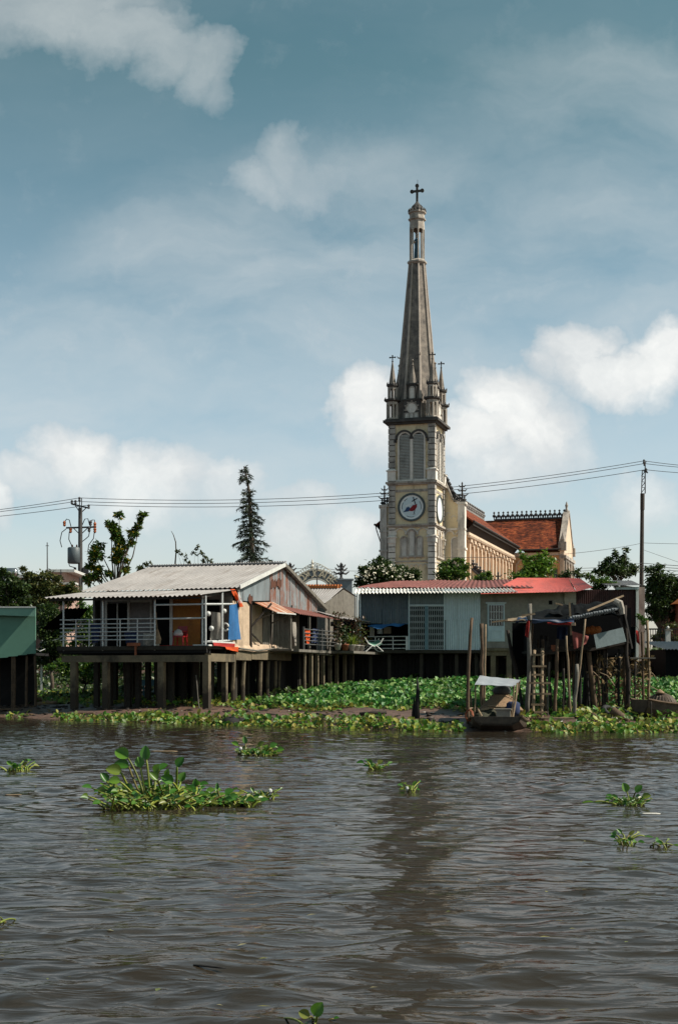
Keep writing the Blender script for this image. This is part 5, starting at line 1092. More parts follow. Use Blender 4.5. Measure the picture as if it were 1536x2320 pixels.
# arch over the church gate with its lettering
AY = 100.0; AC = P(715,1349,AY); AS = AY/F
af = Fr(AC.x, AY, 0, AC.z); AR = thing('gate_arch', 'curved gate arch with raised lettering and scrollwork between the roofs', 'gate', af)
mb = MB(af); mb.ring(arc(0,0,58*AS,8,172,28), arc(0,0,37*AS,8,172,28), 0, .3); emit(mb, 'arch', 'sign_blue', AR)
mb = MB(af); mb.ring(arc(0,0,60*AS,8,172,28), arc(0,0,57*AS,8,172,28), -.06, .36); mb.ring(arc(0,0,39*AS,8,172,28), arc(0,0,36*AS,8,172,28), -.06, .36); emit(mb, 'arch_border', 'cream', AR)
mb = MB(af)
for j in range(25):
    a = math.radians(20+j*140/24); r = 60*AS; big = 1+1.1*max(0,1-abs(j-12)/5); c = (r*math.cos(a), .15, r*math.sin(a))
    mb.tube([(c[0]+.17*big*math.cos(q*.9)*(.5+.5*q/6), .15, c[2]+.12*big+.17*big*math.sin(q*.9)*(.5+.5*q/6)) for q in range(7)], .032, 5)
mb.lathe([(.05,0),(.14,.2),(.04,.36),(.10,.5),(.01,.75)], (-.25,.15,60*AS), 6); emit(mb, 'scrollwork', 'cream', AR)
for sx in (-1,1):
    xo = (765-715)*AS if sx > 0 else -(798-715)*AS
    mb = MB(af); mb.box(xo,xo+33*AS,-.1,.5,-AC.z+2.6,36*AS); mb.box(xo-.1,xo+33*AS+.1,-.2,.6,34*AS,37.5*AS); pl = emit(mb, 'gate_pillar', 'sign_blue', AR)
    candelabra('finial', af @ Matrix.Translation((xo+(8 if sx > 0 else 25)*AS,.2,0)), 37*AS, 38*AS, pl)
def glyph(ch, size):
    cu = bpy.data.curves.new('t', 'FONT'); cu.body = ch; cu.size = size; cu.align_x = 'CENTER'; cu.extrude = .03; cu.offset = .008
    ob = bpy.data.objects.new('t', cu); me = ob.to_mesh(); r = ([v.co.copy() for v in me.vertices], [tuple(p.vertices) for p in me.polygons]); ob.to_mesh_clear(); bpy.data.objects.remove(ob); bpy.data.curves.remove(cu); return r
for ch, deg in (('G',160),('I',151),('Á',142),('O',131),('X',113),('Ứ',101),('C',85),('Á',73),('I',63.5),('B',50),('È',38.5)):
    vs, fs = glyph(ch, 17*AS*1.4); a = math.radians(deg); r = 41.5*AS; mb = MB(af)
    rot = Matrix.Translation((r*math.cos(a),-.035,r*math.sin(a))) @ Matrix.Rotation(-(a-PI/2),4,'Y') @ Matrix.Rotation(PI/2,4,'X')
    mb.add([rot @ v for v in vs], fs); emit(mb, 'letter', 'bronze', AR)
# far houses at the left
BY = 100.0; q = BY/F
S8 = thing('pink_house', 'distant pinkish house with a flat white roof edge behind the left trees', 'house', Fr(P(40,0,BY).x, BY, 0, 2.7))
p0 = P(32,1330,BY); p1 = P(62,1292,BY); mb = MB(); mb.box(p0.x,p1.x,BY,BY+5,2.6,p1.z-.6); emit(mb, 'wall', 'pink_wall', S8)
mb = MB(); mb.box(p0.x-.3,p1.x+.6,BY-.3,BY+5.2,p1.z-.6,p1.z-.35); emit(mb, 'roof', 'white_paint', S8)
S9 = thing('far_house', 'distant pale house with an orange tiled lean-to beside the transformer pole', 'house', Fr(P(140,0,BY).x, BY, 0, 2.7))
p0 = P(118,1330,BY); p1 = P(150,1297,BY); mb = MB(); mb.box(p0.x,p1.x,BY,BY+5,2.6,p1.z); emit(mb, 'wall', 'pink_wall', S9)
mb = MB(); mb.box(p0.x-.4,p1.x+.7,BY-.4,BY+5.2,p1.z,p1.z+.2); mb.box(p0.x,p1.x+1.0,BY-1.5,BY-.4,p1.z-1.0,p1.z-.85); emit(mb, 'roof', 'white_paint', S9)
mb = MB(); mb.prism([(BY-3.4,p1.z-2.3),(BY-.05,p1.z-.9),(BY-.05,p1.z-1.1),(BY-3.4,p1.z-2.5)], P(112,0,BY).x, P(152,0,BY).x, axis='x'); emit(mb, 'lean_to', 'orange_tile', S9)
p = P(24,1298,BY-2); tf = Fr(p.x,p.y,0,p.z); tk = thing('water_tank', 'round steel water tank lying beside the pink house', 'water tank', tf)
mb = MB(tf @ Matrix.Rotation(PI/2,4,'Y')); mb.lathe([(.05,-.55),(.28,-.5),(.36,-.4),(.36,.4),(.28,.5),(.05,.55)], (0,0,0), 12); emit(mb, 'tank', 'steel', tk, True)
mb = MB(tf); mb.bar((-.3,0,-.3),(-.3,0,-p.z+2.6),.08); mb.bar((.3,0,-.3),(.3,0,-p.z+2.6),.08); mb.bar((-.4,0,-.36),(.4,0,-.36),.1); emit(mb, 'stand', 'iron', tk)
# black plank screens added below the floors to darken the space there
def shade_planks(parent, x0, x1, y, zt, fr, gaps=()):
    mb = MB(fr); x = x0
    while x < x1:
        w = random.uniform(.16,.3)
        if not any(a < x < b for a, b in gaps):
            p = fr @ Vector((x,y,0)); mb.box(x,x+w-.015,y+random.uniform(-.03,.03),y+.05,G(p.x,p.y)-.2,zt-random.uniform(0,.08))
        x += w
    return emit(mb, 'shade_planks', 'wood_black', parent)
shade_planks(S1, rx(775), rx(1088), RY+1.2, FLZ-.14, Matrix()); shade_planks(S2, rx(1088), rx(1305), RY+2.2, FLZ-.2, Matrix()); shade_planks(S3, rx(1305), rx(1450), RY+1.2, FLZ-.14, Matrix())
shade_planks(HOUSE, -W+1.3, -3.6, 6.8, 2.56, HA); shade_planks(HOUSE, -2.2, -.1, 6.8, 2.56, HA); shade_planks(HOUSE, -.1, .35, 9.2, 2.56, HA)
mb = MB(HA); y = 7.0
while y < 19:
    w = random.uniform(.16,.3); p = HA @ Vector((-.2,y,0)); mb.box(-.25,-.2,y,y+w-.015,G(p.x,p.y)-.2,2.54); y += w
emit(mb, 'shade_planks', 'wood_black', HOUSE)
# ------------------------------------------------------------------ power poles and lines
def base_z(p): return G(p.x, p.y)-.1
LY = 139.0; PK = 1.39; p = P(182, 1128, LY); l0 = Fr(p.x, LY, 0, 0); lf = l0 @ Matrix.Scale(PK, 4); ls = LY/F/PK
LP = thing('power_pole', 'concrete transformer pole with two crossarms left of the tin roofed house', 'power pole', l0)
lv = lambda v: CH/PK+(HZ-v)*ls; lu = lambda u: (u-182)*ls
mb = MB(lf); mb.tube([(0,0,base_z(p)/PK),(0,0,lv(1150)),], [.22,.15], 8); mb.bar((-.06,0,lv(1150)),(-.06,0,lv(1129)),.06); mb.bar((.10,0,lv(1150)),(.10,0,lv(1129)),.06); emit(mb, 'pole', 'pole_concrete', LP)
mb = MB(lf); mb.bar((lu(163),0,lv(1142)),(lu(202),-.3,lv(1152)),.12); mb.bar((lu(170),0,lv(1144)),(0,0,lv(1163)),.06); mb.bar((lu(196),0,lv(1150)),(0,0,lv(1163)),.06); emit(mb, 'crossarm', 'iron', LP)
mb = MB(lf); mb.bar((lu(150),0,lv(1196)),(lu(218),0,lv(1194)),.12); mb.bar((lu(166),0,lv(1196)),(0,0,lv(1212)),.06); mb.bar((lu(200),0,lv(1195)),(0,0,lv(1212)),.06); emit(mb, 'crossarm', 'iron', LP)
for u,v in ((163,1135),(171,1135),(180,1128),(201,1145)): mb = MB(lf); mb.lathe([(.05,0),(.11,.08),(.06,.16),(.11,.24),(.05,.34)], (lu(u),0,lv(v+8)), 8); emit(mb, 'insulator', 'iron', LP)
for u,v,m in ((160,1202,'insulator'),(146,1187,'insulator'),(215,1190,'insulator'),(215,1202,'insulator'),(202,1200,'iron'),(205,1186,'iron')):
    mb = MB(lf); mb.lathe([(.04,-.2),(.12,-.1),(.09,0),(.13,.1),(.05,.24)], (lu(u),0,lv(v)), 8); emit(mb, 'fuse', m, LP)
mb = MB(lf); mb.lathe([(.42,0),(.50,.06),(.50,1.15),(.44,1.22)], (lu(168),0,lv(1277)), 14); T_ = emit(mb, 'transformer', 'transformer', LP, True)
for u in (164,174): mb = MB(lf); mb.lathe([(.09,0),(.12,.1),(.06,.2),(.1,.3),(.04,.6)], (lu(u),0,lv(1252)), 8); emit(mb, 'bushing', 'terracotta', T_)
mb = MB(lf); mb.bar((lu(176),0,lv(1255)),(0,0,lv(1255)),.14); mb.bar((lu(176),0,lv(1272)),(0,0,lv(1272)),.14); mb.box(.2,.62,-.15,.15,lv(1320),lv(1286)); mb.tube([(-.4,0,lv(1286)),(-.38,0,2.8)], .1, 6); emit(mb, 'bracket', 'iron', LP)
mb = MB(lf)
for pts in ([(146,1184),(151,1176),(157,1178),(161,1193)],[(150,1198),(140,1206),(136,1225),(140,1240)],[(157,1205),(156,1222),(162,1235),(164,1250)],[(186,1190),(192,1176),(199,1175),(203,1190)],[(205,1185),(209,1178),(214,1178),(216,1192)],[(203,1204),(201,1215),(193,1222),(185,1228)],[(214,1204),(212,1220),(201,1235),(199,1251)],[(158,1255),(154,1270),(158,1283),(172,1287)],[(190,1286),(198,1284),(205,1294),(214,1310)]):
    mb.tube([(lu(a),.0,lv(b)) for a,b in pts], .035, 5)
emit(mb, 'jumper_cable', 'wire', LP)
RYP = 139.0; rs = RYP/F/PK; p = P(1455,1045,RYP); r0_ = Fr(p.x,RYP,0,0); rf = r0_ @ Matrix.Scale(PK, 4); rv = lambda v: CH/PK+(HZ-v)*rs; ru = lambda u: (u-1455)*rs
RP = thing('power_pole', 'tall slim brown pole with a lattice top at the right side', 'power pole', r0_)
mb = MB(rf); mb.tube([(-.12,0,base_z(p)/PK),(0,0,rv(1150))], [.19,.14], 8); mb.tube([(0.01,0,rv(1155)),(.02,0,rv(1118))], .165, 8); emit(mb, 'pole', 'pole_wood', RP)
mb = MB(rf); x0, x1 = -.06, .22
mb.bar((x0,0,rv(1118)),(x0+.06,0,rv(1066)),.06); mb.bar((x1,0,rv(1118)),(x1,0,rv(1048)),.07)
for k in range(4): z = rv(1116)+k*.42; mb.bar((x0,0,z),(x1,0,z+.36),.05); mb.bar((x1,0,z+.36),(x0,0,z+.42),.04)
emit(mb, 'lattice_top', 'iron', RP)
mb = MB(rf); mb.bar((.1,0,rv(1066)),(.42,0,rv(1071)),.09); mb.bar((.05,0,rv(1050)),(.3,0,rv(1046)),.08); emit(mb, 'crossarm', 'iron', RP)
for u,v in ((1459,1046),(1460,1052),(1464,1066)): mb = MB(rf); mb.lathe([(.04,-.12),(.1,-.04),(.06,.02),(.1,.08),(.04,.18)], (ru(u),0,rv(v)), 8); emit(mb, 'insulator', 'iron', RP)
def wire(a, b, sag, label, r=.03, n=24):
    a = Vector(a); b = Vector(b); mb = MB(); mb.tube([a.lerp(b,i/n)-Vector((0,0,sag*4*(i/n)*(1-i/n))) for i in range(n+1)], r, 5)
    return tag(emit(mb, 'power_line', 'wire', None, False, loc=a), label, 'power line', 'power lines and cables')
A1,A2,A3 = P(180,1128,LY),P(172,1136,LY),P(202,1144,LY); B1,B2,B3 = P(1459,1044,RYP),P(1460,1050,RYP),P(1462,1064,RYP)
wire(A1,B1,1.6,'topmost power line crossing the sky between the two poles'); wire(A2,B2,1.6,'middle power line just below the topmost between the two poles'); wire(A3,B3,1.5,'lowest of the three power lines between the two poles')
wire(P(-260,1180,LY),A1,.25,'topmost power line leaving the frame left of the transformer pole'); wire(P(-260,1184,LY),A2,.2,'middle power line leaving the frame left of the transformer pole'); wire(P(-260,1188,LY),A3,.3,'lowest power line leaving the frame left of the transformer pole')
wire(B1,P(1700,1062,RYP),.2,'topmost power line leaving the frame right of the brown pole'); wire(B2,P(1700,1064,RYP),.2,'middle power line leaving the frame right of the brown pole'); wire(B3,P(1700,1074,RYP),.2,'lowest power line leaving the frame right of the brown pole')
wire(P(1000,1262,96),P(1453,1231,RYP),.5,'thin single line rising from the church yard to the brown pole', .02); wire(P(1453,1230,RYP),P(1700,1231,RYP),.1,'thin single line leaving the brown pole at mid height', .02)
wire(P(1455,1245,RYP),P(1700,1325,RYP),.1,'slanting stay wire right of the brown pole', .018)
for k,v in enumerate((1276,1282,1288,1296)): wire(P(1300,v+12,RYP-4),P(1455,v,RYP-.4),.12,('upper','second','third','lowest')[k]+' of the low cables left of the brown pole', .025); wire(P(1455,v,RYP-.4),P(1700,v+12,RYP-4),.1,('upper','second','third','lowest')[k]+' of the low cables right of the brown pole', .03)
for u,v0,v1,Y,lb in ((107,1229,1300,98,'thin aerial mast standing left of the transformer pole'),(718,1281,1345,90,'thin dark pole in front of the gate arch'),(1357,1272,1305,90,'short thin post left of the brown power pole'),(138,1290,1345,92,'short dark post beside the distant pale house')):
    a = P(u,v0,Y); mb = MB(); mb.tube([(a.x,a.y,base_z(a)),(a.x+.02,a.y,(a.z+2.6)/2),(a.x,a.y,a.z)], [.07,.06,.035], 6); mb.bar((a.x-.12,a.y,a.z-.25),(a.x+.12,a.y,a.z-.25),.04); tag(emit(mb, 'thin_pole', 'iron', None, loc=(a.x,a.y,base_z(a))), lb, 'pole')
wire(P(560,1287,92),P(718,1284,90),.15,'thin line ending at the pole in front of the gate arch', .015); wire(P(718,1284,90),P(860,1290,92),.2,'thin line running right from the pole by the gate arch', .015)
# ------------------------------------------------------------------ trees
def bez2(a, b, c, n=5): return [a*(1-t)**2+b*2*t*(1-t)+c*t*t for t in [i/n for i in range(n+1)]]
def tree(name, label, blobs, Y, per, L, W, m, r0=.16, cat='tree', group=None, base=None, trunk=True, **kw):
    us = [b[0] for b in blobs]; bu = base if base is not None else sum(us)/len(us)
    b = P(bu, 1500, Y); b.z = base_z(b); t = thing(name, label, cat, Fr(b.x,b.y,0,b.z), group)
    crown(t, blobs, Y, per, L, W, m, **kw)
    if trunk: limbs(t, b, blobs, Y, r0)
    return t
tree('broadleaf_tree', 'leafy tree with upright shoots and yellow leaves behind the tin roof', [(270,1167,11,9),(322,1164,9,9),(317,1177,4,7),(310,1191,8,8),(253,1189,14,11),(262,1205,14,14),(268,1220,18,14),(301,1207,11,12),(296,1228,9,9),(222,1237,15,11),(272,1245,20,14),(218,1258,20,13),(286,1270,8,8),(264,1266,16,12),(206,1279,12,10),(220,1290,15,11),(200,1313,14,10),(216,1308,18,10),(286,1290,12,7),(245,1300,12,6)], 92, 46, .52, .26, 'leaf_shoot', .14, base=262, droop=.15)
cb = P(572,1500,100); cb.z = base_z(cb); CT = thing('conifer_tree', 'tall dark feathery conifer standing alone behind the tin roof', 'tree', Fr(cb.x,100,0,cb.z))
cl = [P(572,1280,100),P(568,1180,100),P(565,1120,100),P(560,1085,100),P(552,1056,100)]
mb = MB(CT.matrix_world); mb.fr = Matrix(); mb.tube([cb]+cl, [.30,.2,.15,.11,.07,.02], 7); br_c = []; br_d = []
for k in range(190):
    v = 1058+225*(k/190)**.9
    if 1091 < v < 1108 and random.random() < .75: continue
    w = np.interp(v, [1055,1068,1085,1095,1112,1130,1160,1200,1250,1285], [3,10,15,8,8,16,22,30,34,38])*random.uniform(.6,1.3)*(.95+.3*math.sin(v*.21))/F*100
    t_ = (1280-v)/224*4; q_ = min(int(t_),3); o_ = cl[q_].lerp(cl[q_+1], t_-q_) if v < 1280 else cl[0]; o_ = Vector((o_.x,o_.y,CH+(HZ-v)/F*100)); a_ = random.random()*2*PI
    d_ = Vector((math.cos(a_)*w, math.sin(a_)*w, 0)); e_ = o_+d_+Vector((0,0,-.22*w+random.uniform(-.1,.25))); c_ = o_+d_*.55+Vector((0,0,.16*w)); pts_ = bez2(o_,c_,e_)
    mb.tube(pts_, [.035,.03,.022,.016,.010,.006], 4)
    for p_, q2 in zip(pts_[1:-1], pts_[2:]):
        for r_ in range(max(3,int(w*11))): f_ = random.random(); br_c.append(p_.lerp(q2,f_)); dd = (q2-p_).normalized()*.6+Vector((random.uniform(-.6,.6),random.uniform(-.6,.6),random.uniform(-.8,.25))); br_d.append(dd)
emit(mb, 'trunk', 'bark', CT)
br_c = np.array([tuple(x) for x in br_c]); br_d = np.array([tuple(x) for x in br_d]); nn_ = len(br_c)
Vv, Fc = leaves(br_c, br_d, rdir(nn_), RNG.uniform(.16,.42,nn_), np.full(nn_,.055)); npmesh('foliage', Vv, Fc, 'leaf_conifer', CT)
tree('flowering_tree', 'round dark tree dotted with white blossom in front of the church tower', [(825,1310,20,18),(838,1295,24,16),(862,1285,28,18),(885,1300,28,20),(910,1298,24,14),(935,1308,18,13),(860,1312,40,18),(815,1322,12,12),(820,1290,4,10),(860,1268,4,8),(870,1298,50,22),(915,1308,36,14),(942,1302,16,12)], 86, 60, .40, .17, 'leaf_dark', .16)
FT = bpy.data.objects['flowering_tree']; C = blobcloud([(830,1305,30,24,-1.0),(868,1288,40,24,-1.2),(905,1298,34,18,-1),(938,1306,20,12,-1)], 85.6, 7, .6, clump=1, spread=.3); V, Fc = leaves(C, rdir(len(C),-.1), rdir(len(C),1), np.full(len(C),.17), np.full(len(C),.15)); npmesh('blossom', V, Fc, 'flower_white', FT)
tree('young_tree', 'light green young tree just right of the church tower foot', [(1000,1283,14,10),(1022,1275,12,9),(1040,1272,13,9),(1052,1285,14,12),(1030,1293,26,10),(1005,1300,20,10),(1045,1303,22,8),(1010,1312,25,8),(1025,1296,40,16)], 90, 46, .42, .19, 'leaf_mid', .1, droop=.1)
tree('small_tree', 'small dark bush between the church wall and the red roofs', [(1092,1307,14,7),(1110,1300,8,6),(1075,1312,12,6),(1100,1313,22,5)], 92, 44, .42, .18, 'leaf_mid', .1, cat='bush')
tree('broadleaf_tree', 'broad light green tree in front of the transept roof', [(1182,1257,10,8),(1196,1264,12,8),(1236,1255,12,8),(1228,1266,22,10),(1204,1280,26,10),(1247,1275,14,12),(1193,1298,24,9),(1232,1296,26,9),(1180,1309,22,6),(1218,1308,30,7),(1215,1285,40,22),(1200,1305,48,12)], 94, 44, .42, .19, 'leaf_lime', .12, droop=.1)
tree('bush', 'dark low bush right of the broad light green tree', [(1290,1298,16,7),(1308,1296,12,8),(1275,1306,18,6),(1315,1306,14,6)], 92, 50, .46, .15, 'leaf_dark', .1, cat='bush', droop=.25)
tree('broadleaf_tree', 'bushy tree with three pointed tops left of the brown power pole', [(1375,1268,12,10),(1393,1256,7,12),(1417,1252,8,12),(1371,1280,14,10),(1408,1270,18,11),(1393,1288,30,12),(1436,1284,14,10),(1360,1296,18,9),(1420,1298,24,9),(1400,1292,46,18)], 88, 50, .40, .18, 'leaf_dark', .14, droop=.15)
tree('overhanging_tree', 'yellow green leafy branches overhanging the end of the red tin roof', [(1335,1303,8,9),(1344,1312,10,9),(1358,1318,13,8),(1372,1314,12,8),(1388,1322,12,7),(1355,1328,16,6),(1400,1328,9,5),(1348,1334,12,5),(1360,1320,26,12)], 64.6, 46, .27, .13, 'leaf_mid', .07, base=1345, droop=.1)
tree('mango_tree', 'large dark drooping tree right of the maroon shed', [(1475,1290,14,12),(1492,1282,12,10),(1488,1305,24,16),(1515,1312,18,16),(1478,1330,18,16),(1505,1335,24,16),(1480,1355,16,14),(1508,1365,22,16),(1475,1380,14,12),(1500,1392,20,14),(1525,1352,12,20),(1482,1402,12,10),(1528,1400,12,18),(1465,1345,8,14),(1500,1325,36,30),(1495,1370,32,28),(1530,1330,24,26)], 82, 44, .46, .16, 'leaf_dark', .2, base=1478, droop=.35)
tree('bush', 'olive bush at the right edge behind the white ball topped post', [(1520,1420,18,14),(1505,1440,16,12),(1530,1448,16,14),(1490,1455,12,10),(1478,1445,8,10)], 74, 44, .26, .13, 'leaf_olive', .08, cat='bush')
tree('broadleaf_tree', 'dense dark tree at the left edge above the green shack', [(8,1300,14,14),(5,1330,18,18),(30,1335,18,15),(28,1352,26,12),(12,1360,20,12),(55,1345,12,14),(55,1362,14,10),(20,1320,24,20),(45,1330,22,18),(-10,1345,30,28),(35,1372,40,14)], 78, 46, .42, .2, 'leaf_dark', .18, droop=.2)
tree('broadleaf_tree', 'olive green tree with a pointed top left of the transformer pole', [(54,1288,7,10),(62,1300,12,10),(75,1310,18,12),(100,1303,22,12),(90,1325,30,14),(128,1312,14,10),(120,1332,24,14),(150,1335,14,10),(105,1350,30,12),(140,1355,20,12),(80,1340,20,10),(70,1330,30,22),(110,1335,36,22),(150,1352,22,18),(95,1365,40,18),(165,1330,16,18),(172,1350,18,14)], 82, 44, .46, .17, 'leaf_olive', .18, droop=.3)
tree('broadleaf_tree', 'shaded bushy tree between the green shack and the veranda', [(100,1375,18,14),(122,1385,18,16),(105,1405,14,18),(128,1415,16,18),(115,1440,18,16),(135,1450,14,16),(105,1465,16,14),(130,1480,16,14),(118,1500,20,12),(110,1395,34,24),(105,1430,30,26),(125,1465,32,26),(140,1425,20,24),(95,1490,24,20)], 66, 46, .30, .15, 'leaf_dark', .12, droop=.2)
tree('banana_bush', 'yellow green leafy bush seen through the left end of the veranda', [(185,1375,14,14),(205,1385,10,16),(188,1402,16,14),(206,1420,12,14),(180,1432,14,14),(200,1450,14,12),(172,1458,14,12),(190,1395,26,22),(160,1410,18,26),(195,1440,26,22)], 70, 40, .34, .17, 'leaf_mid', .08, cat='bush')
tree('hedge', 'dark hedge along the bank far behind the left stilts of the house', [(60+i*22,1490+8*math.sin(i*2.1),20,18+4*math.sin(i)) for i in range(13)], 72, 30, .34, .17, 'leaf_dark', .05, cat='hedge')
tree('bush', 'green bush growing on the bank behind the left stilts', [(110,1512,18,8),(140,1505,20,10),(165,1500,18,12),(190,1505,20,12),(225,1500,22,12),(150,1525,26,8),(255,1505,18,10),(210,1528,18,7),(170,1510,40,16),(230,1512,40,16),(200,1530,60,10),(290,1515,30,14)], 62, 44, .26, .14, 'leaf_mid', .06, cat='bush')
tree('bush', 'green bush seen between the stilts under the middle of the house', [(400,1515,16,12),(430,1505,12,12),(385,1535,14,10),(420,1535,16,8),(445,1525,10,12),(410,1512,36,18),(360,1518,22,14)], 66, 44, .26, .14, 'leaf_mid', .06, cat='bush')
tree('small_tree', 'small tuft of foliage showing over the left end of the tin roof ridge', [(335,1279,10,6),(318,1285,10,5),(325,1290,16,6)], 80, 44, .34, .17, 'leaf_olive', .07)
tree('sapling', 'thin sparse sapling with few leaves above the tin roof ridge', [(449,1241,7,6),(456,1251,7,6),(441,1255,6,5),(466,1258,7,6),(474,1270,7,5),(458,1270,6,5),(482,1277,5,4)], 82, 20, .30, .15, 'leaf_olive', .035, base=448)
tree('sapling', 'drooping twig with a few leaves left of the thin sapling', [(402,1247,4,6),(411,1256,4,4),(421,1263,5,7),(425,1275,5,5)], 82, 20, .28, .14, 'leaf_olive', .03, base=425)
mb = MB(); mb.tube([P(398,1300,82),P(397,1275,82),P(399,1250,82),P(398,1228,82),P(393,1212,82),P(388,1203,82)], [.05,.05,.04,.035,.025,.012], 5)
a = P(398,1300,82); mb.tube([(a.x,a.y,base_z(a)),a], .05, 5); tag(emit(mb, 'bare_branch', 'bark', None, loc=(a.x,a.y,base_z(a))), 'bare curved stick rising alone above the tin roof ridge', 'branch')
# white ball topped posts and railing on the bank
for u,v0,v1,Y,lb in ((1513,1418,1470,72,'white ball topped gatepost at the right edge beyond the hyacinths'),(94,1446,1492,66,'left of two thin white posts beside the green shack'),(118,1446,1490,66,'right of two thin white posts beside the green shack')):
    a = P(u,v1,Y); s = Y/F; h = (v1-v0)*s; w = 10*s if u > 1000 else 4*s; fr = Fr(a.x,a.y,0,0); t = thing('white_post', lb, 'post', fr)
    mb = MB(fr); mb.box(-w/2,w/2,-w/2,w/2,base_z(a),a.z+h*.78); emit(mb, 'shaft', 'white_paint', t)
    mb = MB(fr); mb.box(-w*.66,w*.66,-w*.66,w*.66,a.z+h*.78,a.z+h*.85); emit(mb, 'cap', 'plaster_grey', t)
    mb = MB(fr); r = w*.36; mb.lathe([(.02,a.z+h*.85),(r*.9,a.z+h*.85+r*.5),(r,a.z+h*.85+r),(r*.7,a.z+h*.85+r*1.7),(.02,a.z+h*.85+r*2)], (0,0,0), 10); emit(mb, 'ball', 'white_paint', t, True)
a0 = P(1462,1425,73); mb = MB()
for i in range(26): x = a0.x+i*.14; mb.box(x-.015,x+.015,72.98,73.02,2.6,4.15)
mb.box(a0.x-.1,a0.x+3.7,72.96,73.04,4.1,4.18); mb.box(a0.x-.1,a0.x+3.7,72.96,73.04,2.9,2.96); tag(emit(mb, 'iron_fence', 'wood_black', None, loc=(a0.x,73,2.6)), 'dark iron fence on the bank at the right edge', 'fence')
mb = MB(); mb.tube([P(80,1470,56),P(90,1476,60),P(104,1470,66)], .015, 4); mb.tube([P(118,1452,66),P(132,1448,60),P(146,1440,53)], .015, 4); tag(emit(mb, 'rope', 'white_cloth', None, loc=P(90,1474,60)), 'thin pale rope strung from the green shack to the white posts', 'rope')
# ------------------------------------------------------------------ rickety hut on poles
HY = 44.0
HUT = thing('stilt_hut', 'rickety dark hut patched with black tarpaulin on wooden poles', 'hut', Fr(P(1290,0,HY).x, HY, 0, 0))
def pole(pts, r, m='wood_brown', name='stilt', parent=HUT):
    mb = MB(); n = 7; pts = [Vector(p) for p in pts]; out = []; rr = []
    for i in range(n+1):
        t = i/n*(len(pts)-1); k = min(int(t), len(pts)-2); q = pts[k].lerp(pts[k+1], t-k)
        if 0 < i < n: q = q+Vector((random.uniform(-.4,.4)*r, random.uniform(-.4,.4)*r, 0))
        out.append(q); rr.append(r*random.uniform(.85,1.12))
    mb.tube(out, rr, 7); return emit(mb, name, m, parent, True) if parent else mb
def pv(u0,v0,u1,v1,Y,Y1=None):                  # top pixel, foot pixel -> two world points, foot pushed into the mud
    a = P(u0,v0,Y); b = P(u1,v1,Y1 or Y); b.z = min(b.z, G(b.x,b.y)-.15); return [a,b]
hutp = [(1200,1368,1196,1618,42.6,.085,'wood_grey'),(1206,1406,1190,1600,42.9,.07,'wood_brown'),(1263,1448,1256,1612,42.7,.075,'wood_brown'),(1334,1478,1352,1598,43.2,.10,'wood_brown'),(1416,1372,1426,1610,43.2,.09,'wood_dark'),(1150,1428,1187,1570,44.5,.07,'wood_dark'),(1298,1440,1302,1600,43.8,.07,'wood_brown'),(1245,1480,1243,1590,46,.07,'wood_dark'),(1330,1480,1324,1590,46,.16,'wood_black'),(1372,1480,1375,1590,46,.09,'wood_black'),(1400,1480,1396,1590,46.5,.08,'wood_black'),(1310,1480,1312,1590,47,.1,'wood_black'),(1350,1480,1362,1580,45,.06,'wood_brown'),(1415,1480,1418,1620,43.4,.07,'wood_brown'),(1228,1440,1226,1500,44,.07,'wood_dark'),(1275,1480,1280,1590,45.5,.06,'wood_dark')]
for u0,v0,u1,v1,Y,r,m in hutp: pole(pv(u0,v0,u1,v1,Y), r*.85, m)
for i in range(16):
    u = random.uniform(1205,1425); du = random.uniform(-14,14); Y = random.uniform(43,46); pole(pv(u,random.uniform(1440,1482),u+du,1600,Y), random.uniform(.025,.055), random.choice(['wood_dark','wood_brown','wood_dark','wood_black']))
mb = MB()
a,b = P(1195,1476,42.9),P(1420,1462,43.3); mb.bar(a,b,.10,.16); mb.bar(P(1200,1478,42.8),P(1262,1474,42.8),.07); mb.bar(P(1215,1482,42.7),P(1266,1480,42.7),.06); mb.bar(P(1330,1474,43),P(1425,1455,43.2),.08); mb.bar(P(1298,1480,43.5),P(1430,1462,43.5),.07)
emit(mb, 'floor_beam', 'wood_dark', HUT)
mb = MB(); f0,f1 = P(1205,1474,43),P(1420,1462,43.4); mb.add([f0,f1,f1+Vector((0,3.6,0)),f0+Vector((0,3.6,0)),f0-Vector((0,0,.08)),f1-Vector((0,0,.08)),f1+Vector((0,3.6,-.08)),f0+Vector((0,3.6,-.08))],[(0,1,2,3),(7,6,5,4),(0,4,5,1),(1,5,6,2),(2,6,7,3),(3,7,4,0)]); emit(mb, 'floor', 'wood_black', HUT)
mb = MB(); w0,w1 = P(1196,1410,46.5),P(1425,1378,46.8)
mb.prism([(w0.x,2.2),(w1.x,2.3),(w1.x,w1.z),(w0.x,w0.z)], 46.5, 46.56); mb.box(P(1160,0,45.5).x,P(1205,0,45.5).x,45.4,45.46,2.1,P(0,1412,45.5).z); emit(mb, 'back_wall', 'dark_void', HUT)  # black walls put the shade of the hut interior into the colour
mb = MB(); s0 = P(1203,1415,43.6); mb.box(s0.x,s0.x+.05,43.6,46.4,2.25,s0.z); emit(mb, 'side_wall', 'dark_void', HUT)
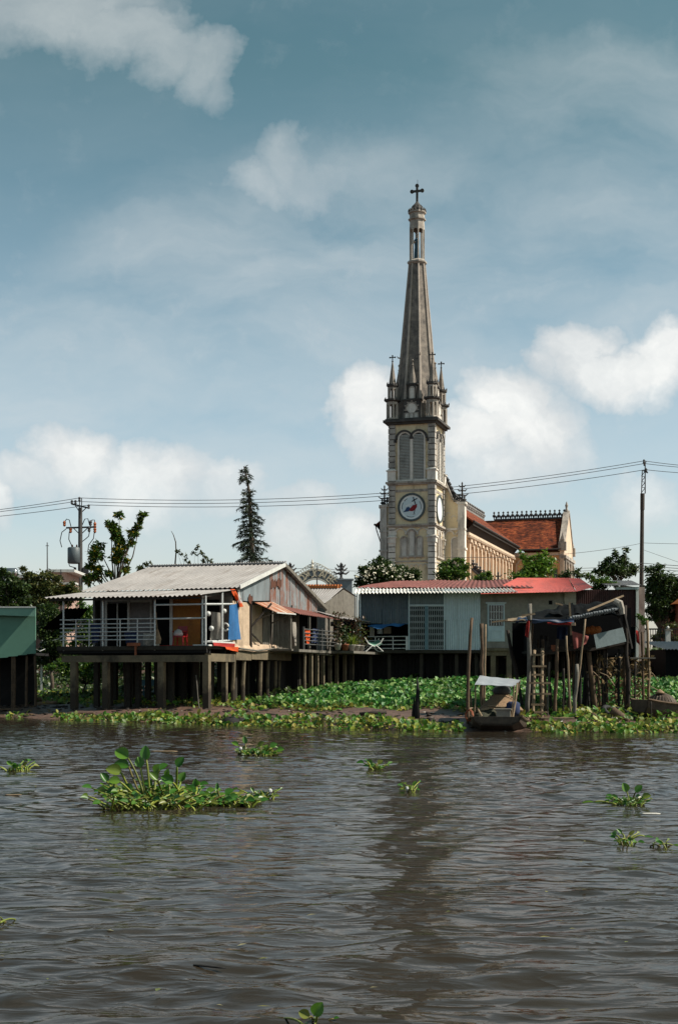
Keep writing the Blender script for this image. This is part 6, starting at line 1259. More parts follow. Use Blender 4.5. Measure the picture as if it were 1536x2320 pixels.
def roofpatch(name, m, c, bumps, parent=HUT, n=26, drop=.0):
    a,b,cc,d = [Vector(p) for p in c]; mb = MB(); ph = random.random()*9
    def fn(s,t):
        p = (a*(1-s)+b*s)*(1-t)+(d*(1-s)+cc*s)*t
        return p+Vector((0,0,bumps*(math.sin(s*9+ph)*.5+math.sin(s*23+t*6+ph)*.3+math.sin(t*8+s*4)*.4)-drop*math.sin(PI*t)))
    mb.grid(fn, n, n//2); k = len(mb.v); mb.v += [tuple(Vector(p)-Vector((0,0,.03))) for p in mb.v]; mb.f += [tuple(k+i for i in reversed(f)) for f in mb.f]; mb.mi += [0]*len(mb.f)
    return emit(mb, name, m, parent, True)
roofpatch('tarp_roof', 'tarp_black', (P(1166,1408,42.5),P(1302,1404,42.5),P(1298,1367,45.5),P(1196,1393,45.5)), .05)
roofpatch('tarp_roof', 'tarp_black', (P(1240,1394,43.4),P(1322,1392,43.4),P(1322,1368,45.5),P(1268,1372,45.5)), .08)
roofpatch('tarp_roof', 'tarp_black', (P(1284,1406,42.5),P(1416,1388,42.6),P(1408,1360,45.5),P(1288,1370,45.5)), .07)
roofpatch('tarp_roof', 'tarp_black', (P(1330,1398,42.5),P(1414,1378,42.6),P(1406,1362,43.6),P(1325,1382,43.8)), .05)
mb = MB()
for k in range(18):
    t = k/17; a = P(1295+t*100,1404-t*20+random.uniform(-1,1),42.45); mb.tube([a+Vector((-.12,0,-.05)),a+Vector((-.04,-.04,.05)),a+Vector((.10,0,.09))], [.02,.05,.02], 5)
emit(mb, 'roof_rope', 'rope_grey', HUT)
mb = MB(); mb.tube([P(1393,1362,42.6),P(1404,1367,42.5),P(1408,1380,42.5),P(1410,1392,42.5)], [.10,.12,.10,.08], 7); emit(mb, 'tarp_bundle', 'plaster_pale', HUT)
roofpatch('thatch_edge', 'wood_pale', (P(1136,1409,42.4),P(1190,1405,42.4),P(1192,1393,44),P(1148,1404,44)), .02, n=10)
mb = MB(); mb.bar(P(1114,1410,42.3),P(1150,1405,42.3),.05); mb.bar(P(1182,1395,42.3),P(1212,1391,42.3),.06); mb.bar(P(1258,1367,42.5),P(1275,1371,42.5),.05); mb.bar(P(1330,1384,42.4),P(1412,1350,43.5),.05); mb.bar(P(1290,1365,43),P(1294,1440,43),.06); emit(mb, 'roof_pole', 'wood_pale', HUT)
roofpatch('tarp_edge', 'tarp_navy', (P(1168,1410,42.35),P(1196,1406,42.35),P(1192,1398,43),P(1172,1400,43)), .03, n=8)
mb = MB(); q = [P(1345,1438,42.5),P(1410,1422,42.7),P(1418,1454,42.7),P(1351,1470,42.5)]; d = Vector((.02,.06,0)); mb.add([*q,*[x+d for x in q]],[(3,2,1,0),(4,5,6,7),(0,1,5,4),(1,2,6,5),(2,3,7,6),(3,0,4,7)]); emit(mb, 'wall_board', 'panel_grey', HUT)
mb = MB(); q = [P(1262,1500,46.2),P(1262,1470,46.2)]; mb.bar(P(1410,1375,43),P(1430,1470,43.4),.09); mb.bar(P(1397,1385,43),P(1412,1430,43),.07); emit(mb, 'corner_strut', 'wood_black', HUT)
mb = MB(); mb.box(P(1425,0,43.5).x,P(1482,0,43.5).x,43.3,44.6,P(0,1493,43.5).z,P(0,1490,43.5).z); emit(mb, 'platform', 'wood_grey', HUT)
cloth('tarp', 'dark blue tarpaulin edge hanging along the front of the hut roof', 'tarpaulin', (P(1205,1404,42.35),P(1300,1403,42.35),P(1300,1412,42.3),P(1206,1410,42.3)), 'tarp_navy', .04, 14)
cloth('cloth', 'thin red cloth strip below the blue tarpaulin edge of the hut', 'cloth', (P(1240,1410,42.38),P(1300,1411,42.38),P(1301,1417,42.36),P(1240,1415,42.36)), 'red_cloth', .02, 10)
cloth('cloth', 'red cloth twisted round the left corner pole of the hut', 'cloth', (P(1194,1405,42.45),P(1200,1408,42.45),P(1197,1446,42.4),P(1189,1440,42.45)), 'red_cloth', .04, 10)
cloth('cloth', 'faded red blanket hung under the middle of the hut roof', 'cloth', (P(1296,1430,42.5),P(1333,1442,42.5),P(1330,1458,42.4),P(1300,1472,42.5)), 'pink_cloth', .07, 10)
cloth('cloth', 'dark blue cloth hanging in the shade inside the hut', 'cloth', (P(1262,1420,44.5),P(1285,1420,44.5),P(1285,1448,44.5),P(1262,1450,44.5)), 'denim', .04, 8)
mb = MB()
for u,v,r in ((1332,1429,.13),(1341,1428,.15),(1350,1430,.16),(1355,1427,.12)): mb.lathe([(.02,-r),(r*.8,-r*.6),(r,0),(r*.75,r*.7),(.02,r)], tuple(P(u,v,43.2)), 9)
tag(emit(mb, 'bundle', 'orange_dull', None, True, loc=P(1345,1430,43.2)), 'orange bundle stored high under the hut roof', 'bundle')
box_thing('crate', 'small brown wooden crate at the top of the ladder', 'crate', 1256, 1462, 1476, 14, 42.9, 'terracotta')
box_thing('carton', 'small white carton tied to the front roof pole of the hut', 'carton', 1299, 1411, 1418, 9, 42.2, 'plaster_beige', .1)
# ladder
lb0, lb1 = P(1207,1615,41.6), P(1211,1474,42.6); rb0, rb1 = P(1227,1617,41.6), P(1229,1470,42.6)
LD = thing('ladder', 'rough wooden ladder leaning up to the hut from the mud', 'ladder', Fr(lb0.x, lb0.y, 0, lb0.z))
for a,b,r,m in ((lb0,lb1,.05,'wood_pale'),(rb0,rb1,.06,'wood_pale')): a = a.copy(); a.z = G(a.x,a.y)-.1; pole([b,a], r, m, 'rail', LD)
for v,du0,du1 in ((1484,-5,4),(1510,-4,8),(1529,-5,3),(1548,-12,18),(1573,-9,18),(1597,-6,4),(1614,-12,10)):
    t = (v-1474)/141; Y = lerp(42.55,41.5,t); mb = MB(); mb.bar(P(1209+du0,v,Y),P(1230+du1,v+random.uniform(-1,1),Y),.05,.06); emit(mb, 'rung', 'wood_pale', LD)
# free standing poles
for u0,v0,u1,v1,Y,r,m,lb in ((1069,1400,1059,1645,38.6,.07,'wood_brown','crooked mooring pole leaning right, tall one left of the boat'),(1091,1413,1093,1605,41.5,.085,'wood_brown','forked mooring pole standing behind the boat canopy'),(1100,1415,1097,1470,41.4,.05,'wood_pale','short pale prong of wood beside the forked pole top'),
    (1283,1441,1293,1560,42.2,.05,'wood_pale','thin leaning pole right of the ladder'),(1326,1403,1299,1572,41.6,.045,'wood_pale','pale slanting bamboo pole propped against the hut roof'),(1307,1505,1300,1642,41.0,.085,'wood_grey','thick grey post standing in the weeds in front of the hut'),
    (1277,1515,1275,1608,42.3,.05,'wood_dark','short dark post right of the ladder foot'),(1466,1406,1472,1592,43.8,.075,'wood_pale','pale upright pole at the right end of the hut'),(1455,1432,1459,1592,43.4,.055,'wood_brown','slim brown pole beside the pale one right of the hut'),
    (945,1534,944,1650,41.8,.12,'wood_black','black pointed stump standing in the mud strip'),(1064,1560,1073,1606,38.8,.04,'wood_brown','short slanting stick tied to the tall left mooring pole'),(1245,1500,1240,1600,42.9,.04,'wood_grey','thin stick behind the ladder right rail'),(1475,1590,1475,1640,40.2,.03,'wood_dark','thin dark stake by the bow of the right boat'),
    (444,1530,452,1600,50.5,.03,'wood_grey','thin stick leaning beside the corner stilt of the house'),(1440,1500,1436,1600,43.0,.05,'wood_dark','dark pole under the side platform of the hut')):
    pts = pv(u0,v0,u1,v1,Y)
    if 'crooked' in lb: pts = [pts[0], pts[0].lerp(pts[1],.5)+Vector((-.06,0,0)), pts[1]]
    mb = pole(pts, r*.70, m, parent=None)
    if 'pointed' in lb: mb = MB(); mb.tube([pts[1],pts[1].lerp(pts[0],.35),pts[1].lerp(pts[0],.7)+Vector((.03,0,0)),pts[0]], [.10,.085,.06,.012], 7); b_ = pts[1]+Vector((-.14,.02,0)); mb.tube([b_,b_+Vector((.03,0,.5)),b_+Vector((.07,0,.95))], [.06,.05,.02], 6)
    tag(emit(mb, 'mooring_pole', m, None, True, loc=pts[1]), lb, 'pole', 'wooden poles in the mud')
# tangle under the hut
V = []; n = 420; C = np.array([P(u,v,Y) for u,v,Y in zip(RNG.uniform(1350,1475,n), RNG.uniform(1488,1600,n), RNG.uniform(43,46,n))])
Vv, Fc = leaves(C, rdir(n), rdir(n), RNG.uniform(.08,.3,n), RNG.uniform(.03,.14,n)); tag(npmesh('brush_tangle', Vv, Fc, 'dead_leaf'), 'dry tangled brush piled among the poles under the hut', 'brush', kind='stuff')
mb = MB()
for i in range(46):
    a = P(random.uniform(1352,1470), random.uniform(1500,1600), random.uniform(43,46)); d = Vector((random.uniform(-.5,.5),random.uniform(-.3,.3),random.uniform(-.5,.4)))
    mb.tube([a,a+d*.5+Vector((0,0,.12)),a+d], .014, 4)
tag(emit(mb, 'twig_tangle', 'wood_pale', None), 'thin curling twigs caught among the poles under the hut', 'twigs', kind='stuff')
tree('vine', 'green creeper hanging over the pale end of the maroon shed', [(1452,1402,8,5),(1462,1406,8,5),(1457,1412,6,6),(1446,1395,4,5)], 62.4, 40, .20, .11, 'leaf_mid', .03, cat='creeper', trunk=True)
# ------------------------------------------------------------------ boats
def sampan(fr, name, label, L, B, H, parent=None):
    t = thing(name, label, 'boat', fr); n = 14
    def sect(i):
        s = i/n; w = B/2*(.52+.48*math.sin(PI*min(1,.18+s*.85))**.8); z0 = .30*(1-min(1,s/.28))**2+.24*max(0,(s-.75)/.25)**2; zt = H+.16*(1-min(1,s/.3))**2+.2*max(0,(s-.7)/.3)**2; y = s*L
        return y, w, z0-.12, zt
    mb = MB(fr); vs = []
    for i in range(n+1):
        y,w,z0,zt = sect(i); k = w*.62; th = .05
        vs += [(-w,y,zt),(-w*.92,y,(z0+zt)/2),(-k,y,z0),(k,y,z0),(w*.92,y,(z0+zt)/2),(w,y,zt),(w-th,y,zt),(w*.92-th,y,(z0+zt)/2),(k-th,y,z0+.06),(-k+th,y,z0+.06),(-w*.92+th,y,(z0+zt)/2),(-w+th,y,zt)]
    fs = [(i*12+j,(i+1)*12+j,(i+1)*12+(j+1)%12,i*12+(j+1)%12) for i in range(n) for j in range(12)]
    fs += [tuple(range(12)), tuple(n*12+j for j in range(11,-1,-1))]
    mb.add(vs, fs)
    for i in (0,n):
        y,w,z0,zt = sect(i); mb.add([(-w,y,zt),(-w*.92,y,(z0+zt)/2),(-w*.62,y,z0),(w*.62,y,z0),(w*.92,y,(z0+zt)/2),(w,y,zt),(-w,y+.05,zt),(-w*.92,y+.05,(z0+zt)/2),(-w*.62,y+.05,z0),(w*.62,y+.05,z0),(w*.92,y+.05,(z0+zt)/2),(w,y+.05,zt)],[(0,1,2,3,4,5),(11,10,9,8,7,6),(0,5,11,6)])
    emit(mb, 'hull', 'hull', t)
    mb = MB(fr)
    for sx in (-1,1):
        pts = [(sx*sect(i)[1],sect(i)[0],sect(i)[3]+.02) for i in range(n+1)]; mb.tube(pts, .04, 6)
    emit(mb, 'gunwale', 'wood_brown', t)
    for s in (.25,.5,.78):
        y,w,z0,zt = sect(int(s*n)); mb = MB(fr); mb.box(-w+.06,w-.06,y-.1,y+.1,zt-.1,zt-.06); emit(mb, 'thwart', 'wood_grey', t)
    return t, sect
q = P(1120,1652,37.5); bf = Fr(q.x+.02, 37.2, 9, 0)
BT, sec = sampan(bf, 'sampan', 'weathered wooden sampan with a silver sheet canopy moored by the bank', 5.2, 1.72, .27)
bl = bf.inverted(); L_ = lambda u,v,Y: bl @ P(u,v,Y)
mb = MB(bf); c = [L_(1075,1552,38.6),L_(1166,1555,38.6),L_(1179,1541,41.2),L_(1087,1531,41.2)]
mb.grid(lambda a,b: (c[0]*(1-a)+c[1]*a)*(1-b)+(c[3]*(1-a)+c[2]*a)*b+Vector((0,0,-.02*math.sin(PI*a)*math.sin(PI*b)+.006*math.sin(a*19)+.006*math.sin(b*9+a*6))), 24, 10)
k = len(mb.v); mb.v += [(p[0],p[1],p[2]-.012) for p in mb.v]; mb.f += [tuple(k+i for i in reversed(f)) for f in mb.f]; mb.mi += [0]*len(mb.f)
emit(mb, 'canopy', 'tarp_silver', BT, True)
for a,b in ((L_(1165,1553,38.7),L_(1157,1628,38.7)),(L_(1178,1542,41),L_(1163,1600,41)),(L_(1077,1552,38.7),L_(1074,1625,38.7)),(L_(1088,1532,41),L_(1090,1600,41)),(L_(1172,1548,39),L_(1161,1632,38.4))): mb = MB(bf); mb.tube([a,a.lerp(b,.5)+Vector((.02,0,0)),b], .026, 6); emit(mb, 'canopy_pole', 'wood_pale', BT)
mb = MB(bf); c0 = L_(1134,1590,40.8); 
for j in range(13):
    a = -1+2*j/12; mb.bar((c0.x+a*.66, c0.y-.35, .62-.05*abs(a)*4*.5),(c0.x+a*.34, c0.y+.5, 1.05-.22*a*a),.10,.025)
for y,w,z in ((c0.y-.33,.68,.60),(c0.y+.48,.36,1.0)): mb.tube([(c0.x-w,y,z-.10),(c0.x-w*.5,y,z+.0),(c0.x,y,z+.04),(c0.x+w*.5,y,z+.0),(c0.x+w,y,z-.1)], .025, 5)
emit(mb, 'slatted_cover', 'thatch', BT)
mb = MB(bf); mb.lathe([(.26,0),(.30,.1),(.24,.22),(.10,.3)], (c0.x+.02,c0.y+.6,1.0), 10); emit(mb, 'cooking_pot', 'iron', BT, True)
mb = MB(bf)
for (x,y,z,r) in ((-.48,1.5,.30,.28),(-.25,1.8,.34,.30),(-.55,2.2,.32,.26),(-.38,.9,.22,.22)): mb.lathe([(r,-.2),(r*1.05,0),(r*.8,r*.5),(r*.4,r*.8),(.02,r*.9)], (x,y,z), 10)
for i,p_ in enumerate(mb.v): mb.v[i] = (p_[0]+random.uniform(-.03,.03),p_[1]+random.uniform(-.03,.03),p_[2]+random.uniform(-.03,.03))
tag(emit(mb, 'fishing_net', 'net', None, True, loc=bf @ Vector((-.3,1.6,.3))), 'heap of brown fishing net piled in the left side of the canopied boat', 'net')
mb = MB(bf); mb.tube([L_(1060,1607,38.6),L_(1080,1604,38.8),L_(1092,1625,38.3),L_(1096,1642,37.8)], .035, 6); mb.tube([L_(1075,1612,38.7),L_(1110,1606,39),L_(1140,1610,39)], .03, 6); mb.tube([L_(1105,1600,39.2),L_(1155,1604,39.2)], .035, 6); mb.tube([L_(1090,1640,37.6),L_(1130,1632,37.9),L_(1175,1636,37.6)], .03, 6); emit(mb, 'oar_frame', 'wood_pale', BT)
mb = MB(bf); mb.lathe([(.16,0),(.2,.1),(.2,.34),(.12,.40)], (.42,1.9,.42), 10); tag(emit(mb, 'bucket', 'denim', None, True, loc=bf @ Vector((.42,1.9,.42))), 'dark blue bucket standing in the canopied boat', 'bucket')
mb = MB(bf); mb.box(-.05,.35,1.2,1.6,.3,.58); mb.box(-.08,.38,1.17,1.63,.58,.62); tag(emit(mb, 'box', 'plaster_grey', None, loc=bf @ Vector((.15,1.4,.3))), 'grey box set amidships in the canopied boat', 'box')
mb = MB(bf); mb.tube([(-.78+.1*math.cos(a),.15+.05*a,.45+.16*math.sin(a)) for a in [i*.7 for i in range(14)]], .028, 5); tag(emit(mb, 'rope', 'rope_red', None, loc=bf @ Vector((-.78,.2,.4))), 'coil of reddish rope at the bow of the canopied boat', 'rope')
b2 = Fr(P(1460,1618,40.3).x, 41.0, 72, .22); BT2, sec2 = sampan(b2, 'sampan', 'dark wooden sampan drawn up on the mud at the right edge', 4.6, 1.3, .46)
q = P(1499,1590,41.2); mb = MB(Fr(q.x,q.y,0,0))
for j in range(22):
    a_ = 2*PI*j/22; c_, s_ = math.cos(a_), math.sin(a_); w_ = random.uniform(.9,1.1)
    mb.tube([(c_*.44*w_,s_*.44*w_,.70+random.uniform(-.03,.03)),(c_*.30,s_*.30,.90),(c_*.05,s_*.05,1.04)], [.05,.06,.03], 5)
mb.lathe([(.40,.70),(.28,.90),(.06,1.02)], (0,0,0), 12); tag(emit(mb, 'thatched_cover', 'hull', None, False, loc=(q.x,q.y,.7)), 'dark thatched hood lying over the right boat', 'cover')
mb = MB(Fr(q.x-.08,q.y-.1,0,0)); mb.lathe([(.16,1.03),(.12,1.08),(.05,1.14),(.02,1.16)], (0,0,0), 10); tag(emit(mb, 'hat', 'thatch', None, True, loc=(q.x,q.y,1.2)), 'pale straw hat on top of the thatched hood', 'hat')
# logs, stones and tyres on the mud
for u,v,l,r,a,Y,m,lb in ((75,1590,.75,.13,20,57,'wood_brown','short thick log at the left of the driftwood pile'),(110,1583,1.0,.09,-25,57.4,'wood_pale','pale slanting log in the driftwood pile'),(130,1578,1.2,.10,-8,57.8,'wood_brown','long log at the top of the driftwood pile near the stilt'),(105,1592,.9,.08,5,56.8,'wood_pale','thin pale log lowest in the driftwood pile'),
        (1403,1625,.85,.13,-58,40.6,'wood_brown','thick brown log lying on the weeds under the hut'),(1355,1632,.6,.08,-50,40.2,'wood_brown','short reddish log at the front of the weeds'),(845,1617,.9,.06,3,43.5,'wood_dark','dark flat log lying on the mud strip'),(1430,1612,1.1,.05,15,41.5,'wood_grey','grey branch across the mud near the right boat')):
    p = P(u,v,Y); p.z = G(p.x,p.y)+r*.9; c,s = math.cos(math.radians(a)),math.sin(math.radians(a)); mb = MB()
    mb.tube([p+Vector((-l/2*c,0,-l/4*s)),p+Vector((0,.03,.02)),p+Vector((l/2*c,l*.3*s,l/4*s+.03))], [r,r*1.08,r*.85], 8); tag(emit(mb, 'log', m, None, True, loc=p), lb, 'log', 'logs on the mud')
def rock(u,v,Y,r,m,name,label,cat,sz=.6):
    p = P(u,v,Y); p.z = G(p.x,p.y)+r*.15; mb = MB(Fr(p.x,p.y,0,p.z)); mb.lathe([(r*.9,-r*.3),(r,0),(r*.85,r*.35),(r*.5,r*.6),(.02,r*.68)], (0,0,0), 9)
    k = random.random()*9; mb.v = [(x+r*.16*math.sin(i*2.3+k),y+r*.16*math.sin(i*3.7+k),z+r*.1*math.sin(i*1.9+k)) for i,(x,y,z) in enumerate(mb.v)]; tag(emit(mb, name, m, None, True, loc=p), label, cat)
rock(18,1562,60,.62,'plaster_pale','boulder','pale grey boulder among weeds below the green shack','boulder'); rock(522,1638,42.4,.30,'wood_black','stump','black rotten stump at the water edge left of centre','stump'); rock(1391,1636,39.8,.17,'plaster_grey','stone','small grey stone in the weeds in front of the hut','stone'); rock(545,1636,42.6,.2,'wood_black','stump','smaller black stump right beside the rotten one','stump')
for u,v,Y,tl,lb in ((1385,1607,41.6,.5,'old black tyre tilted on the mud under the hut'),(1416,1612,41.9,.1,'old black tyre lying flat behind the thick brown log')):
    p = P(u,v,Y); p.z = G(p.x,p.y)+.14; fr = Matrix.Translation(p) @ Matrix.Rotation(tl,4,'X') @ Matrix.Rotation(.4,4,'Y'); mb = MB(fr); n = 18
    for i in range(n):
        pass
    mb.tube([(.27*math.cos(i*2*PI/n),.27*math.sin(i*2*PI/n),0) for i in range(n+1)], .085, 8); tag(emit(mb, 'tyre', 'tyre_black', None, True, loc=p), lb, 'tyre')
for u,v,w,Y,lb in ((1263,1634,1.0,40.0,'pale flat board lying on the weeds near the ladder foot'),(1215,1630,.7,40.3,'splintered board on the mud at the ladder foot'),(1362,1628,.6,40.6,'reddish board half buried in front of the hut'),(28,1607,1.4,53.2,'long rotten plank at the waterline of the left bank'),(183,1614,1.0,49.2,'dark plank in front of the leftmost stilt')):
    p = P(u,v,Y); p.z = G(p.x,p.y)+.06; mb = MB(Fr(p.x,p.y,random.uniform(-14,14),p.z)); mb.box(-w/2,w/2,-.12,.12,-.02,.03); mb.box(-w/2+.1,w/2-.15,-.2,-.13,-.03,.015); tag(emit(mb, 'plank', 'wood_pale' if 'pale' in lb else 'wood_brown', None, loc=p), lb, 'plank')
# ------------------------------------------------------------------ plants floating on the river
def wp(u, v): Y = F*CH/(v-HZ); return Vector(((u-CU)/F*Y, Y, 0))
def bez(a, b, c, n=7): return [a*(1-t)**2+b*2*t*(1-t)+c*t*t for t in [i/n for i in range(n+1)]]
def blade(mb, base, d, up, L, W):               # broad cupped leaf with a curved midrib
    d = d.normalized(); s = d.cross(up).normalized(); n_ = s.cross(d)
    prof = [(0,.10),(.12,.62),(.30,.95),(.50,1),(.70,.86),(.86,.55),(1,.04)]; vs = []
    for t,w in prof:
        for k in (-1,-.5,0,.5,1): vs.append(base+d*(L*t)+s*(W/2*w*k)+n_*(W*.30*abs(k)**1.6*w-.16*L*t*t))
    mb.add(vs, [(i*5+j,i*5+j+1,(i+1)*5+j+1,(i+1)*5+j) for i in range(6) for j in range(4)])
def floating(label, tall, rnd, cu, cv, wu, n_low, scale=1.0, flower=None):
    c = wp(cu, cv); fr = Fr(c.x, c.y, 0, 0); t = thing('floating_hyacinth', label, 'water hyacinth', fr, 'clumps of water hyacinth adrift on the river')
    lm = MB(); sm = MB(); s = c.y/F
    for (ub,vb,ut,vt,L,W,ang,face_) in tall:
        b = P(ub,vb,c.y+random.uniform(-.25,.25)); b.z = min(b.z,.08); top = P(ut,vt,c.y+random.uniform(-.25,.25)); mid = b.lerp(top,.5)+Vector((random.uniform(-.03,.03),0,.04))
        sm.tube(bez(b,mid,top), [.020*scale,.018*scale]+[.014*scale]*5+[.010*scale], 6)
        a = math.radians(ang); blade(lm, top, Vector((math.cos(a),random.uniform(-.25,.15),math.sin(a))), Vector((random.uniform(-.2,.2),-face_,.55)), L*s, W*s)
    for i in range(n_low):
        q = rnd(); b = Vector((c.x+q[0]*wu*s*.5, c.y+q[1]*(.75 if n_low > 300 else .42)*scale, 0)); a = random.random()*2*PI; e = random.uniform(-.2,.9); h = random.uniform(.03,.24)*scale*q[2]
        top = b+Vector((math.cos(a)*h*1.5, math.sin(a)*h*1.2, h*.62+.02)); sm.tube(bez(b-Vector((0,0,.03)), b.lerp(top,.5)+Vector((0,0,.03)), top, 4), [.013*scale]*3+[.010*scale,.008*scale], 5)
        L = random.uniform(.05,.13)*scale; blade(lm, top, Vector((math.cos(a)*math.cos(e),math.sin(a)*math.cos(e),math.sin(e)*.6)), Vector((random.uniform(-.6,.6),-.5,.9)), L, L*random.uniform(.5,.9))
    if n_low > 100:
        rm = MB()
        for i in range(n_low//2):
            q = rnd(); b = Vector((c.x+q[0]*wu*s*.5, c.y+q[1]*.42*scale, .01)); a = random.random()*2*PI; d = Vector((math.cos(a)*.14,math.sin(a)*.14,random.uniform(-.02,.05)))*scale; rm.tube([b,b+d*.5+Vector((0,0,.03)),b+d], [.012,.010,.004], 4)
        emit(rm, 'root', 'root_brown', t)
    emit(lm, 'foliage', 'leaf_float', t, True); emit(sm, 'stem', 'stem_float', t, True)
    if flower: p_ = P(flower[0],flower[1],c.y-.3); fm = MB(Fr(p_.x,p_.y,0,max(p_.z,.05))); fm.lathe([(.01,-.03*scale),(.035*scale,0),(.03*scale,.03*scale),(.01,.045*scale)],(0,0,0),7); emit(fm, 'flower', 'white_cloth', t)
    return t
def spread1():
    x = random.uniform(-1,.97); k = 1.35 if x < -.1 else (.8 if x < .4 else .45); return (x, random.uniform(-1,1)*(1.0 if x < .3 else .5), k*random.uniform(.6,1.1))
def spreadr(): a = random.random()*2*PI; r = math.sqrt(random.random()); return (r*math.cos(a), r*math.sin(a), 1.3-r)
floating('largest floating clump of water hyacinth with tall leaf stalks, left of centre', [
    (328,1774,290,1718,36,30,148,.9),(322,1772,292,1738,36,26,165,.8),(300,1788,275,1752,36,28,160,.8),(340,1770,332,1722,32,24,96,.9),(330,1766,318,1740,26,22,100,.2),(312,1780,272,1772,26,22,172,.7),
    (262,1800,242,1772,24,20,120,.7),(255,1806,240,1790,20,18,200,.6),(401,1780,401,1738,26,20,58,.9),(398,1792,410,1772,24,20,72,.9),(410,1790,392,1774,30,24,150,1),(420,1790,440,1780,18,14,20,.6),
    (350,1778,352,1752,24,22,60,.6),(345,1772,362,1745,22,18,40,.7),(370,1790,356,1768,24,20,130,.8),(385,1790,378,1760,18,14,80,.7),(360,1795,345,1780,22,20,160,.9),(300,1800,265,1792,24,20,185,.6),(320,1806,300,1790,22,18,150,.7),(410,1800,425,1792,20,18,30,.6),
    (440,1800,446,1784,20,16,100,.7),(455,1806,470,1796,18,15,30,.7),(500,1808,493,1790,16,9,95,.6),(452,1812,450,1806,24,20,-35,.9),(480,1826,486,1822,22,16,-30,.9),(505,1818,520,1808,20,15,15,.9),(520,1806,540,1798,14,10,10,.8),(372,1812,368,1806,18,16,-60,.9),(400,1815,394,1806,16,14,-70,.9)], spread1, 422, 1824, 320, 480)
floating('trailing tail of yellow leaves drifting right of the largest clump', [(585,1806,575,1796,14,7,120,.7),(600,1806,608,1796,14,7,60,.7),(605,1808,618,1804,16,7,5,.7)], spreadr, 592, 1812, 56, 26, .8, (612,1794))
floating('small pale clump of hyacinth with a white flower nearer the bank', [(548,1706,540,1690,18,12,150,.7),(556,1706,556,1686,18,12,100,.7),(575,1706,585,1692,18,12,40,.7),(600,1706,612,1694,18,14,30,.7),(620,1708,628,1700,16,14,10,.7),(590,1706,600,1700,14,12,60,.7)], spreadr, 582, 1713, 88, 130, 1.0, (545,1698))
floating('tiny green sprig of hyacinth floating near the middle of the river', [(845,1742,842,1732,14,12,140,.7),(852,1742,856,1732,14,12,40,.7)], spreadr, 846, 1745, 34, 20, 1.1)
floating('tiny yellow sprig floating in the centre of the water', [(932,1792,936,1782,14,9,60,.7),(928,1794,920,1788,14,8,170,.7)], spreadr, 930, 1796, 26, 10, .7, (922,1788))
floating('dark green clump of hyacinth floating at the right side', [(1425,1820,1420,1795,22,18,110,.7),(1432,1820,1440,1796,22,16,50,.7),(1445,1822,1455,1808,20,16,20,.7),(1410,1822,1400,1810,20,12,160,.7),(1420,1824,1412,1816,18,16,200,.7),(1385,1822,1345,1818,28,7,178,.3),(1395,1824,1362,1820,26,7,175,.3)], spreadr, 1424, 1826, 60, 80, .66)
floating('thin yellow sprig floating below the right hand clump', [(1415,1908,1408,1890,16,9,130,.7),(1416,1908,1424,1894,18,9,40,.7),(1414,1912,1410,1902,14,9,200,.7),(1430,1900,1460,1896,20,6,0,.4)], spreadr, 1418, 1916, 34, 16, .6)
floating('yellow stalk floating at the right edge of the water', [(1490,1918,1525,1916,18,6,5,.3),(1495,1919,1470,1920,24,5,180,.3)], spreadr, 1500, 1920, 40, 6, .5)
floating('small dark sprig floating near the left edge', [(30,1744,26,1734,14,10,140,.7),(45,1744,52,1736,14,9,40,.7)], spreadr, 42, 1748, 48, 26, 1.0)
floating('yellow leaf blade floating at the left edge low in the picture', [(0,2092,40,2088,30,10,5,.3),(-20,2096,20,2094,40,12,0,.3)], spreadr, 5, 2096, 40, 3, .4)
floating('dark green leaf poking up at the bottom edge of the picture', [(712,2330,712,2302,34,30,60,.8),(706,2330,700,2306,26,22,150,.8),(690,2328,625,2312,40,6,178,.3)], spreadr, 706, 2332, 50, 5, .35)
for u,v,l,w,a,m,lb in ((372,1707,.55,.05,2,'wood_pale','pale stick floating behind the largest clump'),(1474,1852,.22,.045,0,'litter','white scrap of litter floating at the right'),(475,2206,.20,.018,-24,'wood_black','thin dark twig floating low in the picture'),(560,1730,.3,.04,4,'wood_dark','short dark stick floating beside the small pale clump'),(30,1808,.22,.03,3,'wood_pale','straw coloured reed floating at the left edge')):
    p = wp(u,v); mb = MB(Fr(p.x,p.y,a,0)); mb.lathe([(.3,-1),(.5,-.7),(.5,.6),(.2,1)], (0,0,0), 7); mb.v = [tuple(Fr(p.x,p.y,-a,.035) @ Vector((zz*l/2, yy*w, xx*w*.6))) for xx,yy,zz in [tuple(Fr(p.x,p.y,a,0).inverted() @ Vector(q)) for q in mb.v]]; tag(emit(mb, 'floating_stick' if 'scrap' not in lb else 'litter_scrap', m, None, True, loc=p), lb, 'stick' if 'scrap' not in lb else 'litter')

n = 260; yy = RNG.uniform(5.5, 34, n)**1.0; xx = RNG.uniform(-1, 1, n)*(yy*.27+.5); C = np.stack([xx, yy, np.full(n,.035)], -1)
D = np.stack([RNG.normal(size=n), RNG.normal(size=n), np.zeros(n)], -1); Vv, Fc = leaves(C, D, np.tile(np.array([[.05,.02,1.0]]), (n,1)), RNG.uniform(.02,.09,n), RNG.uniform(.01,.035,n))
tag(npmesh('floating_scraps', Vv, Fc, 'scrap'), 'tiny scattered leaf scraps floating on the river', 'leaf scraps', kind='stuff')
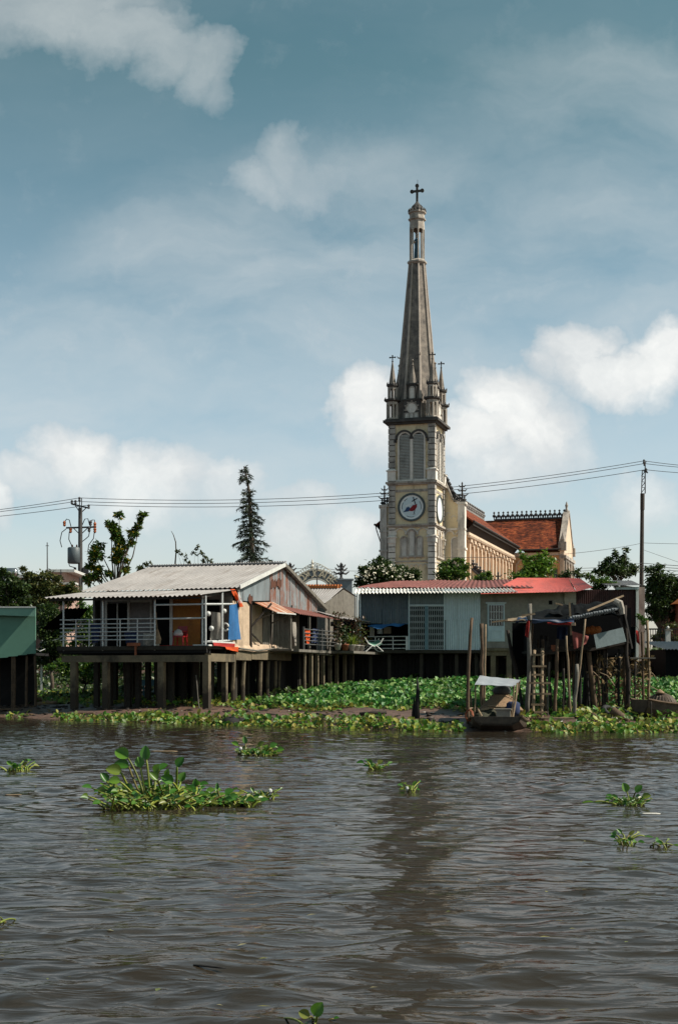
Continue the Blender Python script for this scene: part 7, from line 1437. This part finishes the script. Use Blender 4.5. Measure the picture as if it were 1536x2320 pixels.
# ------------------------------------------------------------------ sky, sun, camera
wd = bpy.data.worlds.new('World'); SC.world = wd; wd.use_nodes = True
nt = wd.node_tree; N = nt.nodes; Lk = nt.links; bg = N['Background']
SUN_EL, SUN_AZ = math.radians(47), math.radians(98)   # azimuth from straight ahead (+Y) towards the right (+X)
sky = N.new('ShaderNodeTexSky'); sky.sky_type = 'NISHITA'; sky.sun_disc = False; sky.sun_elevation = SUN_EL; sky.sun_rotation = SUN_AZ
sky.air_density = 1.0; sky.dust_density = 1.6; sky.ozone_density = 1.5
STR = .10
def sock(n_, i, x):
    if isinstance(x, (int, float)): n_.inputs[i].default_value = x
    elif isinstance(x, tuple): n_.inputs[i].default_value = x
    else: Lk.new(x, n_.inputs[i])
def mth(op, a, b=None, clamp=False):
    n_ = N.new('ShaderNodeMath'); n_.operation = op; n_.use_clamp = clamp; sock(n_, 0, a)
    if b is not None: sock(n_, 1, b)
    return n_.outputs[0]
def vmt(op, a, b=None):
    n_ = N.new('ShaderNodeVectorMath'); n_.operation = op; sock(n_, 0, a)
    if b is not None: sock(n_, 1, b)
    return n_.outputs['Value'] if op in ('DOT_PRODUCT','LENGTH') else n_.outputs[0]
def wmix(f, a, b, mode='MIX'):
    n_ = N.new('ShaderNodeMix'); n_.data_type = 'RGBA'; n_.blend_type = mode
    for i, x in ((0,f),(6,a),(7,b)):
        if isinstance(x, tuple) and len(x) == 3: x = x+(1.0,)
        sock(n_, i, x)
    return n_.outputs[2]
def wramp(f, stops):
    r = N.new('ShaderNodeValToRGB'); cr = r.color_ramp
    while len(cr.elements) < len(stops): cr.elements.new(.5)
    for e, (p_, c) in zip(cr.elements, stops): e.position = p_; e.color = (c,c,c,1) if isinstance(c,(int,float)) else (*c,1)
    Lk.new(f, r.inputs['Fac']); return r.outputs['Color']
tc = N.new('ShaderNodeTexCoord'); sp = N.new('ShaderNodeSeparateXYZ'); Lk.new(tc.outputs['Generated'], sp.inputs[0])
ay = mth('MAXIMUM', mth('ABSOLUTE', sp.outputs[1]), .12)
cx = mth('DIVIDE', sp.outputs[0], ay); cz = mth('DIVIDE', sp.outputs[2], ay)
cb = N.new('ShaderNodeCombineXYZ'); Lk.new(cx, cb.inputs[0]); Lk.new(cz, cb.inputs[1]); pos = cb.outputs[0]
def noise(vec, scale, detail=6, rough=.6, dist=0.0, mul=None):
    if mul: vec = vmt('MULTIPLY', vec, mul)
    n_ = N.new('ShaderNodeTexNoise'); n_.inputs['Scale'].default_value = scale; n_.inputs['Detail'].default_value = detail; n_.inputs['Roughness'].default_value = rough; n_.inputs['Distortion'].default_value = dist
    Lk.new(vec, n_.inputs['Vector']); return n_
w1 = vmt('MULTIPLY', vmt('SUBTRACT', noise(pos, 9, 5, .6).outputs['Color'], (.5,.5,.5)), (.085,.06,0))
w2 = vmt('MULTIPLY', vmt('SUBTRACT', noise(pos, 34, 5, .65).outputs['Color'], (.5,.5,.5)), (.024,.022,0))
pw = vmt('ADD', vmt('ADD', pos, w1), w2)
def blob(u, v, ru, rv, k=1.0):
    d0 = vmt('MULTIPLY', vmt('SUBTRACT', pw, ((u-CU)/F, (HZ-v)/F, 0)), (F/ru, F/rv, 1))
    d = vmt('ADD', vmt('MAXIMUM', d0, (-9,0,0)), vmt('MULTIPLY', vmt('MINIMUM', vmt('MULTIPLY', d0, (0,1,0)), (0,0,0)), (1,.55,1)))   # flat soft undersides
    return mth('MULTIPLY', mth('SUBTRACT', 1.0, vmt('DOT_PRODUCT', d, d), True), k)
def total(bs):
    t = None
    for b in bs:
        x = blob(*b); t = x if t is None else mth('MAXIMUM', t, x)
    return t
# the gradient of a hazy sky
grad = wramp(mth('MULTIPLY', sp.outputs[2], 1.8), [(0, (1.25,1.14,1.13)), (.15, (1.30,1.20,1.11)), (.40, (1.12,1.12,.93)), (.75, (.60,.78,.58)), (1.0, (.46,.68,.52))])
base = wmix(1.0, sky.outputs[0], grad, 'MULTIPLY')
# veils of thin high cloud
veil = noise(vmt('ADD', pos, w1), 5.5, 7, .55, .3, (.8,2.2,1)).outputs['Fac']
vf = wramp(veil, [(.34, 0.0), (.80, .70)])
veilzone = total([(900,620,900,330,1.0),(350,900,700,330,1.0),(1400,250,500,200,.5),(800,1250,1600,330,1.0)])
vmask = mth('MULTIPLY', vf, wramp(veilzone, [(0,.12),(.6,.95)]))
C_VEIL = (4.9,5.15,5.2)
col = wmix(vmask, base, C_VEIL)
# heaped clouds: soft bodies, brighter crowns
puffs = total([(90,-10,320,75,1.0),(260,40,190,60,1.0),(370,85,110,60,.95),(455,105,95,70,1.0),(500,150,55,60,.7),
    (560,385,75,30,.55),(650,340,75,60,.65),(600,410,60,25,.5),(700,400,90,40,.4),
    (820,880,70,75,.9),(870,930,110,85,.8),(1150,900,130,95,1.0),(1210,960,140,100,.9),(1060,960,110,75,.8),(1290,985,100,60,.5),
    (1310,770,95,75,1.0),(1400,820,180,55,1.0),(1500,790,110,80,1.0),(1250,800,60,40,.7),
    (180,1040,110,75,.85),(330,1080,190,75,.8),(60,1080,120,50,.6),(480,1090,130,60,.6),(-10,1130,60,55,.9),
    (650,1205,70,50,.7),(800,1215,110,60,.7),(690,1130,110,40,.5),(1460,1110,120,60,.6),(1120,1050,200,60,.6)])
det = noise(vmt('ADD', pos, w2), 26, 7, .62).outputs['Fac']
dens = mth('ADD', puffs, mth('MULTIPLY', mth('SUBTRACT', det, .5), .62))
pmask = wramp(dens, [(.04, 0.0), (.26,.40), (.74, .90)])
inner = noise(pw, 15, 6, .6).outputs['Fac']
shade = wramp(mth('ADD', mth('MULTIPLY', inner, .8), mth('MULTIPLY', dens, .35)), [(.36, (4.5,4.65,4.75)), (.58, (5.8,5.8,5.7)), (.82, (8.0,7.8,7.4))])
zone = wramp(mth('MULTIPLY', cz, 1.6), [(0, .48), (.12, .52), (.28, .88), (.45, .80), (.60, .30), (.8, .34)])
col = wmix(mth('MULTIPLY', pmask, zone), col, shade)
Lk.new(col, bg.inputs['Color']); bg.inputs['Strength'].default_value = STR
sl = bpy.data.lights.new('sun', 'SUN'); sl.energy = 5.0; sl.angle = math.radians(.6); sl.color = (1.0,.92,.80)
so = bpy.data.objects.new('sun', sl); COL.objects.link(so)
sd = Vector((math.cos(SUN_EL)*math.sin(SUN_AZ), math.cos(SUN_EL)*math.cos(SUN_AZ), math.sin(SUN_EL)))
so.rotation_euler = sd.to_track_quat('Z','Y').to_euler(); so.location = (40,0,60)
cam = bpy.data.cameras.new('camera'); co = bpy.data.objects.new('camera', cam); COL.objects.link(co); SC.camera = co
co.location = (0,0,CH); co.rotation_euler = (PI/2,0,0)
cam.sensor_fit = 'HORIZONTAL'; cam.sensor_width = 36; cam.lens = 36*F/1536; cam.shift_y = (HZ-1160)/1536; cam.clip_end = 3000; cam.clip_start = .1
SC.view_settings.view_transform = 'Standard'; SC.view_settings.look = 'None'; SC.view_settings.exposure = .50; SC.view_settings.gamma = 1
SC.cycles.max_bounces = 6; SC.cycles.transparent_max_bounces = 8; SC.cycles.use_denoising = True
